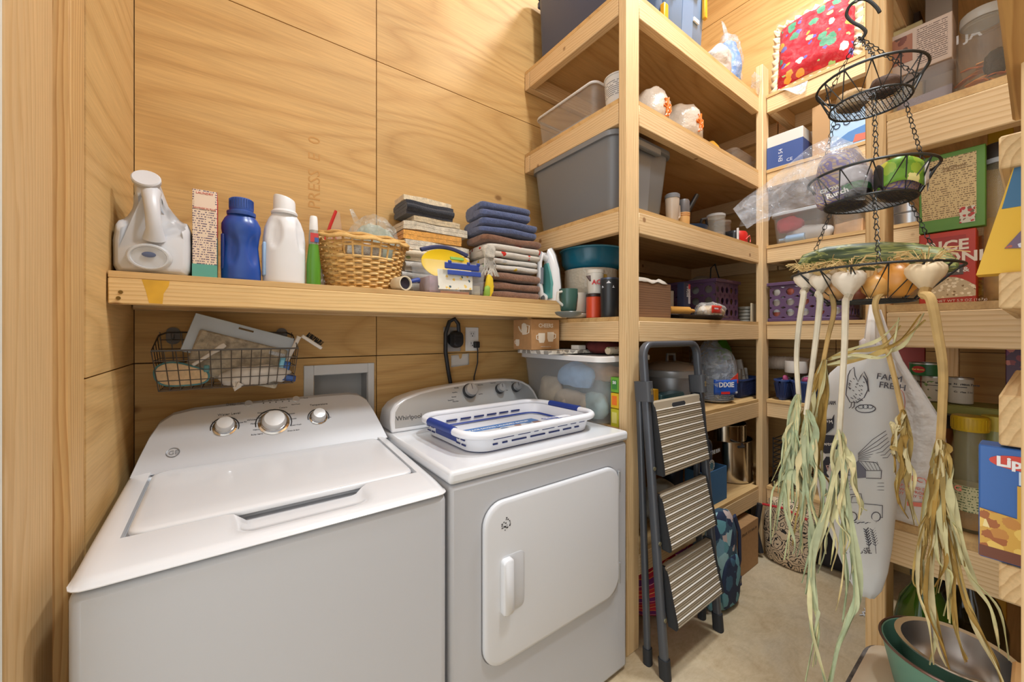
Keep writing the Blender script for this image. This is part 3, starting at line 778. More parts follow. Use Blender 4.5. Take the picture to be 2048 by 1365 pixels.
# ---------------------------------------------------------------- on the shelf over the washer
PLW = mat((205, 207, 212), .35)
jug = thing('detergent_jug', 'big white detergent jug with a clear measuring cup on its front', 'jug', (-.164, 1.475, ZS)); jug.scale = (1, 1, .94)
sil = [(-.070, 0), (-.078, .02), (-.079, .09), (-.074, .135), (-.056, .175), (-.046, .20), (-.037, .235), (-.034, .262), (-.018, .277), (.004, .272), (.016, .250), (.026, .215), (.048, .185), (.070, .165), (.078, .14), (.079, .08), (.078, .02), (.070, 0)]
rings = []
for y, k, kz in ((-.090, .80, .84), (-.082, .90, .93), (-.066, .98, .97), (-.02, 1, 1.), (.06, 1, .97), (.12, .97, .9), (.14, .88, .8)):
    rings.append([(x*k, y, z*kz if z > .16 else .006*(1-k)*10+z*k) for x, z in sil])
jb = MB().loft([[Vector(r[i]).lerp(Vector(r[(i+1) % len(r)]), k/3) for i in range(len(r)) for k in range(3)] for r in [[tuple(Vector(a).lerp(Vector(b), k/3)) for a, b in zip(r0, r1)] for r0, r1 in zip(rings, rings[1:]) for k in range(3)]+[rings[-1]]])
for p in jb.v:
    for sx_ in (-1, 1):
        d = math.hypot((p.x-sx_*.036)/.032, (p.z-.165)/.050)
        if d < 1 and p.y < .05: p.y += .045*(1-d*d)**.6*min(1, (.06-p.y)/.1); 
jb.build('body', PLW, jug, angle=75)
MB().lathe([(.030, -.045), (.026, -.01), (.027, .0), (.030, .004), (.030, .014), (.027, .017), (.001, .016)], 24).move(Matrix.Translation((-.012, -.074, .262)) @ Matrix.Rotation(R(62), 4, 'X')).build('cap', PLW, jug)
MB().tube([(-.004, -.075, .235), (.0, -.100, .205), (.004, -.108, .165), (.006, -.104, .125), (.004, -.088, .10)], [.022, .017, .016, .017, .024], 12).build('handle', PLW, jug)
cup = MB().lathe([(.046, -.002), (.045, .014), (.040, .022), (.036, .022), (.034, .015), (.001, .015)], 30).move(Matrix.Translation((-.004, -.090, .047)) @ Matrix.Rotation(R(96), 4, 'X') @ Matrix.Diagonal((1, .82, 1, 1))).build('measuring_cup', clear((225, 228, 232), .55, .12), jug)
MB().lathe([(.014, 0), (.013, .003), (.001, .004)], 18).move(Matrix.Translation((-.004, -.108, .052)) @ Matrix.Rotation(R(96), 4, 'X') @ Matrix.Diagonal((1, .55, 1, 1))).build('spout', mat((88, 100, 132), .4), cup)

bo = carton('powder_box', 'tall narrow cream box with fine print beside the white jug', 'box', gx(385, 1.41), gx(434, 1.41), 1.40, 1.52, ZS, ZS+.252, fineprint((224, 204, 182), (96, 80, 104), 150.), flaps=False)
bw = (gx(434, 1.41)-gx(385, 1.41))/2
MB().box(-bw-.0005, bw+.0005, -.0606, .0602, .002, .040).build('base_band', mat((88, 160, 148), .5), bo)
MB().box(bw-.0005, bw+.0008, -.058, .058, .12, .25).build('side_panel', mat((196, 48, 52), .5), bo)
MB().box(bw-.0005, bw+.0008, -.058, .058, .04, .12).build('side_panel', mat((40, 118, 124), .5), bo)
MB().box(-bw+.004, bw-.004, -.0608, -.0602, .195, .246).build('top_panel', mat((228, 208, 188), .6), bo)
words(bo, 'LAUNDRY', .0085, (0, -.0612, .238), (1, 0, 0), (0, 0, 1), mat((196, 72, 64), .6), align='CENTER')
words(bo, 'SAVINGS IN PLUS', .0065, (0, -.0612, .196), (1, 0, 0), (0, 0, 1), mat((196, 72, 64), .6), align='CENTER')

def oval_bottle(t, prof, m, ky=.62, n=48, name='body', dents=(), zs=1.):
    fine = []
    for (r0, z0), (r1, z1) in zip(prof, prof[1:]):
        k = max(1, int(abs(z1-z0)/.006))
        fine += [(r0+(r1-r0)*j/k, z0+(z1-z0)*j/k) for j in range(k)]
    fine.append(prof[-1]); rings = []
    for rx, z in fine:
        ring = []
        for i in range(n):
            a = 2*math.pi*i/n; q = 1.
            for ac, zc, da, dz, dep in dents:
                d = math.hypot(((a-R(ac)+math.pi) % (2*math.pi)-math.pi)/R(da), (z-zc)/dz)
                if d < 1: q -= dep*(1-d**4)
            ring.append((rx*q*math.cos(a), rx*ky*q*math.sin(a), z*zs))
        rings.append(ring)
    return MB().loft(rings).build(name, m, t, angle=60)
BLU = mat((38, 76, 158), .28)
bb = thing('blue_bottle', 'dark blue softener bottle with two grip hollows beside the cream box', 'bottle', (gx(479, 1.44)+.005, 1.44, ZS)); bb.scale = (1, 1, 1.08)
oval_bottle(bb, [(.046, 0), (.050, .004), (.0505, .03), (.046, .07), (.043, .10), (.046, .125), (.050, .145), (.0495, .160), (.042, .176), (.034, .186), (.033, .19)], BLU, .8, dents=((238, .088, 22, .045, .16), (312, .088, 22, .045, .16)))
MB().lathe([(.036, .186), (.037, .19), (.037, .196), (.030, .199), (.030, .203)], 28).build('collar', mat((50, 84, 160), .4), bb)
cp = MB().lathe([(.030, .201), (.031, .203), (.029, .232), (.027, .234), (.001, .233)], 28).build('cap', mat((54, 88, 166), .5), bb)
for i in range(28):
    a = 2*math.pi*i/28
    MB().box(-.001, .001, .0285, .0315, .206, .231).move(Matrix.Rotation(a, 4, 'Z')).build('cap_rib', mat((46, 78, 150), .5), cp)
MB().box(-.0505, -.040, -.018, .02, .03, .13).build('label', mat((24, 48, 120), .3), bb, bevel=.004)

wbt = thing('white_bottle', 'white fabric softener bottle with a slanted cap beside the blue bottle', 'bottle', (gx(569, 1.445), 1.445, ZS)); wbt.scale = (1, 1, 1.18)
WB = mat((222, 223, 226), .3)
oval_bottle(wbt, [(.056, 0), (.060, .005), (.061, .05), (.060, .085), (.060, .12), (.056, .15), (.046, .175), (.036, .190), (.035, .195)], WB, .72, dents=((238, .135, 24, .042, .2), (322, .135, 18, .045, .22)))
MB().lathe([(.037, .192), (.038, .197), (.035, .201), (.033, .203)], 28).build('collar', WB, wbt)
cpb = MB().lathe([(.032, .20), (.031, .233), (.029, .238), (.001, .236)], 28)
for p in cpb.v:
    if p.z > .23: p.z += -p.x*.22
cpb.build('cap', mat((228, 229, 232), .35), wbt)
MB().box(-.0615, -.052, -.025, .02, .02, .11).build('label', mat((150, 184, 222), .35), wbt, bevel=.004)

sp = thing('spray_bottle', 'green spray bottle with a clear neck between the white bottle and the wicker basket', 'bottle', (gx(624, 1.44)+.004, 1.435, ZS)); sp.scale = (1, 1, 1.28)
MB().lathe([(.021, 0), (.022, .004), (.0215, .06), (.017, .095), (.0145, .11), (.0145, .112)], 24).build('body', mat((84, 142, 44), .3), sp)
MB().lathe([(.0148, .11), (.0150, .128), (.0135, .145), (.012, .148)], 20).build('neck', mat((150, 148, 140), .35), sp)
MB().lathe([(.013, .147), (.0135, .152), (.012, .178), (.010, .184), (.001, .186)], 18).build('cap', WHITE, sp)
MB().box(-.012, .012, -.0165, -.014, .115, .138).build('sticker', mat((190, 60, 60), .5), sp)
MB().box(.0, .013, -.0168, -.0142, .115, .127).build('sticker', mat((60, 90, 150), .5), sp)
ob = lathe_thing('pale_bottle', 'small pale leaning bottle behind the green spray bottle', 'bottle', (gx(640, 1.52), 1.53, ZS+.003), [('body', [(.02, 0), (.022, .004), (.022, .08), (.01, .10), (.01, .11)], mat((206, 206, 200), .4)), ('cap', [(.011, .108), (.011, .13), (.001, .131)], WHITE)], rot=(0, R(-9), 0))
pk = thing('refill_pouch', 'red tipped clear refill pouch standing behind the spray bottle', 'pouch', (gx(662, 1.60)-.01, 1.645, ZS), rot=(0, R(8), 0)); pk.scale = (1.25, 1.1, 1.78)
MB().loft([[(x*w, .010*math.sin(i/12*6.283)*k, z) for i, x in ((i, math.cos(i/12*6.283)) for i in range(12))] for w, k, z in ((.028, 1.2, 0), (.032, 1.6, .06), (.028, 1.2, .12), (.012, .5, .165), (.004, .2, .185))]).build('film', clear((214, 190, 176), .45, .2, .5), pk)
MB().loft([[(x*w, -.004+.008*math.sin(i/12*6.283)*k, z) for i, x in ((i, math.cos(i/12*6.283)) for i in range(12))] for w, k, z in ((.022, 1, .004), (.026, 1.2, .06), (.018, 1., .10), (.003, .4, .13))]).build('filling', mat((186, 60, 40), .5), pk)
MB().tube([(-.026, -.006, .11), (-.018, -.006, .15), (-.008, -.004, .185)], .005, 6).build('seam', mat((196, 44, 40), .4), pk)

# wicker basket, oval and flared, with a handle gap woven in
wk = thing('wicker_basket', 'oval straw coloured wicker basket with a handle gap on the shelf', 'basket', (.405, 1.500, ZS)); wk.scale = (1.33, 1.25, 1.32)
WK = [mat((214, 174, 108), .6, 0, .1, 300, .08), mat((202, 158, 92), .6, 0, .1, 300, .08), mat((222, 186, 124), .6, 0, .1, 300, .08)]
def wrad(z): k = z/.135; return (.082+.036*k**.8, .066+.028*k**.8)
NS = 30
for i in range(NS):
    a = 2*math.pi*(i+.5)/NS
    MB().tube([(wrad(z)[0]*math.cos(a), wrad(z)[1]*math.sin(a), z) for z in (.002, .035, .07, .105, .133)], .0028, 5).build('stake', WK[i % 3], wk)
for r in range(17):
    z = .006+r*.0073
    pts = []; n = NS*3
    a0, a1 = 0, n
    gap = r in (12, 13, 14)
    rng = range(n) if not gap else [k % n for k in range(int(n*.75)+9, int(n*.75)+n-8)]
    for k in rng:
        a = 2*math.pi*k/n; rx, ry = wrad(z); w = .0036*math.cos(NS/2*a+math.pi*r)
        pts.append((math.cos(a)*(rx+w), math.sin(a)*(ry+w), z+.0006*math.sin(a*7+r)))
    MB().tube(pts, .0036, 5, closed=not gap).build('weaver', WK[r % 3], wk)
for j, (dz, dr) in enumerate(((.0, .006), (.006, .003), (.004, -.004), (-.004, .010))):
    pts = [((wrad(.135)[0]+dr+.0022*math.cos(a*11+j*2))*math.cos(a), (wrad(.135)[1]+dr+.0022*math.cos(a*11+j*2))*math.sin(a), .135+dz+.006*abs(math.cos(a))**2+.002*math.sin(a*11+j*2)) for a in (2*math.pi*k/66 for k in range(66))]
    MB().tube(pts, .0042, 6, True).build('rim_strand', WK[j % 3], wk)
MB().loft([[(wrad(0)[0]*math.cos(a)*.97, wrad(0)[1]*math.sin(a)*.97, z) for a in (2*math.pi*k/32 for k in range(32))] for z in (.001, .004)]).build('bottom', WK[1], wk)
bg = thing('curtain_pack', 'grey green fabric folded in a clear bag inside the wicker basket', 'packet', (.455, 1.525, ZS+.10), R(-8)); bg.scale = (1.05, .75, 1.25)
blob((.085, .05, .065), 2., .012, 18).build('fabric', mat((150, 156, 140), .9, 0, .5, 40, .08), bg)
b = blob((.098, .058, .078), 4., .016, 15)
b.build('film', film((215, 220, 214), .12, .5), bg)
MB().loft([[(x, y*.3, z) for x, y, z in ((-.07, -.02, .13), (-.045, -.03, .128), (-.045, .03, .128), (-.07, .02, .13))], [(-.085, -.004, .17), (-.075, -.004, .172), (-.075, .004, .172), (-.085, .004, .17)]]).build('film_corner', film((215, 220, 214), .12, .5), bg)
bw2 = thing('bubble_wrap', 'roll of dotted grey packaging showing through the wicker handle gap', 'wrap', (.39, 1.425, ZS+.118)); bw2.scale = (1.1, .8, 1.1)
MB().lathe([(.022, -.055), (.025, -.05), (.025, .05), (.022, .055)], 18, (0, 0, .025), 'X').build('roll', spots((196, 196, 192), [(160, 160, 158), (220, 220, 218)], 200, .35, .4, .3), bw2)

# yellow plate, mug, clear latch box
mg = thing('striped_mug', 'cream mug with a dark blue handle lying on its side below the wicker basket', 'mug', (gx(806, 1.375), 1.375, ZS+.027), rot=(0, 0, R(12))); mg.scale = (1.35, 1., 1.35)
MB().lathe([(.016, .05), (.019, .045), (.0195, .0), (.0195, -.018), (.0165, -.018), (.0165, .0), (.001, .035)], 24, axis='Y').build('cup', mat((214, 200, 172), .3), mg)
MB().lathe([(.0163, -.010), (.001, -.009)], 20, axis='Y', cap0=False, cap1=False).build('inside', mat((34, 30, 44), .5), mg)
MB().tube([(.017, -.008, .006), (.030, -.012, .010), (.046, -.006, .014), (.052, .004, .010)], [.004, .006, .007, .005], 8).build('handle', NAVY, mg)

cb = thing('storage_box', 'clear plastic box with blue latch bar and lemon print card in front of the towels', 'box', (.737, 1.452, ZS), R(-2)); cb.scale = (1.27, 1., 1.4)
CW = .215
tub_part(cb, 'body', CW, .16, .092, .016, .94, clear((222, 226, 230), .30, .12), .002, .004, .004)
MB().box(-.046, .075, -.0905, -.0855, .070, .088).build('latch', NAVY, cb, bevel=.003)
MB().box(-.036, .082, -.0895, -.0855, .054, .068).build('latch_bar', mat((56, 80, 158), .35), cb, bevel=.003)
for x in (-.035, .03, .065): MB().box(x, x+.012, -.0915, -.0865, .085, .094).build('latch_tab', NAVY, cb, bevel=.002)
lc = patch(cb, 'lemon_card', [(-.062, -.0765, .012), (.055, -.0765, .016), (.055, -.0765, .066), (-.066, -.0765, .068)], spots((226, 224, 212), [(232, 190, 84), (70, 96, 110), (232, 200, 110), (88, 112, 118)], 62, .26, .7, 0))
MB().box(-.05, .05, -.06, -.02, .003, .010).build('card_stack', mat((222, 150, 104), .7), cb)
MB().box(-.085, -.05, -.06, .05, .004, .05).build('contents', mat((150, 120, 134), .8, 0, .5, 60, .3), cb)
MB().box(.06, .09, -.06, .05, .004, .03).build('contents', mat((186, 176, 150), .8, 0, .5, 60, .3), cb)
yp = thing('yellow_plate', 'bright yellow plastic bowl standing on edge behind the blue latch', 'bowl', (.715, 1.435, ZS+.118), rot=(R(-20), 0, 0)); yp.scale = (1.75, 1.2, 1.45)
MB().lathe([(.001, .0), (.040, .0), (.060, -.012), (.064, -.014), (.064, -.011), (.042, .003), (.001, .004)], 32, (0, 0, 0), 'Y').move(Matrix.Diagonal((1, 1, .75, 1))).build('dish', mat((226, 190, 30), .4), yp)
MB().tube([(-.06+.004*i, -.012, .038+.018*math.sin(i/30*math.pi)) for i in range(31)], .006, 6).build('blue_rim', mat((48, 54, 92), .5), yp)
MB().box(.01, .045, -.017, -.013, .018, .026).build('green_tab', mat((110, 170, 60), .5), yp)

# towel stacks
GT = 'folded kitchen towels in the tall stack on the shelf'
tx, ty = .722, 1.615
zt = ZS
for i, (lab, col, w, d, h, lay, dx_, rz_) in enumerate((
    ('white folded towel at the very bottom of the tall stack', (210, 204, 192), .31, .125, .055, 3, .005, 0),
    ('white and grey folded towel low in the tall stack', (206, 202, 196), .31, .125, .045, 3, .005, 0),
    ('white towel with dark stripes under the floral towel', (200, 196, 190), .31, .14, .042, 3, .018, 1),
    ('floral print folded towel below the thick white towel', 'floral', .30, .15, .045, 3, .015, -1),
    ('thick ribbed white towel below the orange towel', (222, 214, 198), .31, .15, .042, 2, .018, 2),
    ('orange waffle folded towel in the tall stack', (226, 166, 84), .27, .15, .040, 2, -.004, -2),
    ('cream linen folded towel resting on the orange towel', (212, 202, 182), .30, .15, .034, 2, .010, -1),
    ('beige waffle cloth under the dark folded towels', (206, 188, 156), .22, .14, .024, 2, .012, 2),
    ('charcoal folded towel below the top cloth of the stack', (52, 54, 62), .22, .15, .056, 4, -.024, 2),
    ('cream waffle cloth lying on top of the tall towel stack', (222, 206, 176), .22, .14, .024, 1, -.030, 3))):
    m = terry(col) if col != 'floral' else spots((218, 206, 184), [(176, 70, 70), (214, 190, 110), (150, 160, 110), (190, 150, 110)], 26, .25, .9, .4)
    towel('folded_towel', lab, 'towel', (tx+dx_, ty, zt), w, d, h, m, lay, R(rz_), .007, i*1.7, GT)
    zt += h+.002
bx_, by_ = 1.065, 1.515
zt = ZS
for i, (lab, col, w, d, h, lay, dx_, rz_) in enumerate((
    ('brown folded bath towel lying directly on the shelf by the iron', (142, 106, 86), .325, .22, .080, 2, .006, -1),
    ('upper brown towel folded under the patterned cloths', (146, 110, 90), .32, .23, .040, 1, .004, 2),
    ('white cloth with green and yellow print above the brown towels', 'wp', .30, .22, .056, 2, .0, -2),
    ('white cloth with red apple print in the towel stack', 'ap', .31, .22, .060, 2, .006, -3),
    ('brown towel just below the blue towels', (134, 96, 74), .34, .22, .036, 1, .0, -2),
    ('lower slate blue folded bath towel', (84, 96, 134), .32, .22, .072, 2, -.012, -4),
    ('upper slate blue folded bath towel crowning the stack', (88, 100, 138), .28, .20, .070, 2, -.03, -5))):
    m = terry(col, 1.) if not isinstance(col, str) else (spots((216, 210, 200), [(206, 52, 40), (210, 60, 44), (150, 70, 50)], 17, .22, .95, .4) if col == 'ap' else spots((212, 208, 202), [(220, 190, 60), (130, 176, 90), (200, 196, 190), (190, 190, 190)], 20, .2, .95, .5))
    towel('folded_towel', lab, 'towel', (bx_+dx_, by_, zt), w, d, h, m, lay, R(rz_), .010, 20+i*1.3, 'folded towels in the stack beside the iron', sub=1)
    zt += h+.004
fr_ = thing('fringed_cloth', 'grey fringed cloth corner hanging between the two towel stacks', 'cloth', (.893, 1.385, ZS+.09)); fr_.scale = (1.5, 1, 1.5)
b = MB()
for i in range(14):
    x = -.012+.024*random.random(); 
    b.tube([(x, 0, .06), (x+.012*random.uniform(-1, 1), -.006, .03), (x+.02*random.uniform(-1, 1), -.004, .0)], .0022, 5)
b.build('fringe', mat((176, 170, 160), .95, 0, .3, 90, .25), fr_)
blob((.022, .016, .02), 3, .006, 40, 14, 10).move(Matrix.Translation((0, 0, .05))).build('cloth', terry((190, 184, 172)), fr_)
yl = thing('yellow_cloth', 'small crumpled yellow and green cloth tucked at the towel stack', 'cloth', (.893, 1.385, ZS)); yl.scale = (1.3, 1.2, 2.)
blob((.016, .014, .022), 6, .007, 45, 14, 10).build('fabric', mat((222, 190, 40), .8, 0, .4), yl)
blob((.013, .012, .012), 8, .006, 45, 14, 10).move(Matrix.Translation((-.010, -.006, 0))).build('fabric_corner', mat((140, 176, 70), .8, 0, .4), yl)
gc = thing('green_cloth', 'dark green crumpled cloth between the wicker basket and towels', 'cloth', (.556, 1.64, ZS+.0)); gc.scale = (.55, .8, 1.4)
blob((.022, .02, .065), 9, .009, 40, 14, 12).build('fabric', mat((28, 92, 58), .85, 0, .4), gc)

# steam iron standing on its heel
ir = thing('steam_iron', 'white and teal steam iron standing upright at the end of the shelf', 'iron', (1.287, 1.455, ZS)); ir.scale = (.9, 1.25, 1.45)
IW = mat((224, 226, 228), .25); IT = mat((82, 150, 146), .3)
prof = [(-.052, .0), (-.05, .02), (-.048, .07), (-.040, .115), (-.024, .155), (-.004, .185)]
plate = [(x, z) for x, z in prof]+[(-x*.9-.0, z) for x, z in reversed(prof)]
MB().prism([(y, z) for y, z in [(-.052, 0), (-.054, .05), (-.044, .11), (-.022, .165), (0, .192), (.022, .165), (.044, .11), (.054, .05), (.052, 0)]], .030, .036, 'YZ').build('soleplate', mat((170, 172, 176), .3, .9), ir)
MB().loft([[(x, y*k, z*kz+.004) for y, z in [(-.050, 0), (-.052, .05), (-.042, .11), (-.02, .160), (0, .186), (.02, .160), (.042, .11), (.052, .05), (.050, 0)]] for x, k, kz in ((.030, 1, 1), (.015, .98, .99), (.0, .8, .96), (-.008, .62, .9))]).build('body', IW, ir, angle=60)
MB().loft([[(x, y*k, z*kz+.012) for y, z in [(-.034, 0), (-.036, .05), (-.028, .09), (-.012, .125), (.012, .125), (.028, .09), (.036, .05), (.034, 0)]] for x, k, kz in ((-.004, 1, 1), (-.016, .85, .95))]).build('water_tank', IT, ir, angle=60)
MB().tube([(-.012, 0, .150), (-.045, 0, .160), (-.060, 0, .135), (-.062, 0, .075), (-.052, 0, .025), (-.02, 0, .012)], [.012, .013, .012, .013, .015, .016], 12).build('handle', IW, ir)
MB().tube([(-.055, -.006, .115), (-.057, -.006, .06)], .012, 10).build('handle_grip', mat((110, 116, 124), .5), ir)
MB().lathe([(.012, 0), (.012, .008), (.010, .010)], 16, (-.030, 0, .158)).build('steam_dial', mat((206, 208, 210), .3), ir)
MB().lathe([(.010, -.004), (.010, .004)], 14, (-.05, -.012, .012), 'Y').build('cord_inlet', mat((90, 92, 96), .5), ir)

# ---------------------------------------------------------------- wire basket hung on the wall
WIRE = mat((92, 88, 84), .4, .7)
hb = thing('wire_wall_basket', 'dark wire basket hung on the wall below the long shelf', 'basket', (.006, 1.60, 1.175))
hx, hyf, hyb, hz, hzb = .188, -.08, .092, .12, .175
def bxp(x, y, z): 
    k = .92+.08*min(1, z/.12); return Vector((x*k, y if y > 0 else y*(.86+.14*min(1, z/.12)), z))
for i in range(15):
    x = -hx+2*hx*i/14
    MB().tube([bxp(x, hyf, hz), bxp(x, hyf, .0), bxp(x, hyb, 0), bxp(x, hyb, hzb)], .0015, 5).build('wire', WIRE, hb)
for z in (.0, .03, .06, .09):
    MB().tube([bxp(-hx, hyb, z), bxp(-hx, hyf, z), bxp(hx, hyf, z), bxp(hx, hyb, z)], .0015, 5, True).build('wire', WIRE, hb)
for y in (-.04, .0, .045):
    MB().tube([bxp(-hx, y, hz+.05*(y+.08)/.17), bxp(-hx, y, 0), bxp(hx, y, 0), bxp(hx, y, hz+.05*(y+.08)/.17)], .0015, 5).build('wire', WIRE, hb)
for z in (.12, .15): MB().tube([bxp(-hx, hyb, z), bxp(hx, hyb, z)], .0015, 5).build('wire', WIRE, hb)
MB().tube([Vector((-hx, hyb-.02, hzb-.01)), Vector((-hx, hyf, hz)), Vector((hx, hyf, hz)), Vector((hx, hyb-.02, hzb-.01)), Vector((hx-.02, hyb, hzb)), Vector((-hx+.02, hyb, hzb))], .0028, 6, True).build('rim_wire', WIRE, hb)
for x in (-.155, .155):
    MB().loft([[(x+px_, y, hzb-.012+pz_) for px_, pz_, _ in rr(.036, .056, .0175, 6)] for y in (.092, .096, .098)]).build('adhesive_hook', mat((96, 92, 90), .5), hb)
    MB().tube([(x, .094, hzb-.02), (x, .083, hzb-.018), (x, .081, hzb-.005)], .004, 6).build('hook', mat((96, 92, 90), .5), hb)
# things in the wire basket
def inb(u, v, y=1.56): return P(u, v, y=y)
sl = thing('bath_slipper', 'beige slipper with teal piping lying in the wire basket', 'slipper', inb(366, 752, 1.553)+Vector((.002, 0, .006))); sl.scale = (.80, 1, .80)
shp = [(-.082, .012), (-.070, .034), (-.040, .044), (-.005, .038), (.035, .022), (.062, .010), (.074, -.006), (.072, -.026), (.055, -.038), (.02, -.042), (-.045, -.040), (-.074, -.022)]
def smooth_closed(pts, k=4):
    out_ = []; n = len(pts)
    for i in range(n):
        p0, p1, p2, p3 = (Vector(pts[(i+j-1) % n]) for j in range(4))
        for t in (j/k for j in range(k)):
            out_.append(.5*((2*p1)+(-p0+p2)*t+(2*p0-5*p1+4*p2-p3)*t*t+(-p0+3*p1-3*p2+p3)*t**3))
    return out_
sm = smooth_closed(shp)
MB().loft([[(p.x*k, y, p.y*k) for p in sm] for y, k in ((.010, .97), (.004, 1), (-.006, 1), (-.010, .96))]).build('sole', mat((214, 186, 148), .95, 0, .4, 250, .05), sl)
MB().tube([(p.x, -.004, p.y) for p in sm], .0055, 6, True).build('piping', mat((84, 136, 142), .7), sl)
MB().box(.060, .078, -.014, .004, .004, .030).build('loop', mat((92, 144, 148), .7), sl, bevel=.003)
pc = thing('mop_pad_pack', 'grey mop pad in a pale blue cardboard sleeve sticking out of the wire basket', 'packet', inb(478, 700, 1.60), rot=(R(-12), R(17), 0))
MB().box(-.145, .150, -.003, .003, -.045, .085).build('sleeve', mat((192, 206, 222), .4, 0, 0, 8, .10), pc, bevel=.002)
MB().box(-.022, .022, -.0042, .0042, .068, .074).build('hang_hole', mat((110, 90, 60), .8), pc)
MB().box(-.118, .140, -.016, -.0035, -.105, .035).jitter(.003, 30).build('pad', mat((178, 168, 150), 1., 0, 1., 160, .18), pc, bevel=.006)
MB().box(.085, .135, -.0172, -.0162, .006, .018).build('sticker', fineprint((214, 220, 228), (90, 100, 120), 400), pc)
wc = thing('white_rag', 'crumpled white rag spread along the bottom of the wire basket', 'rag', (.075, 1.555, 1.177))
blob((.105, .022, .03), 5, .012, 22).build('fabric', mat((204, 198, 190), .95, 0, .5, 30, .06), wc)
MB().tube([(-.06, -.012, .012), (-.058, -.022, -.012), (-.045, -.018, .006)], [.012, .006, .012], 8).build('corner', mat((204, 198, 190), .95, 0, .5, 30, .06), wc)
br = thing('scrub_brush', 'white handled brush with black bristles poking up from the wire basket', 'brush', inb(585, 700, 1.58), rot=(0, R(24), 0))
MB().loft([[(x, y, z) for x, y, _ in rr(w, .010, .004, 3)] for z, w in ((-.10, .012), (.0, .013), (.045, .014), (.052, .016))]).build('handle', mat((226, 220, 212), .5), br)
hd = MB().box(-.006, .075, -.009, .009, .052, .064).move(Matrix.Rotation(R(12), 4, 'Y')).build('head', mat((228, 222, 214), .5), br, bevel=.003)
b = MB()
for i in range(60):
    x = .006+.062*random.random(); y = random.uniform(-.007, .007)
    b.tube([(x, y, .06), (x+random.uniform(-.004, .004), y+random.uniform(-.003, .003), .082)], .0009, 4)
b.move(Matrix.Rotation(R(12), 4, 'Y')).build('bristles', mat((30, 30, 30), .8), hd)
br2 = thing('dish_brush', 'small white plastic brush handle lying across the beige slipper', 'brush', inb(424, 706, 1.55), rot=(0, R(52), 0))
MB().loft([[(x, y, z) for x, y, _ in rr(w, .008, .0035, 3)] for z, w in ((-.06, .010), (.0, .012), (.03, .018), (.042, .014))]).build('handle', mat((216, 208, 198), .5), br2)
for i, (u, v, col, w, h, ln, lab) in enumerate(((562, 734, (110, 176, 204), .008, .012, .066, 'light blue plastic clip standing in the wire basket'), (572, 738, (36, 84, 156), .010, .010, .05, 'dark blue sponge handle standing in the wire basket'), (577, 756, (32, 70, 140), .022, .016, .02, 'dark blue packet at the bottom of the wire basket'))):
    p = inb(u, v, 1.552)
    t = thing('cleaning_tool', lab, 'cleaning tool', p, rot=(0, R(12), 0))
    MB().box(-w, w, -h/2, h/2, -ln*.5, ln*.5).jitter(.002, 60, i).build('body', mat(col, .5), t, bevel=.003)
    MB().box(-w*.6, w*.6, -h/2-.001, -h/2+.001, -ln*.2, ln*.35).build('face', mat(tuple(min(255, c+30) for c in col), .4), t)

# ---------------------------------------------------------------- outlets and cords behind the dryer
PL = mat((226, 226, 224), .35)
o2 = thing('outlet_plate', 'white wall outlet with a small black plug behind the dryer', 'outlet', ((.953+1.030)/2, YB, 1.318))
MB().box(-.038, .038, -.006, 0, -.06, .06).build('plate', PL, o2, bevel=.004)
for z in (.024, -.024):
    f = MB().box(-.017, .017, -.0075, -.0055, z-.015, z+.015).build('receptacle', mat((214, 214, 212), .4), o2, bevel=.002)
    for x in (-.007, .006): MB().box(x-.0012, x+.0012, -.0082, -.0072, z-.001, z+.008).build('slot_hole', BLACK, f)
    MB().lathe([(.003, -.0082), (.003, -.0072)], 10, (0, 0, z-.008), 'Y').build('ground_hole', BLACK, f)
o1 = thing('outlet_plate', 'metal dryer outlet plate almost hidden by the big black plug', 'outlet', (.880, YB, 1.318))
MB().box(-.046, .046, -.005, 0, -.06, .06).build('plate', mat((176, 178, 180), .35, .5), o1, bevel=.004)
MB().lathe([(.030, -.008), (.030, -.004)], 24, axis='Y').build('receptacle', BLACK, o1)
BK = mat((28, 30, 34), .45)
pg = thing('dryer_plug', 'big black dryer plug with its thick cord curving down to the dryer', 'plug', (.890, YB-.012, 1.318))
MB().loft([[(x*k, y, z*k) for x, z, _ in rr(.062, .085, .028, 6)] for y, k in ((.002, .95), (-.012, 1), (-.034, .92), (-.042, .8))]).build('body', BK, pg, angle=60)
for z in (-.018, 0, .018): MB().box(-.02, .02, -.045, -.040, z-.004, z+.004).build('ridge', BK, pg)
MB().tube([(.006, -.03, .035), (.0, -.035, .075), (-.02, -.035, .098), (-.045, -.03, .085), (-.062, -.025, .03), (-.060, -.02, -.06), (-.045, -.015, -.14), (-.03, -.012, -.21), (-.03, -.012, -.30)], .0095, 10).build('cord', BK, pg)
sp2 = thing('small_plug', 'small black appliance plug in the white outlet with thin cord', 'plug', (1.008, YB-.010, 1.290))
MB().box(-.014, .014, -.022, .0, -.016, .016).build('body', BK, sp2, bevel=.004)
MB().tube([(0, -.016, -.012), (.002, -.018, -.03), (.004, -.014, -.09), (-.012, -.008, -.16), (-.02, -.008, -.26)], .0034, 8).build('cord', BK, sp2)
tp_ = thing('paper_note', 'strip of pale tape stuck to the wall below the outlets', 'tape', (.925, YB, 1.215))
MB().grid(lambda i, j: (-.05+.10*i, -.0012-.003*math.sin(i*9)*j, -.030+.058*j+.008*(i-.5)), 12, 4).build('paper', mat((206, 202, 196), .7), tp_, solid=.001)
words(wb, 'PRESS  E  0', .062, (gx(640, YB), YB-.0005, gz(640, 420, y=YB)), (0, 0, 1), (-1, 0, 0), mat((196, 148, 86), .8), 'stamp', depth=.0002)
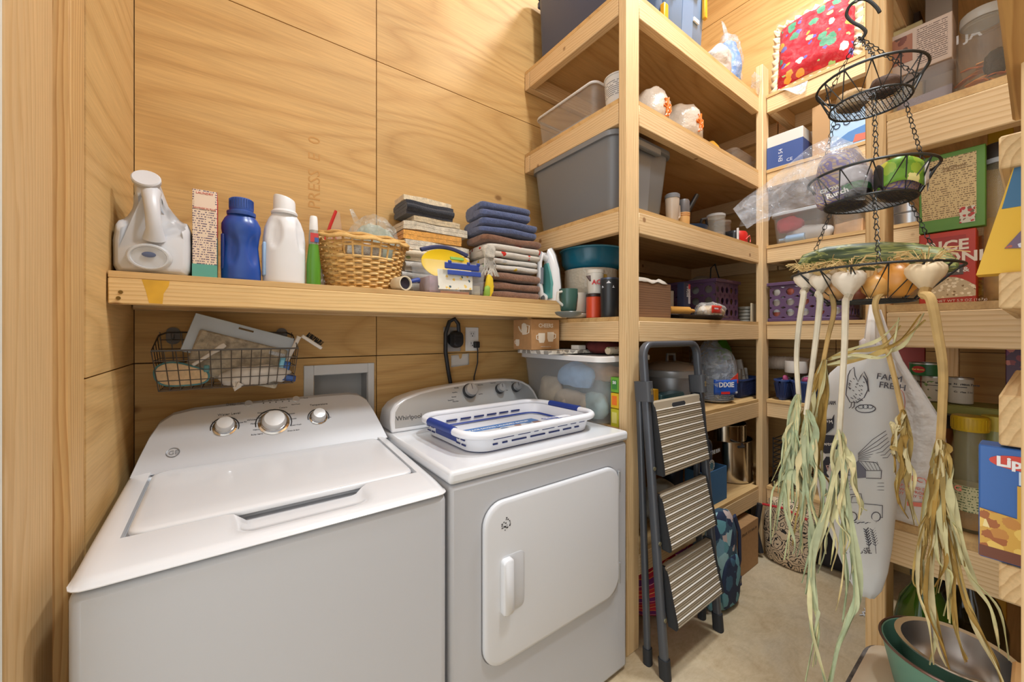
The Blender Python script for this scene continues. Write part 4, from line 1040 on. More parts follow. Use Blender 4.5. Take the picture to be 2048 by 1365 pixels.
# ---------------------------------------------------------------- deep shelving beside the dryer
Z1, Z2, Z3, Z4, Z5, Z6 = LEV
GRAYT = mat((118, 121, 125), .4); BLUT = mat((84, 104, 134), .4); BLUT2 = mat((110, 134, 166), .4)
def tote(name, label, x0, x1, y0, y1, z, h, m, lidm=None, taper=.9, r=.04, rz=0, group=None, ribs=True, rim=.012):
    t = thing(name, label, 'storage tote', ((x0+x1)/2, (y0+y1)/2, z), rz, group)
    w, d = x1-x0, y1-y0
    tub_part(t, 'body', w-.03, d-.03, h, r, taper, m, .003, rim, .022)
    if ribs:
        for s in (-1, 1):
            MB().loft([[(x, y*k, zz) for x, y in ((-.05, s*(d-.03)/2*.985), (.05, s*(d-.03)/2*.985), (.05, s*((d-.03)/2+.004)), (-.05, s*((d-.03)/2+.004)))] for zz, k in ((.03, .91), (h-.03, .99))]).build('rib', m, t)
            MB().box(-.09, .09, min(s*(d/2-.012), s*(d/2+.012)), max(s*(d/2-.012), s*(d/2+.012)), h-.05, h-.016).build('handle', m, t, bevel=.006)
    if lidm: lid_part(t, 'lid', w-.012, d-.012, h+.006, r, lidm, .02, .008)
    return t
# top visible shelf
tote('storage_tote', 'large dark blue tote against the wall on the highest shelf', 1.36, 1.62, 1.10, 1.66, Z1, .42, mat((72, 82, 108), .4))
tb = tote('storage_tote', 'light blue tote with yellow latch on the highest shelf', 1.735, 2.135, 1.066, 1.52, Z1, .40, BLUT2, mat((50, 70, 110), .4))
for x in (-.14, .14):
    MB().box(x-.014, x+.014, -.232, -.212, .24, .42).build('latch', mat((214, 158, 24), .35), tb, bevel=.006)
MB().box(.05, .10, -.2135, -.206, .20, .22).build('sticker', WHITE, tb)
def bagt(name, label, cat, loc, size, m, seed, amp=.014, scale=12., tie=None, film_m=None, rz=0, group=None, flat=.25, rot=None, top=1., ears=True):
    t = thing(name, label, cat, loc, rz, group, rot)
    b = blob(size, seed, amp, scale, 30, 20, flat, .75, top); b.build('bag', m, t, angle=80)
    zt_ = 2*size[2]
    if tie:
        k = MB().lathe([(.006, -.012), (.012, -.004), (.012, .004), (.006, .012)], 10, (0, 0, zt_*.96)).build('tie', tie, t)
    if ears and tie:
        for s in (-1, 1):
            MB().grid(lambda i, j: (s*(.005+.05*i)+.006*math.sin(j*9+seed), .02*(j-.5)*(1+i)+.006*math.sin(i*7), zt_*.96+.035*i-.02*i*i+.01*math.sin(j*5+i*4)), 5, 5).build('handle', m, t, solid=.001)
    return t
PB = clear((204, 198, 192), .82, .25, .5, 30)
bagt('shopping_bag', 'white plastic shopping bag with an orange mark beside the light blue tote', 'bag', (2.285, 1.10, Z1), (.085, .06, .092), PB, 3., .02, 14., mat((230, 150, 50), .5), ears=False)
wb_ = bagt('wrapped_pillow', 'blue fabric in clear crinkled wrap at the end of the highest shelf', 'bag', (2.475, 1.130, Z1), (.075, .062, .165), mat((88, 126, 176), .7, 0, .3, 30, .2), 8., .015)
blob((.092, .072, .185), 9., .020, 16, 30, 20).build('wrap', film((206, 214, 224), .12, .55, 22), wb_, angle=80)
MB().loft([[(.02*math.cos(a)-.02, .012*math.sin(a), .33) for a in (i*.785 for i in range(8))], [(.03*math.cos(a)-.05, .006*math.sin(a), .40) for a in (i*.785 for i in range(8))], [(.02*math.cos(a)-.07, .003*math.sin(a), .42) for a in (i*.785 for i in range(8))]]).build('wrap_top', film((206, 214, 224), .12, .55, 22), wb_)
MB().grid(lambda i, j: (.03+.22*i+.01*math.sin(j*8), -.11-.01*math.sin(i*6)-.02*j, .10*j*(1-i*.6)+.01*math.sin(i*9+j*4)+.002), 10, 6).build('wrap_tail', film((206, 214, 224), .12, .55, 22), wb_, solid=.001)
ta = tote('storage_tote', 'blue tote with yellow latch tucked behind the corner post', 1.645, 1.722, 1.066, 1.50, Z1, .40, mat((96, 118, 152), .4), None, .97, .02, ribs=False)
MB().box(-.018, .018, -.232, -.206, .0, .12).build('latch', mat((214, 158, 24), .35), ta, bevel=.006)
# second shelf
t = thing('storage_bin', 'clear grey lidless bin with an orange item at the edge of the second shelf', 'bin', (1.485, 1.42, Z2)); t.scale = (1, .9, 1)
tub_part(t, 'body', .25, .46, .165, .035, .88, clear((196, 190, 182), .42, .2), .003, .008, .006, rim_m=None)
MB().loft([rr(.268, .478, .04, 6, .160), rr(.274, .484, .043, 6, .164), rr(.268, .478, .04, 6, .172), rr(.240, .450, .03, 6, .168)], False, False).build('rim', clear((224, 224, 224), .75, .2), t)
MB().tube([(-.09, -.12, .03), (-.085, .0, .022), (-.08, .14, .02)], [.012, .010, .006], 10).build('contents', mat((232, 110, 70), .5), t)
MB().box(-.08, .09, -.15, .16, .004, .06).jitter(.01, 14).build('contents', mat((170, 176, 184), .7, 0, .3, 20, .15), t)
mb_ = lathe_thing('measuring_bucket', 'white plastic mixing bucket with printed measures on the second shelf', 'bucket', (1.432, 1.128, Z2), [('body', [(.056, 0), (.058, .004), (.066, .14), (.066, .146), (.070, .146), (.070, .152), (.063, .152), (.054, .006)], mat((214, 216, 216), .4)), ('scale_print', [(.0622, .055), (.0668, .125)], fineprint((214, 216, 216), (120, 124, 132), 120., 'X', 'Z', .6))])
ORT = mat((232, 118, 34), .5)
for i, (u, lab, sz) in enumerate(((1312, 'white shopping bag tied with orange nearer the corner post', (.10, .10, .108)), (1372, 'white shopping bag tied with orange beside the yellow packet', (.12, .115, .115)))):
    x = gx(u, 1.13)
    t = bagt('shopping_bag', lab, 'bag', (x, 1.165, Z2), sz, clear((208, 196, 182), .86, .25, .6, 26), 11+i*3., .018, 13.)
    b = MB()
    for k in range(9):
        a = k*.7; b.tube([(.015*math.cos(a), -sz[1]*.86+.01*math.sin(a), sz[2]*1.25), (.03*math.cos(a+.5), -sz[1]*.98, sz[2]*1.1+.03*math.sin(a*2)), (.02*math.cos(a*2), -sz[1]*1.0, sz[2]*.75+.03*math.sin(a))], .0045, 5)
    b.build('tie', ORT, t)
t = bagt('yellow_packet', 'mustard yellow packet behind the tied shopping bags', 'packet', (gx(1424, 1.12), 1.13, Z2), (.06, .05, .055), mat((190, 140, 24), .5), 15., .012)
t = thing('shoe_box', 'clear empty shoebox container near the end of the second shelf', 'container', (2.60, 1.21, Z2))
tub_part(t, 'body', .30, .26, .12, .02, .92, clear((190, 184, 178), .34, .15), .003, .006, .006)
MB().box(-.08, .06, -.09, .06, .004, .03).jitter(.008, 20).build('contents', mat((140, 104, 80), .8, 0, .3, 30, .3), t)
# third shelf
tote('storage_tote', 'large grey tote with a dark blue rim on the third shelf', 1.325, 1.78, 1.064, 1.655, Z3, .348, GRAYT, None, .86, .05, rim=.014)
CLR = clear((206, 200, 192), .4, .1)
t = lathe_thing('tumbler', 'tall clear tumbler with a grey lid beside the grey tote', 'tumbler', (gx(1337, 1.095), 1.075, Z3), [('body', [(.026, 0), (.028, .003), (.034, .125), (.033, .13), (.030, .125), (.025, .006)], clear((214, 196, 176), .6, .12)), ('lid', [(.0355, .128), (.0355, .146), (.030, .150), (.001, .150)], mat((112, 112, 114), .5))])
MB().tube([(.034, 0, .11), (.062, 0, .105), (.064, 0, .05), (.032, 0, .03)], .006, 8).build('handle', clear((214, 196, 176), .7, .15), t)
lathe_thing('travel_cup', 'wooden banded cup with a grey lid next to the tall tumbler', 'cup', (gx(1361, 1.10), 1.085, Z3), [('body', [(.027, 0), (.029, .004), (.032, .075), (.032, .08)], mat((222, 176, 112), .5)), ('band', [(.0325, .062), (.0325, .066)], mat((176, 110, 60), .5)), ('band', [(.0325, .072), (.0325, .076)], mat((176, 110, 60), .5)), ('lid', [(.031, .08), (.030, .14), (.026, .148), (.001, .149)], mat((92, 88, 88), .4))])
pn = thing('frying_pan', 'dark blue frying pan with a black handle pointing up', 'pan', (2.08, 1.165, Z3))
MB().lathe([(.075, 0), (.082, .004), (.098, .05), (.098, .053), (.092, .053), (.076, .008), (.001, .006)], 32).build('bowl', mat((40, 58, 88), .35, .2), pn)
MB().tube([(-.085, -.02, .05), (-.10, -.03, .08), (-.065, -.05, .15), (-.03, -.065, .215)], [.008, .010, .013, .012], 10).build('handle', mat((34, 32, 34), .5), pn)
MB().tube([(-.02, -.08, .05), (-.03, -.09, .075), (.02, -.09, .09), (.05, -.08, .055)], .007, 8).build('side_handle', mat((40, 38, 40), .5), pn)
for i, (u, y, r, h, lab) in enumerate(((1432, 1.10, .048, .130, 'clear glass storage jar beside the dark blue pan'), (1445, 1.20, .048, .165, 'taller clear glass container beside the red handled appliance'))):
    t = lathe_thing('glass_jar', lab, 'jar', (gx(u, y), y, Z3), [('body', [(r*.9, 0), (r, .004), (r, h), (r*.97, h), (r*.95, .006)], clear((214, 214, 208), .22, .06)), ('lid', [(r*1.03, h), (r*1.03, h+.012), (r*.9, h+.016), (.001, h+.016)], clear((220, 220, 220), .5, .1))])
    MB().lathe([(r*.8, .008), (r*.8, h*.3), (.001, h*.33)], 18).build('contents', mat((120, 104, 88), .8, 0, .4, 60, .3), t)
rd = thing('waffle_iron', 'black and red kitchen appliance at the end of the third shelf', 'appliance', (2.475, 1.115, Z3))
MB().box(-.045, .01, -.05, .09, 0, .085).build('body', mat((44, 46, 50), .35), rd, bevel=.02, seg=3)
MB().lathe([(.05, 0), (.058, .01), (.058, .07), (.05, .085), (.001, .088)], 24, (.055, -.01, 0)).build('cover', mat((196, 36, 32), .35), rd)
MB().tube([(.03, -.072, .03), (.06, -.08, .055), (.095, -.07, .04), (.08, -.075, .018)], .003, 6).build('cord', mat((206, 90, 84), .5), rd)
MB().box(-.040, -.034, -.06, -.05, .01, .09).build('clip', WHITE, rd)
# fourth shelf, laundry end
ENB = mat((34, 110, 136), .2)
t = lathe_thing('mixing_bowl', 'glossy teal enamel basin stacked on the white crock', 'bowl', (1.575, 1.425, Z4+.262), [('bowl', [(.13, 0), (.14, .004), (.158, .03), (.168, .10), (.168, .104), (.161, .104), (.14, .03), (.12, .008), (.001, .006)], ENB)], n=40)
MB().tube([(.170*math.cos(a), .170*math.sin(a), .104) for a in (2*math.pi*i/48 for i in range(48))], .004, 6, True).build('rim', mat((90, 160, 184), .25), t)
CRK = N('dimpled_ceramic'); v = CRK.coord(False)
vo = CRK.n('ShaderNodeTexVoronoi', i_Vector=v, i_Scale=70.); CRK.setp(Base_Color=lin((212, 204, 186)), Roughness=.3); CRK.bump(vo.outputs['Distance'], .6, .004)
lathe_thing('serving_bowl', 'white and green bowls stacked under the white crock', 'bowl', (1.545, 1.42, Z4+.032), [('bowl', [(.07, 0), (.075, .004), (.118, .075), (.119, .08), (.112, .08), (.07, .01), (.001, .008)], mat((188, 190, 176), .25, 0, 0, 20, .2))], n=36)
lathe_thing('ceramic_crock', 'dimpled cream ceramic crock under the teal basin', 'crock', (1.56, 1.42, Z4+.136), [('body', [(.12, -.02), (.135, .0), (.138, .06), (.136, .118), (.139, .124), (.132, .125), (.13, .01), (.001, .0)], CRK.m)], n=40)
lathe_thing('casserole', 'white casserole dish at the bottom of the dish stack', 'dish', (1.575, 1.44, Z4), [('dish', [(.115, 0), (.12, .003), (.124, .028), (.12, .03), (.115, .006), (.001, .005)], mat((216, 212, 204), .25))], n=36)
for i, (u, v_, y, lab, col) in enumerate(((1137, 585, 1.245, 'green glazed mug standing in front of the cream crock', (58, 92, 84)), (1158, 585, 1.34, 'white mug with a small rooster print by the white cup', (222, 218, 208)))):
    z = Z4
    t = lathe_thing('coffee_mug', lab, 'mug', (gx(u, y)+(.0 if i else .0), y, z+(.028 if not i else .028)), [('cup', [(.032, 0), (.036, .004), (.042, .06), (.042, .095), (.042, .098), (.038, .098), (.037, .06), (.03, .008), (.001, .006)], mat(col, .2))])
    MB().tube([(-.038, 0, .085), (-.064, 0, .08), (-.068, 0, .045), (-.036, 0, .025)], .006, 8).build('handle', mat(col if i else (216, 214, 206), .2), t)
    lathe_thing('saucer', 'scalloped plate under the '+('green glazed mug' if not i else 'rooster mug'), 'plate', (gx(u, y)+(.0 if i else .0), y, z), [('plate', [(.03, 0), (.055, .012), (.062, .022), (.060, .025), (.04, .018), (.001, .012)], mat((206, 206, 198) if i else (110, 114, 106), .3))])
paint_ = t = lathe_thing('paint_cup', 'white plastic cup with red store lettering standing on the red jar', 'cup', (1.392, 1.238, Z4+.1155), [('body', [(.027, 0), (.029, .003), (.035, .082), (.037, .083), (.037, .096), (.033, .096), (.028, .006)], mat((226, 224, 216), .35))])
t.scale = (1.14,)*3
words(t, 'ACE', .026, (-.036, -.015, .035), (.62, -.78, 0), (0, .05, 1), mat((196, 36, 40), .5), bold=.03)
rj_ = lathe_thing('red_jar', 'orange red lidded jar below the white lettered cup', 'jar', (1.388, 1.243, Z4), [('body', [(.03, 0), (.033, .003), (.033, .085), (.030, .09)], mat((206, 74, 40), .3)), ('lid', [(.0335, .088), (.0335, .098), (.030, .1), (.001, .1)], mat((60, 40, 34), .4))]); rj_.scale = (1.08, 1.08, 1.14)
t = lathe_thing('black_tumbler', 'black insulated tumbler with small white lettering beside the corner post', 'tumbler', (1.386, 1.148, Z4), [('body', [(.034, 0), (.037, .004), (.039, .145), (.038, .150)], mat((38, 42, 46), .35)), ('rim', [(.0385, .149), (.0385, .155), (.035, .155), (.034, .14), (.001, .139)], mat((90, 100, 120), .3, .6))])
t.scale = (1.06, 1.06, 1.14)
words(t, 'NORRELL', .012, (-.0415, .005, .115), (.5, -.86, 0), (0, 0, 1), mat((214, 216, 220), .5), bold=.02)
MB().prism([(-.010, .132), (.0, .142), (.010, .132)], -.0405, -.0395, 'XZ').move(Matrix.Rotation(R(-55), 4, 'Z')).build('emblem', mat((214, 216, 220), .5), t)
t = thing('paint_scraper', 'dark triangular scraper with a printed sticker leaning behind the black tumbler', 'scraper', (1.43, 1.235, Z4+.105), rot=(0, R(-22), 0))
MB().prism([(-.06, .12), (.05, .10), (.03, .0), (.0, .0)], -.004, .004, 'XZ').build('blade', mat((112, 96, 96), .5), t)
MB().box(-.012, .012, -.010, -.004, .0, .09).build('sticker', fineprint((220, 200, 170), (100, 60, 40), 260), t)
MB().box(-.014, .014, -.008, .008, -.10, .0).build('handle', mat((180, 130, 60), .6), t, bevel=.004)
t = thing('pastry_comb', 'mustard yellow toothed scraper in front of the cream crock', 'scraper', (1.455, 1.275, Z4+.0))
MB().lathe([(.03, -.004), (.03, .004)], 24, (-.02, 0, .185), 'Y').build('disc', mat((196, 150, 40), .5), t)
MB().box(-.035, .06, -.004, .004, .195, .222).build('comb_back', mat((206, 160, 50), .5), t)
for i in range(10): MB().box(-.03+i*.009, -.026+i*.009, -.0055, -.0035, .198, .220).build('tooth', mat((226, 190, 90), .5), t)
MB().box(-.01, .01, -.004, .004, .0, .185).build('handle', mat((190, 146, 44), .5), t)
# fourth shelf, front run
t = thing('wooden_crate', 'dark stained wooden box holding folded paper on the fourth shelf', 'box', (1.595, 1.145, Z4)); t.scale = (1.38, 1, 1.22)
DW = wood('X', (134, 100, 74), (84, 58, 40)); DW2 = wood('Y', (134, 100, 74), (84, 58, 40))
for y in (-.085, .073): MB().box(-.10, .10, y, y+.012, 0, .135).build('side_board', DW, t, bevel=.001)
for x in (-.10, .09): MB().box(x, x+.010, -.0725, .0725, 0, .135).build('end_board', DW2, t, bevel=.001)
MB().box(-.089, .089, -.072, .072, .001, .010).build('base_board', DW, t)
t = thing('paper_towel', 'crumpled white paper lying over the dark wooden box', 'paper', (1.575, 1.145, Z4+.170)); t.scale = (1.25, 1, 1)
MB().grid(lambda i, j: (-.10+.20*i, -.088+.17*j, .012+.014*noise.noise(Vector((i*5, j*5, 2)))-(.018*max(0, .12-j)/.12)), 16, 12).build('sheet', mat((222, 216, 206), .8, 0, .2, 40), t, solid=.002)
t = lathe_thing('squeeze_bottle', 'white squeeze bottle standing behind the wooden box', 'bottle', (gx(1290, 1.28), 1.28, Z4), [('body', [(.04, 0), (.043, .004), (.043, .15), (.03, .18), (.02, .185)], mat((210, 206, 200), .4)), ('cap', [(.024, .184), (.024, .215), (.001, .217)], mat((196, 192, 196), .4))])
t = bagt('snack_bag', 'black and white foil snack bag behind the wooden box', 'bag', (1.745, 1.275, Z4), (.055, .04, .115), mat((52, 46, 44), .3, 0, .5, 20), 21., .016, 16, None)
t = bagt('flour_bag', 'white paper bag with a brown mark beside the foil bag', 'bag', (1.965, 1.30, Z4), (.07, .05, .115), mat((216, 212, 206), .6, 0, .4, 20), 23., .014, 16, None)
t = lathe_thing('dark_pan', 'dark round pan standing on edge behind the purple crate', 'pan', (2.55, 1.545, Z4+.13), [('pan', [(.001, -.01), (.10, -.01), (.11, .02), (.105, .02), (.095, 0), (.001, 0)], mat((48, 32, 28), .4))], rot=(R(80), 0, 0))
t = carton('envelope_box', 'grey flat carton standing between the wooden box and purple crate', 'box', 1.78, 1.95, 1.175, 1.205, Z4, Z4+.16, mat((186, 180, 172), .7))
t = carton('knife_box', 'dark blue box with white lettering on end beside the purple crate', 'box', 1.965, 2.025, 1.125, 1.165, Z4, Z4+.205, mat((40, 46, 74), .5), flaps=False)
words(t, 'TYLOS', .020, (-.004, -.0207, .185), (0, 0, -1), (1, 0, 0), mat((220, 220, 226), .5), bold=.02)
MB().box(.012, .030, -.0212, -.0202, .09, .195).build('label', mat((196, 190, 196), .4), t)
MB().box(.012, .030, -.0215, -.0205, .17, .195).build('label_band', mat((190, 50, 60), .4), t)
# rolling pin, red packets, tray
t = thing('rolling_pin', 'wooden rolling pin lying in front of the purple crate', 'rolling pin', (1.86, 1.095, Z4+.046), R(-12))
MB().lathe([(.008, -.11), (.011, -.10), (.011, -.075), (.021, -.07), (.021, .07), (.011, .075), (.011, .10), (.008, .11)], 18, axis='X').build('roller', mat((206, 150, 70), .5), t)
t = thing('baking_tray', 'dark grey metal baking tray lying at the shelf edge', 'tray', (1.985, 1.075, Z4)); t.scale = (1, .8, 1)
MB().loft([rr(.40, .10, .02, 4, .0), rr(.40, .10, .02, 4, .002), rr(.44, .135, .03, 4, .018), rr(.50, .15, .03, 4, .020), rr(.50, .15, .03, 4, .0225), rr(.43, .13, .03, 4, .021), rr(.39, .09, .02, 4, .004)]).build('pan', mat((78, 76, 80), .35, .7), t)
MB().box(-.25, -.215, -.03, .03, .0228, .0245).build('grip_hole', mat((150, 150, 154), .3, .8), t)
MB().box(.215, .25, -.03, .03, .0228, .0245).build('grip_hole', mat((150, 150, 154), .3, .8), t)
t = thing('tortilla_pack', 'packet of tortillas in clear film with a red label beside the purple crate', 'packet', (2.125, 1.062, Z4+.025), R(3))
b = blob((.13, .045, .026), 31., .010, 18, 28, 14, .3, .6); b.build('bread', mat((212, 186, 146), .6, 0, .3, 60, .12), t)
b = blob((.15, .055, .032), 33., .016, 16, 28, 14, .3, .6); b.build('wrap', film((238, 236, 232), .22, .7, 24), t)
MB().grid(lambda i, j: (-.115+.12*i, -.052-.006*math.sin(i*3.1)-.002, .010+.040*j), 8, 4).build('label', mat((206, 52, 36), .4), t, solid=.001)
words(t, 'TORTILLAS', .010, (-.10, -.0605, .030), (1, 0, 0), (0, 0, 1), WHITE, bold=.03)
# crates with round holes
PU = mat((92, 66, 96), .45)
def crate(label, x0, x1, y0, y1, z, h, group='purple plastic crates'):
    t = thing('plastic_crate', label, 'crate', ((x0+x1)/2, (y0+y1)/2, z), 0, group)
    a, b_ = (x1-x0)/2, (y1-y0)/2
    def panel(name, w, mtx, cols):
        """side with rows of round holes cut through it"""
        m = MB(); rows_ = 3; cw = w/cols; rh = (h-.05)/rows_; th = .004; n = 16
        z0_ = .022
        for r_ in range(rows_):
            for c_ in range(cols):
                cx, cz = -w/2+cw*(c_+.5), z0_+rh*(r_+.5); rad = min(cw, rh)*.34
                o_, i_ = [], []
                for k in range(n):
                    an = 2*math.pi*(k+.5)/n; ca, sa = math.cos(an), math.sin(an)
                    q = 1/max(abs(ca)/(cw/2), abs(sa)/(rh/2)); o_.append((cx+ca*q, cz+sa*q)); i_.append((cx+ca*rad, cz+sa*rad))
                rings_ = [[(x, -th/2, zz) for x, zz in o_], [(x, -th/2, zz) for x, zz in i_], [(x, th/2, zz) for x, zz in i_], [(x, th/2, zz) for x, zz in o_]]
                m.loft(rings_, False, False)
        m.box(-w/2, w/2, -th/2, th/2, 0, z0_); m.box(-w/2, w/2, -th/2, th/2, h-.028, h)
        m.move(mtx).build(name, PU, t, angle=30)
    for s in (-1, 1):
        panel('side_panel', 2*a-.006, Matrix.Translation((0, s*(b_-.004), 0)), 5)
        panel('end_panel', 2*b_-.006, Matrix.Translation((s*(a-.004), 0, 0)) @ Matrix.Rotation(R(90), 4, 'Z'), max(3, int(b_*2/.07)))
    MB().box(-a+.004, a-.004, -b_+.004, b_-.004, .002, .007).build('bottom', PU, t)
    for zz, e in ((.0, .006), (h-.02, .010)):
        b2 = MB()
        for x0_, x1_, y0_, y1_ in ((-a-e, a+e, -b_-e, -b_), (-a-e, a+e, b_, b_+e), (-a-e, -a, -b_, b_), (a, a+e, -b_, b_)): b2.box(x0_, x1_, y0_, y1_, zz, zz+.02)
        b2.build('rim', PU, t, bevel=.003)
    for s in (-1, 1):
        MB().box(-.04, .04, min(s*b_, s*(b_+.012)), max(s*b_, s*(b_+.012)), h-.012, h-.004).build('handle', mat((112, 86, 116), .4), t)
    return t
cr = crate('purple plastic crate with round holes on the deep shelf', 2.305, 2.600, 1.125, 1.45, Z4, .255)
t = thing('jar_funnel', 'grey dome of kitchenware rising out of the deep shelf crate', 'kitchenware', (2.46, 1.29, Z4+.012))
MB().lathe([(.10, 0), (.11, .18), (.08, .26), (.03, .285), (.001, .29)], 24).build('dome', mat((150, 150, 144), .35), t)
MB().tube([(-.13, -.12, .20), (-.12, -.12, .31), (-.07, -.12, .34), (-.02, -.12, .26)], .004, 6).build('cable', BLACK, t)
t = thing('lid_stack', 'pale plastic lids stacked behind the end of the purple crate', 'lid', (2.80, 1.16, Z4))
for i in range(5): MB().lathe([(.05, i*.022), (.055, i*.022+.004), (.055, i*.022+.018), (.05, i*.022+.020)], 20).build('lid', mat((176, 172, 160), .4), t)
t = carton('cream_card', 'cream card leaning at the end of the fourth shelf', 'card', 2.635, 2.70, 1.065, 1.072, Z4, Z4+.12, mat((206, 190, 160), .7), flaps=False)
t = lathe_thing('stock_tin', 'pale round tin behind the cream card', 'tin', (2.86, 1.40, Z4), [('body', [(.08, 0), (.08, .10), (.075, .11), (.001, .112)], mat((180, 184, 178), .4))])
# on and around the clear tote above the dryer
t = thing('storage_tote', 'frosted clear tote with a white lid and cloths inside next to the dryer', 'storage tote', (1.435, 1.365, Z5))
tub_part(t, 'body', .34, .54, .285, .04, .86, clear((204, 206, 206), .38, .3), .003, .010, .012)
lid_part(t, 'lid', .345, .545, .292, .04, mat((226, 226, 226), .35), .022, .016)
for k, (x, y, z, sz, col) in enumerate(((-.09, -.05, .15, (.05, .12, .055), (136, 176, 214)), (-.10, .12, .03, (.04, .09, .075), (206, 188, 160)), (-.10, -.03, .03, (.045, .14, .05), (216, 200, 176)), (.03, .0, .02, (.10, .22, .08), (120, 150, 160)), (.06, -.08, .17, (.07, .14, .04), (222, 170, 130)), (-.09, -.18, .02, (.04, .06, .06), (150, 180, 182)))):
    blob(sz, 40+k, .014, 16, 22, 14).move(Matrix.Translation((x, y, z))).build('folded_cloth', mat(col, .95, 0, .4, 60, .1), t)
t = carton('mug_carton', 'kraft carton printed with white mugs and teapot above the outlets', 'box', 1.125, 1.30, 1.385, 1.525, Z5+.325, Z5+.325+.143, mat((176, 132, 86), .75, 0, .04, 200, .03), rz=0)
pw = mat((222, 208, 188), .6)
words(t, 'CHEERS', .026, (0, -.0712, .105), (1, 0, 0), (0, 0, 1), pw, align='CENTER', bold=.02)
words(t, 'www.cheersmugs.com', .007, (0, -.0712, .012), (1, 0, 0), (0, 0, 1), pw, align='CENTER')
def mug_print(cx, cz, k, flip, plane):
    o_ = [(-.018, .02), (.018, .02), (.018, -.006), (.012, -.02), (-.012, -.02), (-.018, -.006)]
    f = (lambda a, b: (cx+a*k*flip, -.0712, cz+b*k)) if plane == 'f' else (lambda a, b: (-.0885, cx-a*k*flip, cz+b*k))
    patch(t, 'mug_print', [f(a, b) for a, b in (o_ if (flip > 0) == (plane == 'f') else o_[::-1])], pw, .0005)
    MB().tube([f(-.018, .012), f(-.028, .010), f(-.027, -.004), f(-.016, -.008)], .0022*k, 5).build('mug_print', pw, t)
mug_print(-.026, .055, 1.15, 1, 'f'); mug_print(.030, .060, 1.15, -1, 'f')
mug_print(.035, .032, .8, 1, 's')
tp2 = [(-.022, .028), (-.008, .034), (.010, .030), (.020, .008), (.014, -.02), (-.016, -.022), (-.024, -.004)]
patch(t, 'teapot_print', [(-.0885, -.02-a, .092+b) for a, b in tp2], pw, .0005)
MB().tube([(-.0885, -.036, .116), (-.0885, -.056, .112), (-.0885, -.052, .080), (-.0885, -.036, .076)], .003, 5).build('teapot_print', pw, t)
MB().tube([(-.0885, .0, .085), (-.0885, .016, .095), (-.0885, .026, .11)], [.006, .004, .003], 5).build('teapot_print', pw, t)
t = thing('paper_pad', 'grey and white lattice print pad lying on the white tote lid', 'pad', (1.345, 1.40, Z5+.306))
g = N('lattice_print'); v = g.coord(False); vo = g.n('ShaderNodeTexVoronoi', i_Vector=v, i_Scale=28., feature='DISTANCE_TO_EDGE'); g.setp(Base_Color=g.mix(g.math('LESS_THAN', vo.outputs['Distance'], .11), (150, 146, 138), (222, 218, 208)), Roughness=.7)
MB().box(-.19, .12, -.10, .13, 0, .017).build('pad', g.m, t, bevel=.002)
t = thing('fabric_roll', 'patterned cloth roll with leaf print on the white tote lid', 'cloth', (1.445, 1.145, Z5+.306+.0175))
MB().lathe([(.016, -.075), (.0175, -.07), (.0175, .09), (.016, .095)], 16, axis='X').build('roll', spots((206, 194, 170), [(190, 96, 76), (130, 140, 90), (206, 150, 90), (150, 120, 100)], 42, .3, .9, .2), t)
MB().lathe([(.0178, .06), (.0178, .085)], 16, axis='X').build('band', mat((70, 70, 74), .5), t)
t = thing('red_garment', 'dark red and black cloth bundle pushed under the shelf rail', 'cloth', (1.53, 1.27, Z5+.306))
blob((.13, .11, .035), 51, .012, 14).build('cloth', mat((92, 40, 38), .9, 0, .3, 40, .4), t)
blob((.08, .07, .038), 52, .012, 14).move(Matrix.Translation((.06, -.03, 0))).build('fold', mat((40, 38, 38), .9, 0, .3, 40, .3), t)
t = carton('small_white_box', 'small white box on the lattice pad beside the kraft carton', 'box', 1.345, 1.395, 1.30, 1.35, Z5+.324, Z5+.345, mat((206, 204, 198), .6))
for i, (z0, h, col, lab, ww) in enumerate(((0, .078, (196, 190, 40), 'yellow green box at the bottom beside the frosted tote', .05), (.080, .066, (226, 186, 34), 'yellow box in the middle of the small stack by the tote', .042), (.148, .066, (108, 168, 52), 'green box topping the small stack by the frosted tote', .036))):
    t = carton('wipe_box', lab, 'box', 1.336-(.05-ww)*0+.0, 1.336+ww, 1.058, 1.10, Z5+z0, Z5+z0+h, mat(col, .5), 'small boxes beside the frosted tote', flaps=False)
    MB().box(-ww/2-.0008, -ww/2, -.012, .014, h*.2, h*.8).build('label', mat(((226, 216, 120), (236, 120, 40), (60, 130, 60))[i], .5), t)
    if i == 2: words(t, '50', .018, (-ww/2-.0012, .010, .036), (0, -1, 0), (0, 0, 1), WHITE, bold=.03)
# fifth shelf
SIL = mat((150, 152, 155), .35, .5); STEEL = mat((196, 192, 186), .14, 1.)
cp_ = lathe_thing('slow_cooker', 'grey slow cooker with a glass lid behind the step ladder', 'cooker', (2.02, 1.235, Z5), [('base', [(.13, 0), (.145, .01), (.158, .05), (.16, .17), (.155, .18)], SIL), ('band', [(.162, .165), (.165, .175), (.165, .20), (.158, .204)], mat((190, 192, 194), .3, .4)), ('lid', [(.157, .203), (.14, .222), (.09, .24), (.03, .25), (.001, .25)], clear((190, 170, 150), .6, .08))], n=40)
MB().tube([(-.04, 0, .245), (-.035, 0, .285), (.035, 0, .285), (.04, 0, .245)], .008, 8).build('lid_handle', mat((150, 150, 152), .3, .6), cp_)
MB().tube([(.158, -.02, .03), (.172, -.02, .06), (.168, .0, .02), (.15, .02, .004)], .006, 8).build('foot_trim', mat((206, 206, 206), .3), cp_)
lp = thing('loaf_pan', 'dark teal loaf pan upside down in front of the slow cooker', 'pan', (1.775, 1.105, Z5+.014))
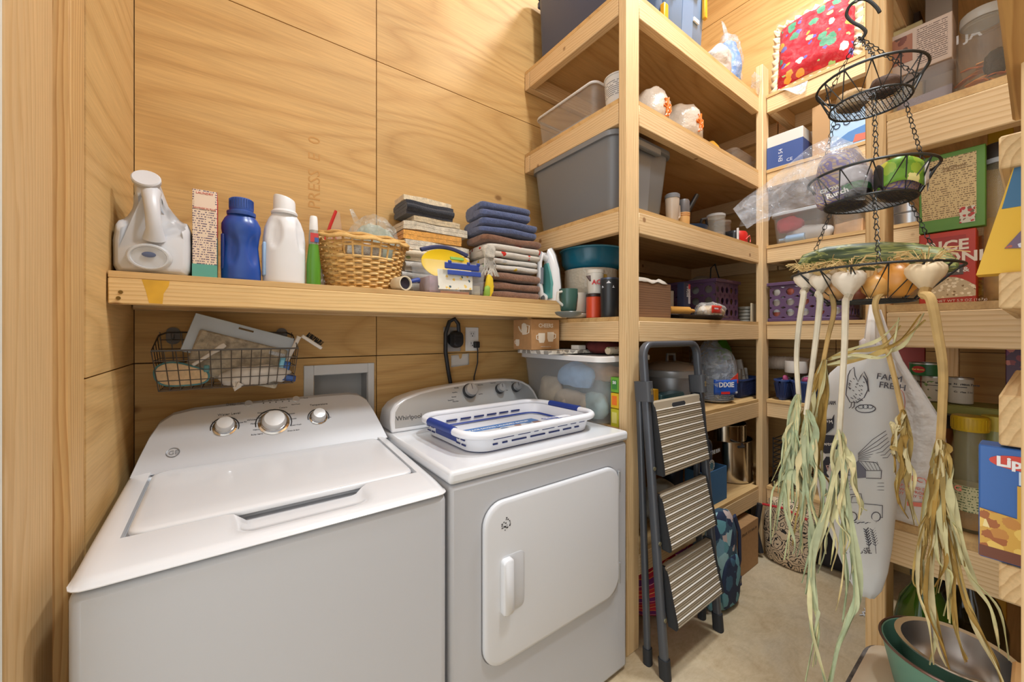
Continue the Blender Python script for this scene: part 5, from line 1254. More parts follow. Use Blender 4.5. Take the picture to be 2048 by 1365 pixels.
MB().loft([rr(.26, .12, .03, 4, 0), rr(.26, .12, .03, 4, .006), rr(.235, .10, .03, 4, .008), rr(.21, .08, .025, 4, .085), rr(.20, .07, .02, 4, .09)]).build('pan', mat((34, 78, 84), .3, .3), lp)
t = thing('wire_rack', 'black wire rack leaning before the slow cooker', 'rack', (1.72, 1.20, Z5), rot=(R(-8), 0, 0))
for i in range(6): MB().tube([(-.07+i*.028, 0, 0), (-.07+i*.028, 0, .27)], .002, 5).build('bar', BLACK, t)
for z in (.05, .15, .25): MB().tube([(-.07, 0, z), (.07, 0, z)], .002, 5).build('bar', BLACK, t)
t = carton('tea_box', 'yellow tea box between the post and the teal loaf pan', 'box', 1.600, 1.634, 1.062, 1.10, Z5, Z5+.14, mat((226, 170, 30), .5), flaps=False)
t = thing('cutting_board', 'pale wooden cutting board under the teal loaf pan', 'board', (1.71, 1.10, Z5))
MB().box(-.07, .16, -.07, .07, 0, .013).build('board', wood('X'), t, bevel=.003)
t = bagt('black_pan_stack', 'dark cookware bundle at the back under the shelf', 'cookware', (1.78, 1.52, Z5), (.12, .10, .15), mat((44, 42, 42), .5), 61., .02, 10)
dx = thing('plate_pack', 'bag of white paper plates with a blue and red label on the fifth shelf', 'packet', (2.325, 1.15, Z5))
for i in range(22):
    z = .006+i*.0098
    MB().lathe([(.085, z), (.108, z+.012), (.110, z+.0135), (.106, z+.013), (.084, z+.002)], 28, (0, 0, 0)).build('paper_plate', mat((206, 218, 234), .6), dx)
b = blob((.128, .12, .16), 71., .014, 14, 34, 26, .02, .35); b.build('wrap', film((214, 226, 240), .20, .62, 22), dx, angle=80)
MB().grid(lambda i, j: (.127*math.sin(R(-62+78*i)), -.127*math.cos(R(-62+78*i)), .055+.085*j), 14, 5).build('label', mat((30, 84, 180), .35), dx, solid=.001)
MB().loft([[(.1295*math.sin(R(a)), -.1295*math.cos(R(a)), z) for a, z in ((-22, .14), (16, .175), (16, .115))], [(.1305*math.sin(R(a)), -.1305*math.cos(R(a)), z) for a, z in ((-22, .14), (16, .175), (16, .115))]]).build('label_corner', mat((216, 70, 48), .35), dx)
words(dx, 'DIXIE', .038, (-.108, -.086, .100), (1, -.55, 0), (0, 0, 1), WHITE, bold=.03)
patch(dx, 'label_band', [(-.098, -.094, .060), (-.05, -.119, .060), (-.05, -.119, .074), (-.098, -.094, .074)], mat((206, 50, 50), .4))
words(dx, '10¼', .014, (-.01, -.131, .062), (1, -.05, 0), (0, 0, 1), WHITE)
MB().loft([[(.08*math.cos(a)-.02, .06*math.sin(a), .31) for a in (i*.524 for i in range(12))], [(.07*math.cos(a)-.01, .03*math.sin(a)+.01, .35) for a in (i*.524 for i in range(12))], [(.05*math.cos(a)+.05, .02*math.sin(a)+.02, .37) for a in (i*.524 for i in range(12))]]).build('wrap_top', film((214, 226, 240), .20, .62, 22), dx)
t = bagt('coffee_pack', 'bright green packet behind the paper plates', 'packet', (2.80, 1.32, Z5), (.08, .05, .185), mat((96, 176, 40), .4), 75., .02, 12)
BNV = mat((44, 66, 120), .45)
def basket(label, loc, w, d, h, seed, group='blue slotted baskets'):
    t = thing('plastic_basket', label, 'basket', loc, 0, group)
    tub_part(t, 'body', w, d, h, .03, .84, BNV, .003, .006, .010)
    for s in (-1, 1):
        n = int(w/.014)
        for i in range(n):
            x = -w/2+.02+(w-.04)*i/(n-1)
            MB().loft([[(x-.0025, s*(d/2-.016), .015), (x+.0025, s*(d/2-.016), .015), (x+.0025, s*(d/2-.013), .015), (x-.0025, s*(d/2-.013), .015)], [(x*1.04-.0025, s*(d/2-.001), h-.02), (x*1.04+.0025, s*(d/2-.001), h-.02), (x*1.04+.0025, s*(d/2+.0015), h-.02), (x*1.04-.0025, s*(d/2+.0015), h-.02)]]).build('slot', mat((26, 40, 84), .6), t)
        n = int(d/.014)
        for i in range(n):
            y = -d/2+.02+(d-.04)*i/(n-1)
            MB().loft([[(s*(w/2-.016), y-.0025, .015), (s*(w/2-.016), y+.0025, .015), (s*(w/2-.013), y+.0025, .015), (s*(w/2-.013), y-.0025, .015)], [(s*(w/2-.001), y*1.04-.0025, h-.02), (s*(w/2-.001), y*1.04+.0025, h-.02), (s*(w/2+.0015), y*1.04+.0025, h-.02), (s*(w/2+.0015), y*1.04-.0025, h-.02)]]).build('slot', mat((26, 40, 84), .6), t)
    return t
basket('blue slotted basket of white packets beside the paper plates', (2.675, 1.165, Z5), .30, .19, .12, 1)
for i in range(5):
    t = thing('tea_packet', ('white box with dark print leaning in the blue basket', 'plain white packet in the blue basket', 'folded white cloth at the rim of the blue basket', 'pale printed sachet at the back of the blue basket', 'white box end at the side of the blue basket')[i], 'packet', (2.575+i*.046, 1.14+.014*(i % 3), Z5+.012), rot=(R(-12+6*(i % 3)), R(-8+5*i), R(8*i-10)), group='packets in the blue basket')
    MB().box(-.021, .021, -.028, .028, 0, .16+.06*(i % 2)).build('body', fineprint((206, 202, 194), (120, 104, 90), 110., 'X', 'Z', .3) if i != 2 else mat((210, 206, 200), .9), t, bevel=.003)
# sixth shelf
def pot(label, loc, r, h, handle=True, lidded=True):
    t = lathe_thing('stock_pot', label, 'pot', loc, [('body', [(r*.94, 0), (r, .006), (r, h), (r*1.05, h+.004), (r*1.05, h+.007), (r*.97, h+.006), (r*.95, .01), (.001, .008)], STEEL)], n=44, group='steel pots on the low shelf')
    return t
pot('large shiny steel stock pot on the low shelf', (2.625, 1.195, Z6), .135, .255)
t = pot('wide steel saucepan stacked inside the large stock pot', (2.56, 1.198, Z6+.263), .128, .100)
MB().tube([(-.128, -.02, .13), (-.155, -.05, .128), (-.15, -.085, .12), (-.12, -.07, .12)], .006, 8).build('handle', STEEL, t)
MB().tube([(-.05, -.13, .0), (-.09, -.155, -.006), (-.14, -.15, .0)], [.006, .009, .008], 8).build('long_handle', mat((50, 50, 52), .5), t)
t = thing('blue_fabric_bin', 'small blue fabric bin holding bottles on the low shelf', 'bin', (2.155, 1.105, Z6))
MB().box(-.115, .115, -.06, -.055, 0, .185).box(-.115, .115, .055, .06, 0, .185).box(-.115, -.11, -.055, .055, 0, .185).box(.11, .115, -.055, .055, 0, .185).box(-.11, .11, -.055, .055, 0, .004).build('panels', mat((56, 100, 140), .9, 0, .2, 200), t, bevel=.001)
bt = lathe_thing('water_bottle', 'dark blue sports bottle with white lettering in the fabric bin', 'bottle', (2.12, 1.104, Z6+.0055), [('body', [(.044, 0), (.047, .004), (.047, .31), (.043, .33), (.026, .345), (.026, .352)], mat((34, 48, 82), .3)), ('neck', [(.029, .35), (.029, .365)], mat((160, 150, 130), .3, .7)), ('cap', [(.024, .364), (.024, .388), (.001, .39)], mat((40, 42, 50), .4))])
words(bt, 'ON THE RUN', .030, (-.042, -.0475, .265), (1, 0, 0), (0, 0, 1), mat((216, 220, 226), .5), bold=.02, sx=.75)
MB().lathe([(.032, -.0475), (.032, -.0465)], 24, (0.002, 0, .205), 'Y').build('emblem', mat((214, 216, 214), .5), bt)
MB().lathe([(.018, -.0482), (.018, -.0472)], 20, (0.002, 0, .205), 'Y').build('emblem_centre', mat((70, 120, 140), .5), bt)
for a in range(0, 360, 30): MB().box(-.002, .002, -.0482, -.0472, .020, .028).move(Matrix.Translation((.002, 0, .205)) @ Matrix.Rotation(R(a), 4, 'Y')).build('emblem_ray', mat((60, 80, 60), .5), bt)
t = bagt('rag_bag', 'clear bag of white and teal rags behind the step ladder', 'bag', (1.79, 1.155, Z6), (.12, .085, .085), mat((196, 200, 196), .8, 0, .5, 22, .2), 81., .018, 16)
blob((.04, .03, .06), 83, .01, 20).move(Matrix.Translation((-.07, -.05, .01))).build('teal_cloth', mat((70, 170, 170), .8), t)
t = lathe_thing('dark_bottle', 'dark bottle standing behind the blue fabric bin', 'bottle', (1.98, 1.20, Z6), [('body', [(.05, 0), (.053, .004), (.053, .20), (.02, .25), (.02, .29)], mat((36, 44, 62), .3)), ('cap', [(.023, .285), (.023, .31), (.001, .311)], BLACK)])
# floor under the deep shelves
st = thing('striped_bag', 'red and purple striped woven bag sagging behind the step ladder', 'bag', (1.70, 1.125, 0)); st.scale = (1.15, 1, .90)
SB = stripes([(6, (176, 32, 40)), (1, (222, 130, 60)), (5, (150, 24, 70)), (1, (228, 150, 150)), (6, (104, 28, 96)), (1, (226, 120, 50)), (5, (190, 40, 60)), (1, (240, 190, 120))], 'Z', 11., .06, .85, .1)
b = blob((.20, .095, .15), 91., .022, 9, 30, 18, .25, .6); b.move(Matrix.Translation((0, 0, .02))).build('bag', SB, st, angle=80)
MB().tube([(-.13, -.04, .28), (-.09, -.06, .335), (.04, -.06, .345), (.12, -.04, .31)], .012, 8).build('strap', mat((206, 70, 110), .85), st)
for i in range(2): MB().grid(lambda a, c: (.02+.14*a, -.095-.012*math.sin(a*5+i), .26+.12*c-.05*a), 8, 4).build('fold', SB, st, solid=.003)
tq = thing('camouflage_backpack', 'teal and navy camouflage backpack standing against the shelves', 'backpack', (1.985, .945, 0)); tq.scale = (1, .62, 1.28)
CAM = spots((58, 84, 104), [(150, 190, 196), (96, 150, 160), (36, 48, 78), (196, 176, 170), (110, 150, 166)], 17, .62, .85, .2)
b = blob((.14, .09, .18), 95., .014, 10, 30, 18, .25, .5); b.build('body', CAM, tq, angle=80)
MB().tube([(.125, -.02, .03), (.14, -.05, .14), (.12, -.06, .26), (.08, -.05, .33)], .012, 8).build('strap', mat((40, 50, 80), .8), tq)
MB().tube([(.135, -.03, .05), (.17, -.04, .06), (.172, -.04, .03), (.135, -.03, .02)], .005, 6).build('buckle', mat((40, 50, 84), .6), tq)
blob((.09, .03, .09), 96., .006, 12, 24, 14, .3, .5).move(Matrix.Translation((0, -.085, .02))).build('pocket', spots((36, 48, 74), [(100, 150, 162), (56, 90, 112), (30, 40, 66)], 17, .5, .85, .2), tq, angle=80)
BXM = mat((166, 126, 82), .8, 0, .04, 200, .04)
t = carton('cardboard_box', 'tall brown cardboard box with flaps on the floor by the post', 'box', 2.247, 2.500, .974, 1.115, .001, .270, BXM, flaps=False)
for y0, y1, a in ((-.0705, .0, 5), (.0, .0705, -3)):
    MB().box(-.122, .122, y0+.001, y1-.001, 0, .003).build('top_flap', BXM, t, (0, 0, .2705), (R(a), 0, 0))
words(t, 'STNLFE  ECO BAG 60', .020, (-.085, -.0712, .215), (1, 0, 0), (0, 0, 1), mat((92, 66, 42), .7))
t = carton('white_carton', 'white carton printed with a green pot photo behind the brown box', 'box', 2.585, 2.885, 1.125, 1.37, .0, .302, mat((210, 210, 212), .5))
words(t, 'anchor', .045, (-.12, -.1235, .235), (1, 0, 0), (0, 0, 1), mat((50, 54, 60), .6), bold=.02)
patch(t, 'photo', [(-.10, -.1232, .08), (.04, -.1232, .08), (.04, -.1232, .20), (-.10, -.1232, .20)], spots((90, 84, 70), [(110, 140, 60), (170, 190, 90), (60, 50, 44)], 40, .35, .5, 0))
t = carton('pale_blue_carton', 'pale blue carton with flower print behind the white carton', 'box', 2.28, 2.575, 1.130, 1.36, 0, .292, spots((176, 196, 214), [(90, 110, 130), (60, 90, 60), (150, 60, 80)], 24, .22, .5, 0))
t = lathe_thing('dark_crock', 'dark round pot hidden on the floor below the low shelf', 'pot', (1.50, 1.42, 0), [('body', [(.10, 0), (.12, .02), (.12, .2), (.10, .22), (.001, .22)], mat((46, 40, 38), .5))])
# ---------------------------------------------------------------- shelves across the end of the aisle
FX = X2+.05
# highest shelf: ruffled red cushion in a clear bag, plaid bundle
cu = thing('ruffled_cushion', 'red picture print cushion with a cream ruffle in a clear bag on the top shelf', 'cushion', (FX+.06, .775, Z1+.036), rot=(0, R(8), 0))
RED = spots((168, 10, 30), [(66, 130, 96), (226, 196, 120), (214, 208, 196), (230, 150, 50), (90, 80, 150), (150, 190, 120), (190, 24, 40)], 20, .44, .85, .3)
def pad(w, h, t_, nz_=.0):
    b = MB(); n = 18
    f = lambda s_: (lambda i, j: (s_*t_*(max(0, 1-(2*i-1)**4)*max(0, 1-(2*j-1)**4))**.5+nz_*math.sin(j*26)*.6, (i-.5)*w, j*h+.02*math.sin(i*3.1)))
    b.grid(f(-1), n, n); b.grid(f(1), n, n); return b
pad(.36, .40, .045, .008).build('cover', RED, cu, angle=80)
rp = []
for k in range(120):
    q = k/120*4; s_ = int(q); fr = q-s_
    y, z = ((-.18+.36*fr, 0), (.18, .40*fr), (.18-.36*fr, .40), (-.18, .40-.40*fr))[s_]
    rp.append((y, z))
cz_ = .2
o1_ = [(.010*math.sin(k*1.9), y, z) for k, (y, z) in enumerate(rp)]
o2_ = [(.018*math.sin(k*1.9+.6), y*(1+.035/.18*1.0), cz_+(z-cz_)*(1+.035/.2)) for k, (y, z) in enumerate(rp)]
MB().loft([o1_, o2_], False, False).build('ruffle', mat((222, 196, 160), .9), cu, solid=.002)
pad(.42, .46, .06, .004).move(Matrix.Translation((0, 0, -.0))).build('clear_bag', film((238, 238, 240), .0, .10, 18), cu, angle=80)
pl_ = thing('plaid_bundle', 'dark blue and green plaid fabric rolled beside the red cushion', 'cloth', (FX+.13, .50, Z1))
blob((.06, .055, .19), 111, .01, 12, 24, 16, .2, .4).build('cloth', stripes([(3, (44, 56, 92)), (2, (50, 92, 96)), (3, (36, 46, 80)), (1, (90, 110, 120))], 'Z', 14., .03, .9, .2), pl_, angle=80)
lathe_thing('foam_ball', 'white round knob resting on the plaid fabric', 'ball', (FX+.13, .50, Z1+.384), [('ball', [(.004, 0), (.028, .01), (.034, .03), (.028, .05), (.004, .06)], mat((214, 214, 214), .5))], n=18)
MB().grid(lambda i, j: (FX+.005-.05*i*j, 1.0-.20*i-.02, Z1+.006+.05*math.sin(i*5)*j-.075*j*(1-i*.3)), 14, 8).move(Matrix.Identity(4)).build('crinkled_film', film((236, 238, 242), .2, .7, 26), None, solid=.001)
tag(bpy.data.objects['crinkled_film'], 'loose crinkled clear wrap hanging over the rail below the cushion', 'wrap')
# second shelf
t = carton('camera_box', 'white and blue carton standing by the post on the second shelf', 'box', FX, FX+.17, gy(1606, FX), gy(1534, FX), Z2, Z2+.20, mat((206, 202, 194), .5))
wy_ = (gy(1534, FX)-gy(1606, FX))/2
MB().box(-.0858, .0852, -wy_-.0006, wy_+.0006, .006, .135).build('blue_band', mat((62, 84, 140), .45), t)
words(t, 'EN 54', .030, (-.0862, .01, .03), (0, 0, 1), (0, 1, 0), mat((206, 210, 222), .5))
words(t, 'CE', .026, (-.0862, -.01, .02), (0, -1, 0), (0, 0, 1), mat((206, 210, 222), .5))
t = thing('white_canister', 'white plastic canister on a blue stem beside the blue and white carton', 'canister', (FX+.25, gy(1617, FX+.25), Z2))
MB().lathe([(.028, 0), (.03, .004), (.03, .15), (.028, .152)], 20).build('stem', mat((70, 100, 146), .4), t)
MB().loft([rr(.085, .085, .03, 5, .152), rr(.095, .095, .035, 5, .165), rr(.095, .095, .035, 5, .225), rr(.08, .08, .03, 5, .24)]).build('head', mat((216, 216, 214), .4), t, angle=50)
t = thing('cardboard_sheet', 'bare cardboard sheet standing between the canister and pale blue carton', 'cardboard', (FX+.02, gy(1640, FX), Z2), R(-18))
MB().box(-.004, .004, -.045, .045, 0, .29).build('sheet', mat((186, 148, 104), .8, 0, .05, 100), t)
t = carton('protein_carton', 'pale blue carton printed with round icons behind the wire baskets', 'box', FX, FX+.12, gy(1736, FX), gy(1660, FX), Z2, Z2+.245, mat((164, 194, 222), .5))
hw = (gy(1660, FX)-gy(1736, FX))/2
words(t, 'PROTECT', .036, (-.0606, hw-.03, .200), (0, -1, .12), (0, .12, 1), mat((70, 90, 120), .5), bold=.02)
for r_ in range(2):
    for i in range(5):
        y, z = hw-.03-i*.042, .165-r_*.040+i*.006
        MB().tube([(-.0606, y+.013*math.cos(a), z+.013*math.sin(a)) for a in (k*.5236 for k in range(12))], .0028, 4, True).build('icon', mat((66, 84, 112), .5), t)
patch(t, 'wave_print', [(-.0605, hw, .02), (-.0605, -hw, .02), (-.0605, -hw, .09), (-.0605, 0, .075), (-.0605, hw, .03)], mat((84, 130, 186), .5))
patch(t, 'red_print', [(-.0608, -hw+.06, .012), (-.0608, -hw, .012), (-.0608, -hw, .045), (-.0608, -hw+.05, .05)], mat((206, 110, 90), .5))
# third shelf
y0_, y1_ = gy(1652, FX), gy(1540, FX)
t = thing('storage_bin', 'clear grey bin of red and white supplies at the end of the aisle', 'bin', (FX+.12, (y0_+y1_)/2, Z3))
tub_part(t, 'body', .24, y1_-y0_-.02, .17, .03, .88, clear((186, 188, 190), .38, .15), .003, .008, .008)
lid_part(t, 'lid', .24, y1_-y0_-.02, .178, .03, clear((206, 210, 214), .6, .2), .016, .010)
blob((.05, .07, .045), 121, .016, 16).move(Matrix.Translation((-.05, .06, .075))).build('contents', mat((200, 44, 60), .7), t)
blob((.06, .12, .05), 122, .016, 16).move(Matrix.Translation((-.02, -.03, .004))).build('contents', mat((206, 200, 194), .7), t)
MB().lathe([(.02, -.06), (.022, -.055), (.022, .03), (.008, .045), (.008, .07)], 16, (-.085, .03, .028), 'Y').move(Matrix.Identity(4)).build('contents', mat((150, 180, 210), .35), t)
y0_, y1_ = gy(1728, FX), gy(1657, FX)
t = thing('storage_bin', 'small clear bin with brown contents next to the red filled bin', 'bin', (FX+.12, (y0_+y1_)/2, Z3))
tub_part(t, 'body', .22, y1_-y0_-.02, .125, .02, .92, clear((200, 190, 178), .34, .15), .003, .006, .006)
MB().box(-.08, .08, -.06, .06, .006, .07).jitter(.012, 14).build('contents', mat((176, 140, 104), .8, 0, .4, 30, .25), t)
y0_, y1_ = gy(1835, FX), gy(1790, FX)
t = lathe_thing('steel_canister', 'shiny ribbed canister glimpsed beside the recipe carton', 'canister', (FX+.14, (y0_+y1_)/2, Z3), [('body', [(.09, 0), (.095, .004), (.095, .06), (.088, .065), (.095, .07), (.095, .13), (.088, .135), (.095, .14), (.09, .20), (.001, .205)], mat((180, 182, 184), .25, .9))])
# fourth shelf
crate('purple plastic crate with round jars inside at the end of the aisle', FX+.0, FX+.30, gy(1690, FX)+.0, gy(1538, FX), Z4, .235)
ym = (gy(1690, FX)+gy(1538, FX))/2
for i, dy_ in enumerate((.145, .075, .005, -.065, -.135)):
    for k in range(3):
        lathe_thing('spice_jar', 'white spice jar stacked inside the purple crate by the aisle end' if (i+k) % 3 else 'red brown spice jar stacked inside the purple crate by the aisle end', 'jar', (FX+.05, ym+dy_, Z4+.010+k*.070), [('body', [(.026, 0), (.028, .003), (.028, .045), (.027, .048)], mat((206, 196, 184) if (i+k) % 3 else (176, 90, 70), .4)), ('lid', [(.029, .048), (.029, .066), (.001, .068)], mat((220, 220, 222), .4))], 'spice jars in the purple crate', n=16)
t = carton('white_notebook', 'white printed notebook laid over the purple crate', 'book', FX+.03, FX+.20, .60, .86, Z4+.256, Z4+.272, mat((212, 210, 204), .6), flaps=False)
t = carton('white_binder', 'second pale book lying on the white notebook', 'book', FX+.05, FX+.22, .58, .80, Z4+.2725, Z4+.296, fineprint((206, 206, 204), (120, 120, 124), 90., 'Y', 'Z', .3), flaps=False)
t = carton('grey_organizer', 'grey slanted file tray behind the books', 'tray', FX+.318, FX+.370, .62, .93, Z4+.0, Z4+.34, mat((168, 166, 160), .5), flaps=False)
# fifth shelf
t = thing('paper_cup_sleeve', 'sleeve of nested white paper cups lying on the fifth shelf', 'cup', (FX+.275, gy(1572, FX+.275), Z5+.158), R(0))
for i in range(14): MB().lathe([(.036, 0), (.044, .05), (.046, .05), (.046, .054), (.042, .052), (.034, .002)], 22, axis='Y').move(Matrix.Translation((0, -.13+i*.0165, .05))).build('paper_cup', mat((214, 196, 176), .6), t)
for i, (u0, u1, lab) in enumerate(((1544, 1575, 'blue slotted basket of packets by the post at the aisle end'), (1578, 1625, 'blue slotted basket with a white roll behind the garlic leaves'))):
    a, b_ = gy(u1, FX), gy(u0, FX)
    basket(lab, (FX+.10, (a+b_)/2, Z5), .20, b_-a-.01, .125, i)
    m_ = [mat((206, 206, 210), .7, 0, .3, 30, .2), mat((200, 196, 192), .7, 0, .3, 30, .2)][i]
    t = thing('packet_heap', ('white and pink packets heaped in the first blue basket', 'white paper packets heaped below the toilet roll')[i], 'packet', (FX+.10, (a+b_)/2, Z5+.012))
    blob((.075, (b_-a)/2-.03, .065), 130+i, .014, 18).build('packets', m_, t)
    blob((.02, .018, .016), 133+i, .008, 24).move(Matrix.Translation((-.04, -.01, .105))).build('pink_packet', mat((170, 70, 110), .6), t)
t = lathe_thing('paper_roll', 'white paper roll standing on the packets in the blue basket', 'roll', (FX+.09, gy(1592, FX+.09), Z5+.166), [('roll', [(.02, 0), (.055, 0), (.057, .004), (.057, .066), (.055, .07), (.02, .07)], mat((218, 212, 204), .9))])
t = carton('shelf_box', 'plain box standing under the cup sleeve', 'box', FX+.215, FX+.335, .50, .95, Z5, Z5+.157, mat((120, 100, 76), .8))
# sixth shelf
wbk = thing('wire_bin', 'black wire bin with horizontal bars on the lowest shelf at the aisle end', 'basket', (FX+.12, (gy(1602, FX)+gy(1545, FX))/2, Z6))
hy_ = (gy(1545, FX)-gy(1602, FX))/2
for i in range(11):
    z = .01+i*.028
    MB().tube([(-.11, -hy_, z), (.11, -hy_, z), (.11, hy_, z), (-.11, hy_, z)], .0028, 6, True).build('bar', mat((40, 40, 42), .4, .4), wbk)
for y in (-hy_, 0, hy_):
    for x in (-.11, .11): MB().tube([(x, y, .0), (x, y, .30)], .003, 6).build('upright', mat((40, 40, 42), .4, .4), wbk)
MB().tube([(-.11, -.01, .29), (-.11, 0, .36), (-.11, .01, .29)], .004, 6).build('handle', mat((60, 60, 62), .4, .4), wbk)
for i, (dy_, col, h) in enumerate((( .028, (40, 38, 40), .24), (-.034, (150, 146, 140), .20))):
    lathe_thing('canned_good', ('dark tin inside the black wire bin', 'grey tin inside the black wire bin')[i], 'tin', (wbk.location.x-.04, wbk.location.y+dy_, Z6+.014), [('body', [(.026, 0), (.028, .003), (.028, h), (.026, h+.003), (.001, h+.003)], mat(col, .3, .5))], n=20)
# floor
sb2 = thing('scroll_print_bag', 'beige and black scroll print bag with red zip on the floor', 'bag', (FX-.02, gy(1578, FX-.02), 0))
g = N('scroll_print'); v = g.coord(False)
w = g.n('ShaderNodeTexVoronoi', i_Vector=g.n('ShaderNodeVectorMath', operation='MULTIPLY_ADD', i_0=g.n('ShaderNodeTexNoise', i_Vector=v, i_Scale=20.).outputs['Color'], i_1=(.05, .05, .05), i_2=v).outputs[0], i_Scale=17., feature='DISTANCE_TO_EDGE')
w2 = g.math('PINGPONG', g.math('MULTIPLY', w.outputs['Distance'], 5.), .5)
g.setp(Base_Color=g.mix(g.math('LESS_THAN', w2, .14), (206, 182, 150), (36, 32, 32)), Roughness=.85)
blob((.085, .135, .185), 141, .012, 10, 30, 18, .2, .45).build('body', g.m, sb2, angle=80)
MB().tube([(-.075, .11, .33), (-.08, .0, .345), (-.075, -.11, .32)], .007, 6).build('zip', mat((176, 36, 40), .6), sb2)
MB().tube([(-.06, .125, .03), (-.075, .148, .16), (-.06, .13, .32)], .016, 8).build('black_edge', mat((34, 34, 40), .6), sb2)
t = thing('dark_bundle', 'dark cloth bundle on the floor behind the scroll print bag', 'bundle', (FX+.20, .70, 0))
blob((.12, .22, .12), 143, .02, 9).build('cloth', mat((44, 40, 42), .9), t)
# ---------------------------------------------------------------- shelves behind the hanging basket
Q1, Q2, Q3, Q4 = 1.905, 1.418, .872, .41
ya, yb = gy(1912, 1.42), gy(1776, 1.42)
t = thing('storage_bin', 'low clear bin holding up a printed box behind the top wire basket', 'bin', (1.508, (ya+yb)/2, Q1))
tub_part(t, 'body', .155, yb-ya-.008, .115, .015, .95, clear((176, 170, 166), .4, .15), .003, .003, .005)
MB().box(-.06, .06, -.05, .05, .005, .06).jitter(.008, 16).build('contents', mat((150, 140, 150), .8, 0, .3, 30, .2), t)
t = carton('recipe_box', 'taupe box with a steak photo and fine print on top of the clear bin', 'box', 1.425, 1.50, gy(1905, 1.425), gy(1778, 1.425), Q1+.118, Q1+.232, mat((186, 166, 150), .55), flaps=False)
hw = (gy(1778, 1.425)-gy(1905, 1.425))/2
patch(t, 'text_panel', [(-.0378, hw-.052, .012), (-.0378, -hw+.008, .012), (-.0378, -hw+.008, .105), (-.0378, hw-.052, .105)], fineprint((188, 168, 152), (96, 78, 72), 190., 'Y', 'Z', .62))
patch(t, 'photo', [(-.0378, hw-.002, .030), (-.0378, hw-.044, .030), (-.0378, hw-.044, .100), (-.0378, hw-.002, .100)], spots((150, 96, 70), [(110, 56, 40), (190, 140, 100), (90, 60, 46)], 60, .4, .5, 0))
t = carton('peanut_butter_carton', 'green carton with white lettering behind the taupe box', 'box', 1.60, 1.70, gy(1845, 1.60), gy(1778, 1.60), Q1, Q1+.34, mat((206, 196, 150), .5))
hw = (gy(1778, 1.60)-gy(1845, 1.60))/2
patch(t, 'green_band', [(-.0504, hw, .225), (-.0504, -hw, .225), (-.0504, -hw, .285), (-.0504, hw, .285)], mat((120, 160, 70), .5))
patch(t, 'dark_band', [(-.0508, hw, .222), (-.0508, -hw, .222), (-.0508, -hw, .256), (-.0508, hw, .256)], mat((44, 70, 60), .5))
words(t, 'SMOOTH JA', .032, (-.0514, hw-.004, .228), (0, -1, 0), (0, 0, 1), WHITE, bold=.03)
t = carton('grey_flap_box', 'grey open carton high behind the taupe box', 'box', 1.62, 1.75, gy(1905, 1.62), gy(1850, 1.62), Q1, Q1+.45, mat((160, 148, 134), .7))
t = carton('brown_top_box', 'brown box standing behind the post on the upper pantry shelf', 'box', 1.72, 1.80, gy(1840, 1.72), gy(1805, 1.72), Q1, Q1+.46, mat((110, 84, 66), .7))
gj = thing('glass_jar', 'big glass jar of orange dried peel with a dark bundle inside', 'jar', (1.458, gy(1968, 1.458), Q1))
GL = clear((206, 210, 202), .14, .04)
MB().lathe([(.040, 0), (.044, .004), (.046, .012), (.046, .135), (.043, .155), (.036, .170), (.036, .185), (.034, .185), (.034, .170), (.041, .154), (.044, .135), (.044, .012)], 36).build('glass', GL, gj)
for z in (.176, .182): MB().tube([(.0375*math.cos(a), .0375*math.sin(a), z) for a in (k*.2618 for k in range(24))], .002, 5, True).build('thread', GL, gj)
MB().lathe([(.038, .186), (.039, .188), (.039, .206), (.036, .210), (.001, .210)], 28).build('lid', clear((196, 196, 190), .6, .15), gj)
random.seed(5)
for i in range(16):
    a, r_, z = random.random()*6.28, .036*math.sqrt(random.random()), .01+.006*i*.9
    p = Vector((r_*math.cos(a), r_*math.sin(a), z))
    d = Vector((random.uniform(-1, 1), random.uniform(-1, 1), random.uniform(-.5, .6)))*.018
    MB().ribbon([p-d, p+Vector((0, 0, .004)), p+d], .006, .0012, (random.uniform(-.5, .5), random.uniform(-.5, .5), 1)).build('dried_peel', mat(((206, 120, 40), (190, 98, 34), (222, 150, 70))[i % 3], .6), gj)
blob((.018, .018, .028), 151, .006, 60, 18, 12).move(Matrix.Translation((-.010, -.018, .05))).build('dark_bundle', mat((60, 46, 34), .9, 0, .8, 120, .3), gj)
# food shelf
ya, yb = gy(1953, 1.402), gy(1838, 1.402)
rc = carton('rice_box', 'red rice mix box with white lettering below the green recipe carton', 'box', 1.402, 1.45, ya, yb, Q2, Q2+.176, mat((186, 52, 26), .45), flaps=False)
hw = (yb-ya)/2
patch(rc, 'title_frame', [(-.0244, hw-.018, .100), (-.0244, -hw+.016, .100), (-.0244, -hw+.016, .162), (-.0244, hw-.018, .162)], mat((160, 40, 22), .45))
words(rc, 'RICE', .034, (-.0252, 0, .128), (0, -1, 0), (0, 0, 1), mat((230, 216, 196), .5), align='CENTER', bold=.03)
words(rc, 'A RONI', .034, (-.0252, 0, .098), (0, -1, 0), (0, 0, 1), mat((230, 216, 196), .5), align='CENTER', bold=.03)
patch(rc, 'flavour_panel', [(-.0246, hw-.04, .068), (-.0246, -hw+.02, .068), (-.0246, -hw+.02, .092), (-.0246, hw-.04, .092)], mat((92, 80, 72), .5))
words(rc, 'GRAIN &', .016, (-.0252, -.004, .074), (0, -1, 0), (0, 0, 1), mat((220, 212, 200), .5), align='CENTER', bold=.02)
pts = [(-.0246, hw-.012, .012), (-.0246, -hw+.001, .016)]+[(-.0246, -hw+.001+(2*hw-.013)*k/8, .040+.024*math.sin(k/8*math.pi)) for k in range(9)]
patch(rc, 'rice_photo', pts, spots((196, 176, 140), [(236, 224, 196), (130, 100, 64), (224, 206, 170)], 150, .42, .6, 0))
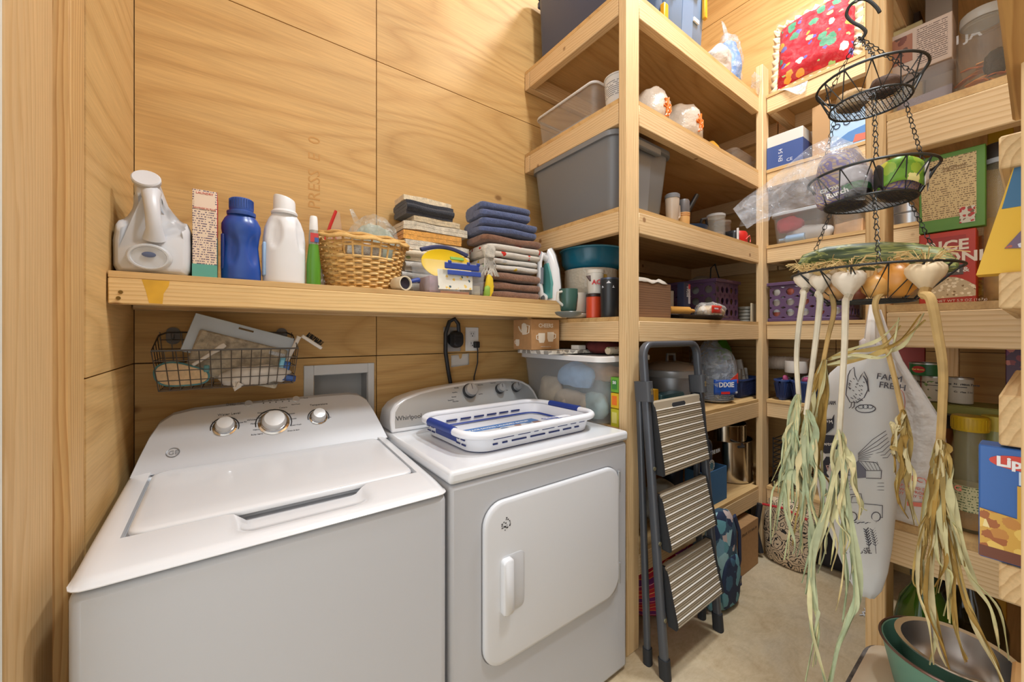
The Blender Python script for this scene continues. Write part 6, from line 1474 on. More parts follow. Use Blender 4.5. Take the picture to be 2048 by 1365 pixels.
words(rc, 'NET WT 5.9 OZ (167g)', .008, (-.0252, hw-.03, .004), (0, -1, 0), (0, 0, 1), mat((226, 210, 190), .5))
rb = carton('pasta_box', 'orange pasta box beside the red rice box', 'box', 1.496, 1.54, gy(2006, 1.496), gy(1956, 1.496), Q2, Q2+.170, mat((206, 120, 26), .45), flaps=False)
hw2 = (gy(1956, 1.496)-gy(2006, 1.496))/2
patch(rb, 'pasta_photo', [(-.0226, hw2, .01), (-.0226, -hw2, .01), (-.0226, -hw2, .055), (-.0226, hw2, .060)], spots((206, 170, 40), [(236, 206, 90), (180, 130, 30)], 120, .4, .6, 0))
gr = carton('recipe_carton', 'green edged carton with a tan recipe panel standing on the rice box', 'box', 1.406, 1.430, gy(1972, 1.406), gy(1838, 1.406), Q2+.178, Q2+.178+.19, mat((92, 138, 50), .5), flaps=False, rz=R(0))
hw = (gy(1838, 1.406)-gy(1972, 1.406))/2
g1 = patch(gr, 'recipe_panel', [(-.0124, hw-.006, .030), (-.0124, -hw+.014, .030), (-.0124, -hw+.014, .176), (-.0124, hw-.002, .176)], fineprint((206, 180, 128), (120, 96, 60), 190., 'Y', 'Z', .5))
patch(gr, 'title_band', [(-.0132, hw-.04, .142), (-.0132, -hw+.03, .142), (-.0132, -hw+.03, .152), (-.0132, hw-.04, .152)], mat((140, 112, 70), .6))
words(gr, 'Creamy Casserole', .010, (-.0140, 0, .144), (0, -1, 0), (0, 0, 1), mat((216, 196, 150), .6), align='CENTER')
patch(gr, 'can_picture', [(-.0132, -hw+.040, .012), (-.0132, -hw+.016, .012), (-.0132, -hw+.016, .050), (-.0132, -hw+.040, .050)], spots((206, 200, 180), [(180, 50, 40), (120, 90, 60)], 120, .5, .5, 0))
cn_ = lathe_thing('cereal_keeper', 'tall clear canister with a black lid at the end of the food shelf', 'canister', (1.463, gy(2003, 1.463), Q2), [('body', [(.028, 0), (.030, .003), (.030, .33), (.028, .333), (.028, .006)], clear((206, 190, 160), .3, .06)), ('contents', [(.0265, .004), (.0265, .20), (.001, .205)], mat((196, 150, 60), .7, 0, .3, 80, .2)), ('lid', [(.032, .325), (.032, .365), (.028, .372), (.001, .372)], mat((60, 50, 44), .4)), ('lid_band', [(.0325, .325), (.0325, .336)], mat((176, 176, 178), .4))])
t = carton('yellow_packet', 'yellow packet above the black lidded canister', 'packet', 1.50, 1.54, gy(2000, 1.5)-.02, gy(1975, 1.5), Q2, Q2+.42, mat((206, 160, 30), .5), flaps=False)
# tins and jars
base_ = carton('tin_tray', 'green carton carrying the stacked tins', 'box', 1.54, 1.66, gy(2010, 1.52), gy(1795, 1.52), Q3, Q3+.285, mat((150, 146, 70), .6))
CANM = mat((196, 190, 176), .4)
for i, (u, r_, lab) in enumerate(((1818, .0230, 'tin with a nutrition label beside the onion stalks'), (1868, .0238, 'tin with a leafy label and nutrition facts under the green tin'), (1921, .0230, 'tin at the end of the row partly behind the sawn rail'))):
    y = gy(u, 1.580); t = lathe_thing('food_tin', lab, 'tin', (1.580, y, Q3+.287), [('body', [(r_-.002, 0), (r_, .002), (r_, .066), (r_-.002, .068)], mat((206, 198, 180), .45)), ('rim', [(r_+.0012, .065), (r_+.0012, .069), (r_-.003, .069), (r_-.003, .066), (.001, .066)], mat((180, 176, 168), .3, .8))], 'food tins on the pantry shelf')
    f = lambda a, z: ((r_+.0006)*-math.cos(R(a)), (r_+.0006)*math.sin(R(a)), z)
    words(t, 'Nutrition Facts', .0072, (-r_+.0012, .010, .050), (-.06, -1, 0), (0, 0, 1), INK, bold=.03)
    MB().box(-r_-.0012, -r_+.003, -.013, .012, .044, .0454).build('rule', INK, t)
    words(t, 'Calories 110', .0064, (-r_+.0012, .010, .030), (-.06, -1, 0), (0, 0, 1), INK, bold=.02)
    if i == 1: MB().lathe([(r_+.0007, .008), (r_+.0007, .056)], 24).build('leafy_label', spots((206, 200, 180), [(110, 150, 80), (140, 170, 100)], 60, .3, .5, 0), t)
t = lathe_thing('green_tin', 'flat green tin with a red brand oval on top of the tins', 'tin', (1.580, gy(1855, 1.580), Q3+.357), [('body', [(.034, 0), (.036, .002), (.036, .032), (.034, .034)], mat((38, 110, 56), .35)), ('rim', [(.037, .031), (.037, .035), (.033, .035), (.033, .033), (.001, .033)], mat((176, 180, 176), .3, .8))])
MB().lathe([(.012, 0), (.012, .001)], 20).move(Matrix.Translation((-.0335, .013, .017)) @ Matrix.Rotation(R(-20), 4, 'Z') @ Matrix.Rotation(R(-90), 4, 'Y') @ Matrix.Diagonal((.8, 1.2, 1, 1))).build('oval', mat((196, 40, 36), .4), t)
words(t, 'Del Monte', .0058, (-.0330, .026, .0150), (-.25, -1, 0), (0, 0, 1), mat((240, 220, 120), .5), bold=.03)
t = carton('dried_fruit_packet', 'red and clear packet leaning behind the tins', 'packet', 1.70, 1.715, gy(1850, 1.7), gy(1795, 1.7), Q3, Q3+.47, mat((150, 50, 44), .45), flaps=False)
t = carton('grape_carton', 'purple carton with grape photo beside the tall post', 'box', 1.62, 1.68, gy(2046, 1.62), gy(2011, 1.62), Q3+.287, Q3+.44, spots((84, 44, 66), [(150, 60, 60), (206, 120, 100), (120, 50, 90)], 60, .45, .4, 0), flaps=False)
yl_ = lathe_thing('lidded_jar', 'clear ribbed jar with a yellow lid on the food shelf', 'jar', (1.442, gy(1940, 1.442), Q3), [('body', [(.026, 0), (.028, .004), (.030, .03), (.028, .08), (.030, .13), (.030, .20), (.024, .235), (.024, .242), (.022, .242), (.028, .20), (.026, .08), (.024, .008)], clear((190, 184, 150), .38, .06)), ('contents', [(.025, .008), (.0255, .10), (.001, .102)], mat((150, 110, 60), .8, 0, .4, 90, .2)), ('label', [(.0306, .05), (.0306, .11)], fineprint((206, 204, 160), (90, 110, 70), 160., 'Y', 'Z', .5)), ('lid', [(.030, .240), (.031, .242), (.031, .272), (.029, .275), (.001, .275)], mat((206, 170, 30), .4))])
for i in range(30):
    a = R(i*12); MB().box(.0305, .0318, -.001, .001, .245, .270).move(Matrix.Rotation(a, 4, 'Z')).build('lid_rib', mat((196, 160, 26), .45), yl_)
lathe_thing('sauce_jar', 'brown jar with a black lid beside the yellow lidded jar', 'jar', (1.475, gy(1885, 1.475), Q3), [('body', [(.018, 0), (.020, .003), (.020, .20), (.018, .235)], mat((110, 64, 40), .25)), ('lid', [(.021, .235), (.021, .268), (.001, .27)], mat((40, 36, 36), .4))])
lathe_thing('sauce_jar', 'second yellow topped jar close to the sawn rail ends', 'jar', (1.49, gy(1992, 1.49), Q3), [('body', [(.022, 0), (.024, .003), (.024, .21), (.020, .24)], mat((150, 150, 90), .25)), ('lid', [(.023, .24), (.023, .275), (.001, .277)], mat((196, 176, 60), .4))])
# under the food shelf
GG = clear((64, 110, 20), .72, .06)
for i, (u, x, r_, lab, m) in enumerate(((1850, 1.470, .060, 'big green glass jug with a dark green cap on the low shelf', GG), (1935, 1.60, .070, 'dark brown glass jug behind the green jug', clear((52, 42, 22), .85, .08)))):
    lathe_thing('glass_jug', lab, 'jug', (x, gy(u, x), Q4), [('body', [(r_*.95, 0), (r_, .006), (r_, .17), (r_*.8, .23), (r_*.42, .275), (r_*.36, .30)], m), ('cap', [(r_*.46, .295), (r_*.46, .345), (r_*.42, .35), (.001, .35)], mat((24, 52, 40), .4) if i == 0 else BLACK)], 'glass jugs on the low shelf')
t = carton('cracker_carton', 'yellow carton behind the green glass jug', 'box', 1.71, 1.78, gy(2010, 1.66), .145, Q4, Q4+.36, mat((206, 150, 40), .5))
MB().box(-.0406, -.0398, -.05, .05, .24, .33).build('orange_print', mat((206, 100, 40), .5), t)
t = thing('black_strap_bag', 'black strapped bundle hanging behind the low post', 'bag', (1.66, .19, Q4))
blob((.04, .03, .19), 161, .012, 14, 18, 14).build('body', mat((40, 36, 40), .7), t)
# narrow rack
lt = carton('soup_mix_box', 'blue and gold soup mix box on the narrow rack by the door', 'box', .770, .806, -.045, gy(1957, .77), 1.0625, 1.206, mat((46, 98, 170), .4), flaps=False)
hw = (gy(1957, .77)+.045)/2
patch(lt, 'gold_panel', [(-.0186, hw-.030, .045), (-.0186, -hw, .045), (-.0186, -hw, .098), (-.0186, hw-.030, .098)], mat((206, 160, 40), .4))
patch(lt, 'potato_photo', [(-.0188, hw-.001, .016), (-.0188, -hw, .016), (-.0188, -hw, .052), (-.0188, hw-.03, .058), (-.0188, hw-.001, .062)], spots((206, 160, 60), [(226, 190, 90), (160, 90, 30), (236, 216, 150), (190, 130, 50)], 70, .5, .4, 0))
patch(lt, 'bottom_band', [(-.0188, hw-.0005, .002), (-.0188, -hw, .002), (-.0188, -hw, .016), (-.0188, hw-.0005, .016)], mat((110, 60, 36), .5))
for i in range(4): MB().box(-.0195, -.0187, hw-.008-i*.0125-.005, hw-.008-i*.0125+.005, .006, .020).build('nutrition_badge', mat((210, 216, 226), .5), lt, bevel=.0006)
MB().lathe([(.016, 0), (.016, .0008)], 20).move(Matrix.Translation((-.0182, hw-.034, .125)) @ Matrix.Rotation(R(-90), 4, 'Y') @ Matrix.Diagonal((.55, 1.6, 1, 1))).build('brand_oval', mat((206, 60, 36), .4), lt)
words(lt, 'Lipton', .0165, (-.0194, hw-.014, .1195), (0, -1, 0), (0, 0, 1), WHITE, bold=.04)
words(lt, 'Recipe', .022, (-.0190, hw-.030, .100), (0, -1, 0), (0, 0, 1), mat((206, 222, 236), .5), bold=.02)
cb2 = thing('cracker_box', 'yellow and blue cracker box on the narrow rack above the soup mix', 'box', (.79, .0, 1.4205))
yq = [gy(u, .775) for u in (1952, 2044)]
poly = [(yq[0], 0), (-.03, 0), (-.03, .155), (gy(2040, .775), .150)]
MB().prism(poly, -.015, .02, 'YZ').build('body', mat((222, 176, 30), .45), cb2)
MB().prism([(gy(2006, .775)+.001, .0795), (-.0305, .0795), (-.0305, .156), (gy(2042, .775)+.0004, .151)], -.0156, .0206, 'YZ').build('blue_top', mat((52, 104, 140), .45), cb2)
patch(cb2, 'photo', [(-.0158, .026, .030), (-.0158, -.02, .024), (-.0158, -.02, .062), (-.0158, .008, .058)], spots((110, 90, 110), [(176, 90, 60), (96, 140, 190), (210, 210, 220)], 110, .45, .5, 0))

# ---------------------------------------------------------------- hanging three-tier wire basket
HX, HY = 1.10, .215
IRON = mat((58, 60, 60), .45, .6)
hk = thing('hanging_basket', 'black three tier wire fruit basket hanging on chains from a hook', 'hanging basket', (HX, HY, 1.40))
def HL(p): return Vector(p)-hk.location
view = math.atan2(-HY, -HX)
ANG = [view+.10, view+R(122), view-R(118)]
TI = [(1.884, .088, 1.834, .066), (1.681, .103, 1.624, .074), (1.476, .134, 1.413, .070)]
for ti, (zr, rt, zb, rb_) in enumerate(TI):
    ring = lambda r_, z, n=40: [HL((HX+r_*math.cos(2*math.pi*k/n), HY+r_*math.sin(2*math.pi*k/n), z)) for k in range(n)]
    MB().tube(ring(rt, zr), .0026, 6, True).build('rim', IRON, hk)
    MB().tube(ring(rb_, zb), .0022, 6, True).build('bottom_ring', IRON, hk)
    n = 13 if ti < 2 else 16
    for k in range(n):
        a0, a1, a2 = (2*math.pi*(k+d)/n for d in (0, .5, 1))
        MB().tube([HL((HX+rt*math.cos(a0), HY+rt*math.sin(a0), zr)), HL((HX+rb_*math.cos(a1), HY+rb_*math.sin(a1), zb)), HL((HX+rt*math.cos(a2), HY+rt*math.sin(a2), zr))], .0013, 5).build('side_wire', IRON, hk)
    b = MB(); sp_ = .0065; k = -int(rb_/sp_)
    while k*sp_ < rb_:
        o = k*sp_; h = math.sqrt(max(0, rb_**2-o*o))
        if h > .002:
            b.tube([HL((HX-h, HY+o, zb)), HL((HX+h, HY+o, zb))], .0007, 4); b.tube([HL((HX+o, HY-h, zb)), HL((HX+o, HY+h, zb))], .0007, 4)
        k += 1
    b.build('mesh_floor', IRON, hk)
def chain(p0, p1, name='chain'):
    p0, p1 = HL(p0), HL(p1); d = p1-p0; n = max(2, round(d.length/.0125)); b = MB(); dn = d.normalized()
    a = dn.orthogonal().normalized(); c_ = dn.cross(a)
    for k in range(n):
        m_ = p0.lerp(p1, (k+.5)/n); w_ = a if k % 2 else c_; hl = d.length/n*.62
        b.tube([m_+dn*(hl*math.cos(q))+w_*(.0036*math.sin(q)*(1.35 if math.cos(q) > 0 else .8)) for q in (j*.6283 for j in range(10))], .0009, 4, True)
    b.build(name, IRON, hk)
top = Vector((HX-.004, HY+.016, 1.985))
for a in ANG:
    e = lambda i: Vector((HX+TI[i][1]*math.cos(a), HY+TI[i][1]*math.sin(a), TI[i][0]))
    eb = lambda i: Vector((HX+TI[i][3]*math.cos(a), HY+TI[i][3]*math.sin(a), TI[i][2]))
    chain(top, e(0)); chain(eb(0), e(1)); chain(eb(1), e(2))
sh = [(0, .030), (.004, .018), (.010, .008), (.004, -.004), (-.006, .0), (-.012, .014), (-.008, .030), (.004, .040), (.018, .036), (.028, .020), (.030, .012)]
rgt = Vector((HY, -HX, 0)).normalized()
MB().tube(catmull0([top-hk.location+rgt*(x*1.1)+Vector((0, 0, z*1.25)) for x, z in [(.004, -.006), (.010, .004), (.004, .016), (-.010, .032), (-.018, .048), (-.012, .062), (.004, .064), (.016, .054), (.026, .038), (.030, .028)]]), .0032, 8).build('hook', IRON, hk)
MB().tube([HL(top)+Vector((0, 0, .078))-rgt*.004, HL(top)+Vector((0, 0, .16)), HL((HX, HY, 2.6)), HL((HX, HY, ZC-.012))], .0035, 6).build('cord', mat((176, 168, 156), .9), hk)
# top tier
for i, (dx_, dy_, r_, lab) in enumerate(((.0, .028, .028, 'brown dried bread roll in the top wire basket'), (-.015, -.028, .024, 'dark brown dried pod in the top wire basket'))):
    t = thing('dried_gourd', lab, 'food', (HX+dx_, HY+dy_, 1.8355))
    blob((r_, r_, r_*.75), 171+i, .006, 50, 18, 12).build('body', mat(((176, 146, 104), (84, 60, 44))[i], .9, 0, .6, 90, .25), t)
# middle tier: net bags of potatoes
def pts_of(par, lst, x): return [P(u, v, x=x)-par.location for u, v in lst]
nb = thing('potato_net', 'purple net bag of potatoes with a green and black paper label', 'net bag', (HX-.006, HY+.044, 1.6265))
g = N('purple_net'); v = g.coord(False); vo = g.n('ShaderNodeTexBrick', i_Vector=g.mapping(v, (1, 1, 1), rot=(R(90), 0, R(80))), i_Scale=55., i_Mortar_Size=.05, offset=.5)
g.setp(Base_Color=g.mix(vo.outputs['Fac'], g.ramp(g.noise(v, 26, 2), [(.35, (150, 130, 120)), (.6, (196, 170, 130))]), (112, 100, 150)), Roughness=.7)
nbb = blob((.054, .044, .060), 181, .008, 22, 28, 18, .3, .55); nbb.build('net', g.m, nb, angle=80)
nb2 = thing('potato_net', 'second purple net bag with a yellow green corn picture label', 'net bag', (HX+.0, HY-.044, 1.6265))
blob((.056, .036, .036), 183, .007, 24, 28, 16, .3, .55).build('net', g.m, nb2, angle=80)
def shell(par, size, seed_, a0, a1, z0, z1, m, name, off=.003, cz=0.):
    """label wrapped over a lumpy bag, between angles a0..a1 and heights"""
    return MB().grid(lambda i, j: (lambda a, z: ((size[0]+off)*math.cos(a), (size[1]+off)*math.sin(a), z))(R(a0+(a1-a0)*i), z0+(z1-z0)*j+.010*math.sin(i*math.pi)), 14, 5).build(name, m, par, solid=.0008)
shell(nb, (.054, .046), 0, 200, 285, .0, .014, mat((40, 36, 36), .4), 'label_black', .004)
shell(nb, (.054, .046), 0, 195, 285, .014, .028, mat((46, 110, 52), .4), 'label_green', .004)
shell(nb, (.054, .046), 0, 190, 280, .028, .060, mat((196, 194, 200), .45, 0, 0, 40, .08), 'label_white', .004)
shell(nb2, (.057, .038), 0, 150, 250, .004, .050, spots((110, 160, 50), [(206, 200, 80), (90, 140, 40), (226, 220, 150), (150, 180, 60)], 40, .5, .4, 0), 'label_photo', .004)
shell(nb2, (.057, .038), 0, 140, 165, .0, .045, mat((40, 36, 36), .4), 'label_black', .005)
shell(nb2, (.057, .038), 0, 250, 300, .004, .045, mat((206, 204, 206), .45), 'label_white', .005)
words(nb, 'CROWN', .011, (-.0615, .022, .021), (.25, -1, .18), (0, .18, 1), mat((220, 220, 210), .5), bold=.02)
words(nb, 'Ranch', .015, (-.0635, .010, .006), (.12, -1, .22), (0, .22, 1), mat((226, 224, 220), .5), bold=.03)
pb = thing('produce_bag', 'clear plastic produce bag spilling over the edge of the middle basket', 'bag', P(1600, 380, x=1.06))
FM = film((232, 236, 244), .10, .50, 16)
edge_t = [(1742, 330), (1712, 288), (1668, 270), (1620, 292), (1570, 335), (1528, 370), (1490, 395), (1466, 418)]
edge_b = [(1730, 400), (1690, 402), (1650, 405), (1622, 410), (1588, 418), (1552, 430), (1520, 440), (1494, 458)]
def bagface(sgn):
    def fn(i, j):
        k = i*7; a = min(6, int(k)); fr_ = k-a
        u = (edge_t[a][0]*(1-fr_)+edge_t[a+1][0]*fr_)*(1-j)+(edge_b[a][0]*(1-fr_)+edge_b[a+1][0]*fr_)*j
        v_ = (edge_t[a][1]*(1-fr_)+edge_t[a+1][1]*fr_)*(1-j)+(edge_b[a][1]*(1-fr_)+edge_b[a+1][1]*fr_)*j
        th = .055*math.sin(math.pi*min(1, max(0, j)))*(1-i*.75)*(1 if sgn > 0 else 1)
        n_ = noise.noise(Vector((i*7, j*4, sgn*3.)))*.010
        return P(u, v_, x=1.055-sgn*th+n_)-pb.location
    return fn
MB().grid(bagface(1), 30, 16).build('film', FM, pb, angle=80)
MB().grid(bagface(-1), 30, 16).build('film', FM, pb, angle=80)
MB().grid(lambda i, j: P(1500+60*j-22*i, 392+62*i-12*j, x=1.045+.02*math.sin(i*6+j*4))-pb.location, 8, 8).build('film_tail', FM, pb, angle=80)

# bottom tier: marrow, onions, garlic with long dry stalks
zuc = thing('marrow', 'long striped dark green marrow lying in the bottom wire basket', 'marrow', P(1760, 528, x=1.16))
g = N('striped_skin'); v = g.coord(False); s = g.n('ShaderNodeSeparateXYZ', i_0=v)
f = g.noise(g.mapping(v, (60, 4, 60)), 1.4, 2, .5, .2)
g.setp(Base_Color=g.ramp(f, [(.36, (60, 74, 40)), (.46, (78, 92, 48)), (.50, (164, 168, 96)), (.54, (84, 98, 52)), (.60, (160, 164, 92)), (.64, (72, 86, 46))]), Roughness=.5)
zpts = [P(u, v_, x=x)-zuc.location for u, v_, x in ((1598, 530, 1.10), (1612, 522, 1.12), (1650, 515, 1.15), (1700, 514, 1.165), (1760, 513, 1.17), (1820, 516, 1.165), (1870, 522, 1.15), (1900, 532, 1.13), (1912, 538, 1.12))]
MB().tube(zpts, [.004, .016, .025, .030, .032, .031, .026, .015, .003], 18).build('body', g.m, zuc)
def onion(label, u, v_, x, r_, col):
    t = thing('onion', label, 'onion', Vector((P(u, v_, x=x).x, P(u, v_, x=x).y, max(1.4165, P(u, v_, x=x).z-r_))), group='onions in the bottom basket')
    MB().lathe([(.003, 0), (r_*.5, r_*.1), (r_*.92, r_*.55), (r_, r_*.95), (r_*.9, r_*1.4), (r_*.5, r_*1.78), (r_*.18, r_*1.95), (r_*.1, r_*2.2), (.001, r_*2.25)], 24).jitter(.0015, 40, u).build('bulb', mat(col, .35, 0, .1, 30, .12), t)
    MB().lathe([(r_*.10, r_*2.15), (r_*.05, r_*2.5)], 8).build('neck', mat((206, 180, 120), .8), t)
onion('large amber onion in the middle of the bottom basket', 1796, 572, 1.065, .036, (206, 142, 62))
onion('amber onion low beside the netted bulbs', 1752, 582, 1.045, .024, (212, 160, 88))
onion('pale amber onion near the front rim of the basket', 1668, 578, 1.055, .026, (206, 160, 104))
onion('small dark onion at the bottom of the basket', 1716, 588, 1.09, .020, (150, 84, 60))
random.seed(21)
SKIN = mat((216, 204, 184), .6, 0, .15, 40, .10); SKIN2 = mat((206, 186, 152), .65, 0, .2, 40, .14)
LEAF = [mat((204, 198, 152), .8, 0, .2, 60, .12), mat((182, 188, 150), .8, 0, .2, 60, .12), mat((214, 200, 154), .8, 0, .2, 60, .12), mat((182, 156, 92), .8, 0, .2, 60, .14), mat((166, 178, 142), .8, 0, .2, 60, .12), mat((160, 128, 62), .8, 0, .2, 60, .14)]
catmull = catmull0
def garlic(label, bulb, stalk, leaves, x, br, skin=SKIN, tone=(0, 1, 2), sw=.0054, roots=46):
    bp = P(bulb[0], bulb[1], x=x+.034)
    t = thing('garlic_plant', label, 'garlic', bp, group='garlic with dry stalks in the bottom basket')
    Lp = lambda u, v_, xx: P(u, v_, x=xx)-bp
    b = MB(); n = 24; rings_ = []
    for r_, z in ((.25, .62), (.75, .55), (1., .25), (1.02, -.05), (.9, -.4), (.6, -.8), (.3, -1.15), (.16, -1.6)):
        rings_.append([(br*r_*(.93+.15*abs(math.cos(a*3.5)))*math.cos(a), br*r_*(.93+.15*abs(math.cos(a*3.5)))*math.sin(a), br*(z+.1*math.sin(a*2+br*900)*(1 if z > -1 else 0))) for a in (2*math.pi*k/n for k in range(n))])
    b.loft(rings_).build('bulb', skin, t, angle=60)
    if roots:
        b = MB()
        for i in range(roots):
            a = random.random()*6.28; l_ = br*(.6+1.2*random.random())
            p = Vector((br*.25*math.cos(a), br*.25*math.sin(a), br*.6))
            d = Vector((math.cos(a)*l_*1.1, math.sin(a)*l_*1.1, l_*random.uniform(.1, .8)))
            b.tube([p, p+d*.5+Vector((0, 0, l_*.35)), p+d+Vector((random.uniform(-.004, .004), random.uniform(-.004, .004), 0))], .0007, 4)
        b.build('roots', mat((206, 178, 120), .9), t)
    sp_ = catmull([Vector((0, 0, -br*1.1)), Vector((-.02, 0, -br*1.6))]+[Lp(u, v_, x) for u, v_ in stalk])
    MB().tube(sp_, [sw*(1.25-.35*min(1, k/len(sp_)*1.3)) for k in range(len(sp_))], 8).build('stalk', mat((206, 198, 176), .75, 0, .3, 50, .10) if skin is SKIN else mat((190, 160, 104), .8, 0, .3, 50, .14), t)
    leaves = leaves+[[(u+random.uniform(-10, 10)*(k/len(lf)), v_+random.uniform(-14, 14)*(k > 0)) for k, (u, v_) in enumerate(lf)] for lf in leaves]
    leaves = leaves+[[(u+random.uniform(-26, 26)*(k/len(lf)), v_+random.uniform(-30, 50)*(k/len(lf))) for k, (u, v_) in enumerate(lf)] for lf in leaves[::2]]
    for i, lf in enumerate(leaves):
        pts_ = catmull([Lp(u+random.uniform(-1.5, 1.5), v_, x+random.uniform(-.012, .012)) for u, v_ in lf], 6)
        m_ = len(pts_); w0 = random.uniform(.0022, .0052)
        ws_ = [w0*(.55+.45*math.sin(math.pi*(k/m_)**.6))*(1-.75*(k/m_)**3)*(1+.35*math.sin(k*.8+i)) for k in range(m_)]
        tw = [Vector((-1, .6*math.sin(k*.35+i*2), .25*math.sin(k*.5+i))) for k in range(m_)]
        rings_ = []
        for k, p in enumerate(pts_):
            tg = (pts_[min(k+1, m_-1)]-pts_[max(k-1, 0)]).normalized(); a = tg.cross(tw[k]).normalized(); c_ = a.cross(tg).normalized()
            rings_.append([p+a*ws_[k]+c_*.0016, p+c_*-.0006, p-a*ws_[k]+c_*.0016, p+c_*.0004+c_*-.0016])
        MB().loft(rings_).build('leaf', LEAF[tone[i % len(tone)]], t, angle=80)
def fan(start, ends, bend=1.):
    out_ = []
    for (u, v_) in ends:
        n_ = 5; l_ = [start]
        for k in range(1, n_):
            f_ = k/n_; uu = start[0]+(u-start[0])*(f_**.8)+random.uniform(-9, 9)*bend; l_.append((uu, start[1]+(v_-start[1])*f_))
        l_.append((u, v_)); out_.append(l_)
    return out_
garlic('garlic bulb with roots at the tip of the basket, stalk bent outward', (1612, 556), [(1607, 592), (1598, 650), (1593, 720), (1598, 800)], fan((1597, 790), [(1560, 985), (1552, 1062), (1578, 1120), (1590, 1010), (1600, 1100), (1568, 930), (1585, 960)]), 1.005, .021, SKIN, (1, 4, 0))
garlic('small garlic bulb second along the front rim with crossed stalk', (1642, 562), [(1640, 600), (1634, 660), (1624, 740), (1612, 830)], fan((1614, 820), [(1600, 1080), (1622, 1010), (1640, 1130), (1582, 1040), (1612, 1190), (1650, 1060), (1608, 960)]), .985, .019, SKIN, (4, 0, 2, 1))
garlic('plump white garlic bulb at the front of the basket with a thick pale stalk', (1698, 560), [(1691, 610), (1689, 690), (1684, 780), (1678, 880)], fan((1679, 860), [(1660, 1130), (1700, 1160), (1688, 1240), (1672, 1010), (1718, 1040), (1690, 1110)])+[[(1680, 890), (1660, 1000), (1630, 1100), (1628, 1200), (1640, 1260), (1632, 1330)], [(1684, 900), (1700, 1040), (1712, 1180), (1700, 1240), (1672, 1310), (1650, 1420)], [(1676, 900), (1655, 1020), (1626, 1140), (1622, 1240), (1640, 1320), (1668, 1400)]], .968, .026, SKIN, (0, 1, 4, 0, 2))
garlic('garlic bulb with shaggy roots on top of the large onion', (1776, 548), [(1750, 610), (1772, 690), (1790, 760), (1806, 830)], fan((1806, 820), [(1790, 950), (1818, 990), (1830, 1040), (1780, 900), (1800, 1010)]), 1.03, .020, SKIN2, (5, 3, 2), .0048, 40)
garlic('tan garlic bulb at the aisle end of the basket with a thick brown stalk', (1852, 545), [(1862, 600), (1876, 670), (1886, 740), (1884, 830), (1880, 900)], fan((1881, 880), [(1850, 1100), (1872, 1190), (1898, 1240), (1920, 1130), (1842, 1190), (1905, 1060), (1890, 1000), (1860, 1020)])+[[(1884, 900), (1900, 1040), (1930, 1180), (1960, 1260), (1990, 1330), (2004, 1380)], [(1880, 900), (1868, 1050), (1862, 1180), (1880, 1270), (1900, 1340)], [(1882, 900), (1912, 1040), (1940, 1150), (1985, 1220), (1998, 1290)], [(1878, 890), (1850, 1040), (1845, 1160), (1870, 1260), (1860, 1330)], [(1881, 880), (1890, 1040), (1905, 1160), (1912, 1260), (1935, 1320)]], .985, .026, SKIN2, (3, 5, 2, 0), .0066, 40)
garlic('garlic bulb hidden behind the rim with straw leaves on the cloth bag', (1665, 548), [(1668, 620), (1655, 680), (1640, 760)], fan((1650, 720), [(1590, 960), (1600, 1090), (1628, 960), (1560, 1000), (1640, 1060)])+[[(1655, 720), (1700, 700), (1760, 680), (1800, 640)], [(1655, 730), (1720, 720), (1790, 690), (1850, 640)]], 1.03, .018, SKIN2, (3, 5, 0), .0045, 30)

# ---------------------------------------------------------------- cloth bag holder and plastic bag below the basket
RX = .062; XC = 1.222
PRO = [(690, 1728, 1760), (705, 1706, 1776), (722, 1690, 1790), (750, 1662, 1796), (790, 1642, 1800), (850, 1628, 1802), (900, 1624, 1800), (960, 1630, 1797), (1020, 1642, 1790), (1080, 1660, 1784), (1130, 1680, 1776), (1170, 1698, 1764), (1190, 1714, 1750)]
hb2 = thing('cloth_bag_holder', 'white cloth bag printed with a hen and farm pictures hanging below the basket', 'bag holder', P(1740, 1190, x=XC))
def prof(v_):
    for (v0, a0, b0), (v1, a1, b1) in zip(PRO, PRO[1:]):
        if v_ <= v1:
            k = max(0, (v_-v0)/(v1-v0)); return a0+(a1-a0)*k, b0+(b1-b0)*k
    return PRO[-1][1:]
rings_ = []
for v_, ul, ur in PRO:
    yl2, yr2 = gy(ul, XC), gy(ur, XC); z = P((ul+ur)/2, v_, x=XC).z; yc, ry = (yl2+yr2)/2, (yl2-yr2)/2
    kx = min(1, ry/.07); n = 40
    rings_.append([Vector((XC+RX*kx*math.cos(a), yc+ry*math.sin(a), z))*1.-hb2.location+Vector((.004*math.sin(a*9+v_)*(1 if v_ < 800 else .4), 0, 0)) for a in (2*math.pi*k/n for k in range(n))])
MB().loft(rings_).build('cloth', mat((214, 216, 216), .85, 0, .12, 20, .03), hb2, angle=80)
def onbag(u, v_, off=.0030):
    ul, ur = prof(v_); yl2, yr2 = gy(ul, XC), gy(ur, XC); yc, ry = (yl2+yr2)/2, (yl2-yr2)/2; kx = min(1, ry/.07)
    x = XC-RX*kx
    for _ in range(6):
        q = max(-.98, min(.98, (gy(u, x)-yc)/ry)); x = XC-RX*kx*math.sqrt(1-q*q)
    return P(u, v_, x=x-off)-hb2.location
PEN = mat((84, 84, 94), .9)
def draw(pts_, w=.0007, name='print_line', m=None, closed=False):
    MB().tube([onbag(u, v_) for u, v_ in pts_], w, 4, closed).build(name, m or PEN, hb2)
hen = [(1708, 735), (1700, 742), (1696, 752), (1694, 770), (1692, 790), (1700, 805), (1714, 806), (1728, 796), (1736, 780), (1735, 758), (1728, 744), (1722, 752), (1716, 764), (1710, 752)]
draw(hen, .0009, 'hen_outline', None, True)
random.seed(9)
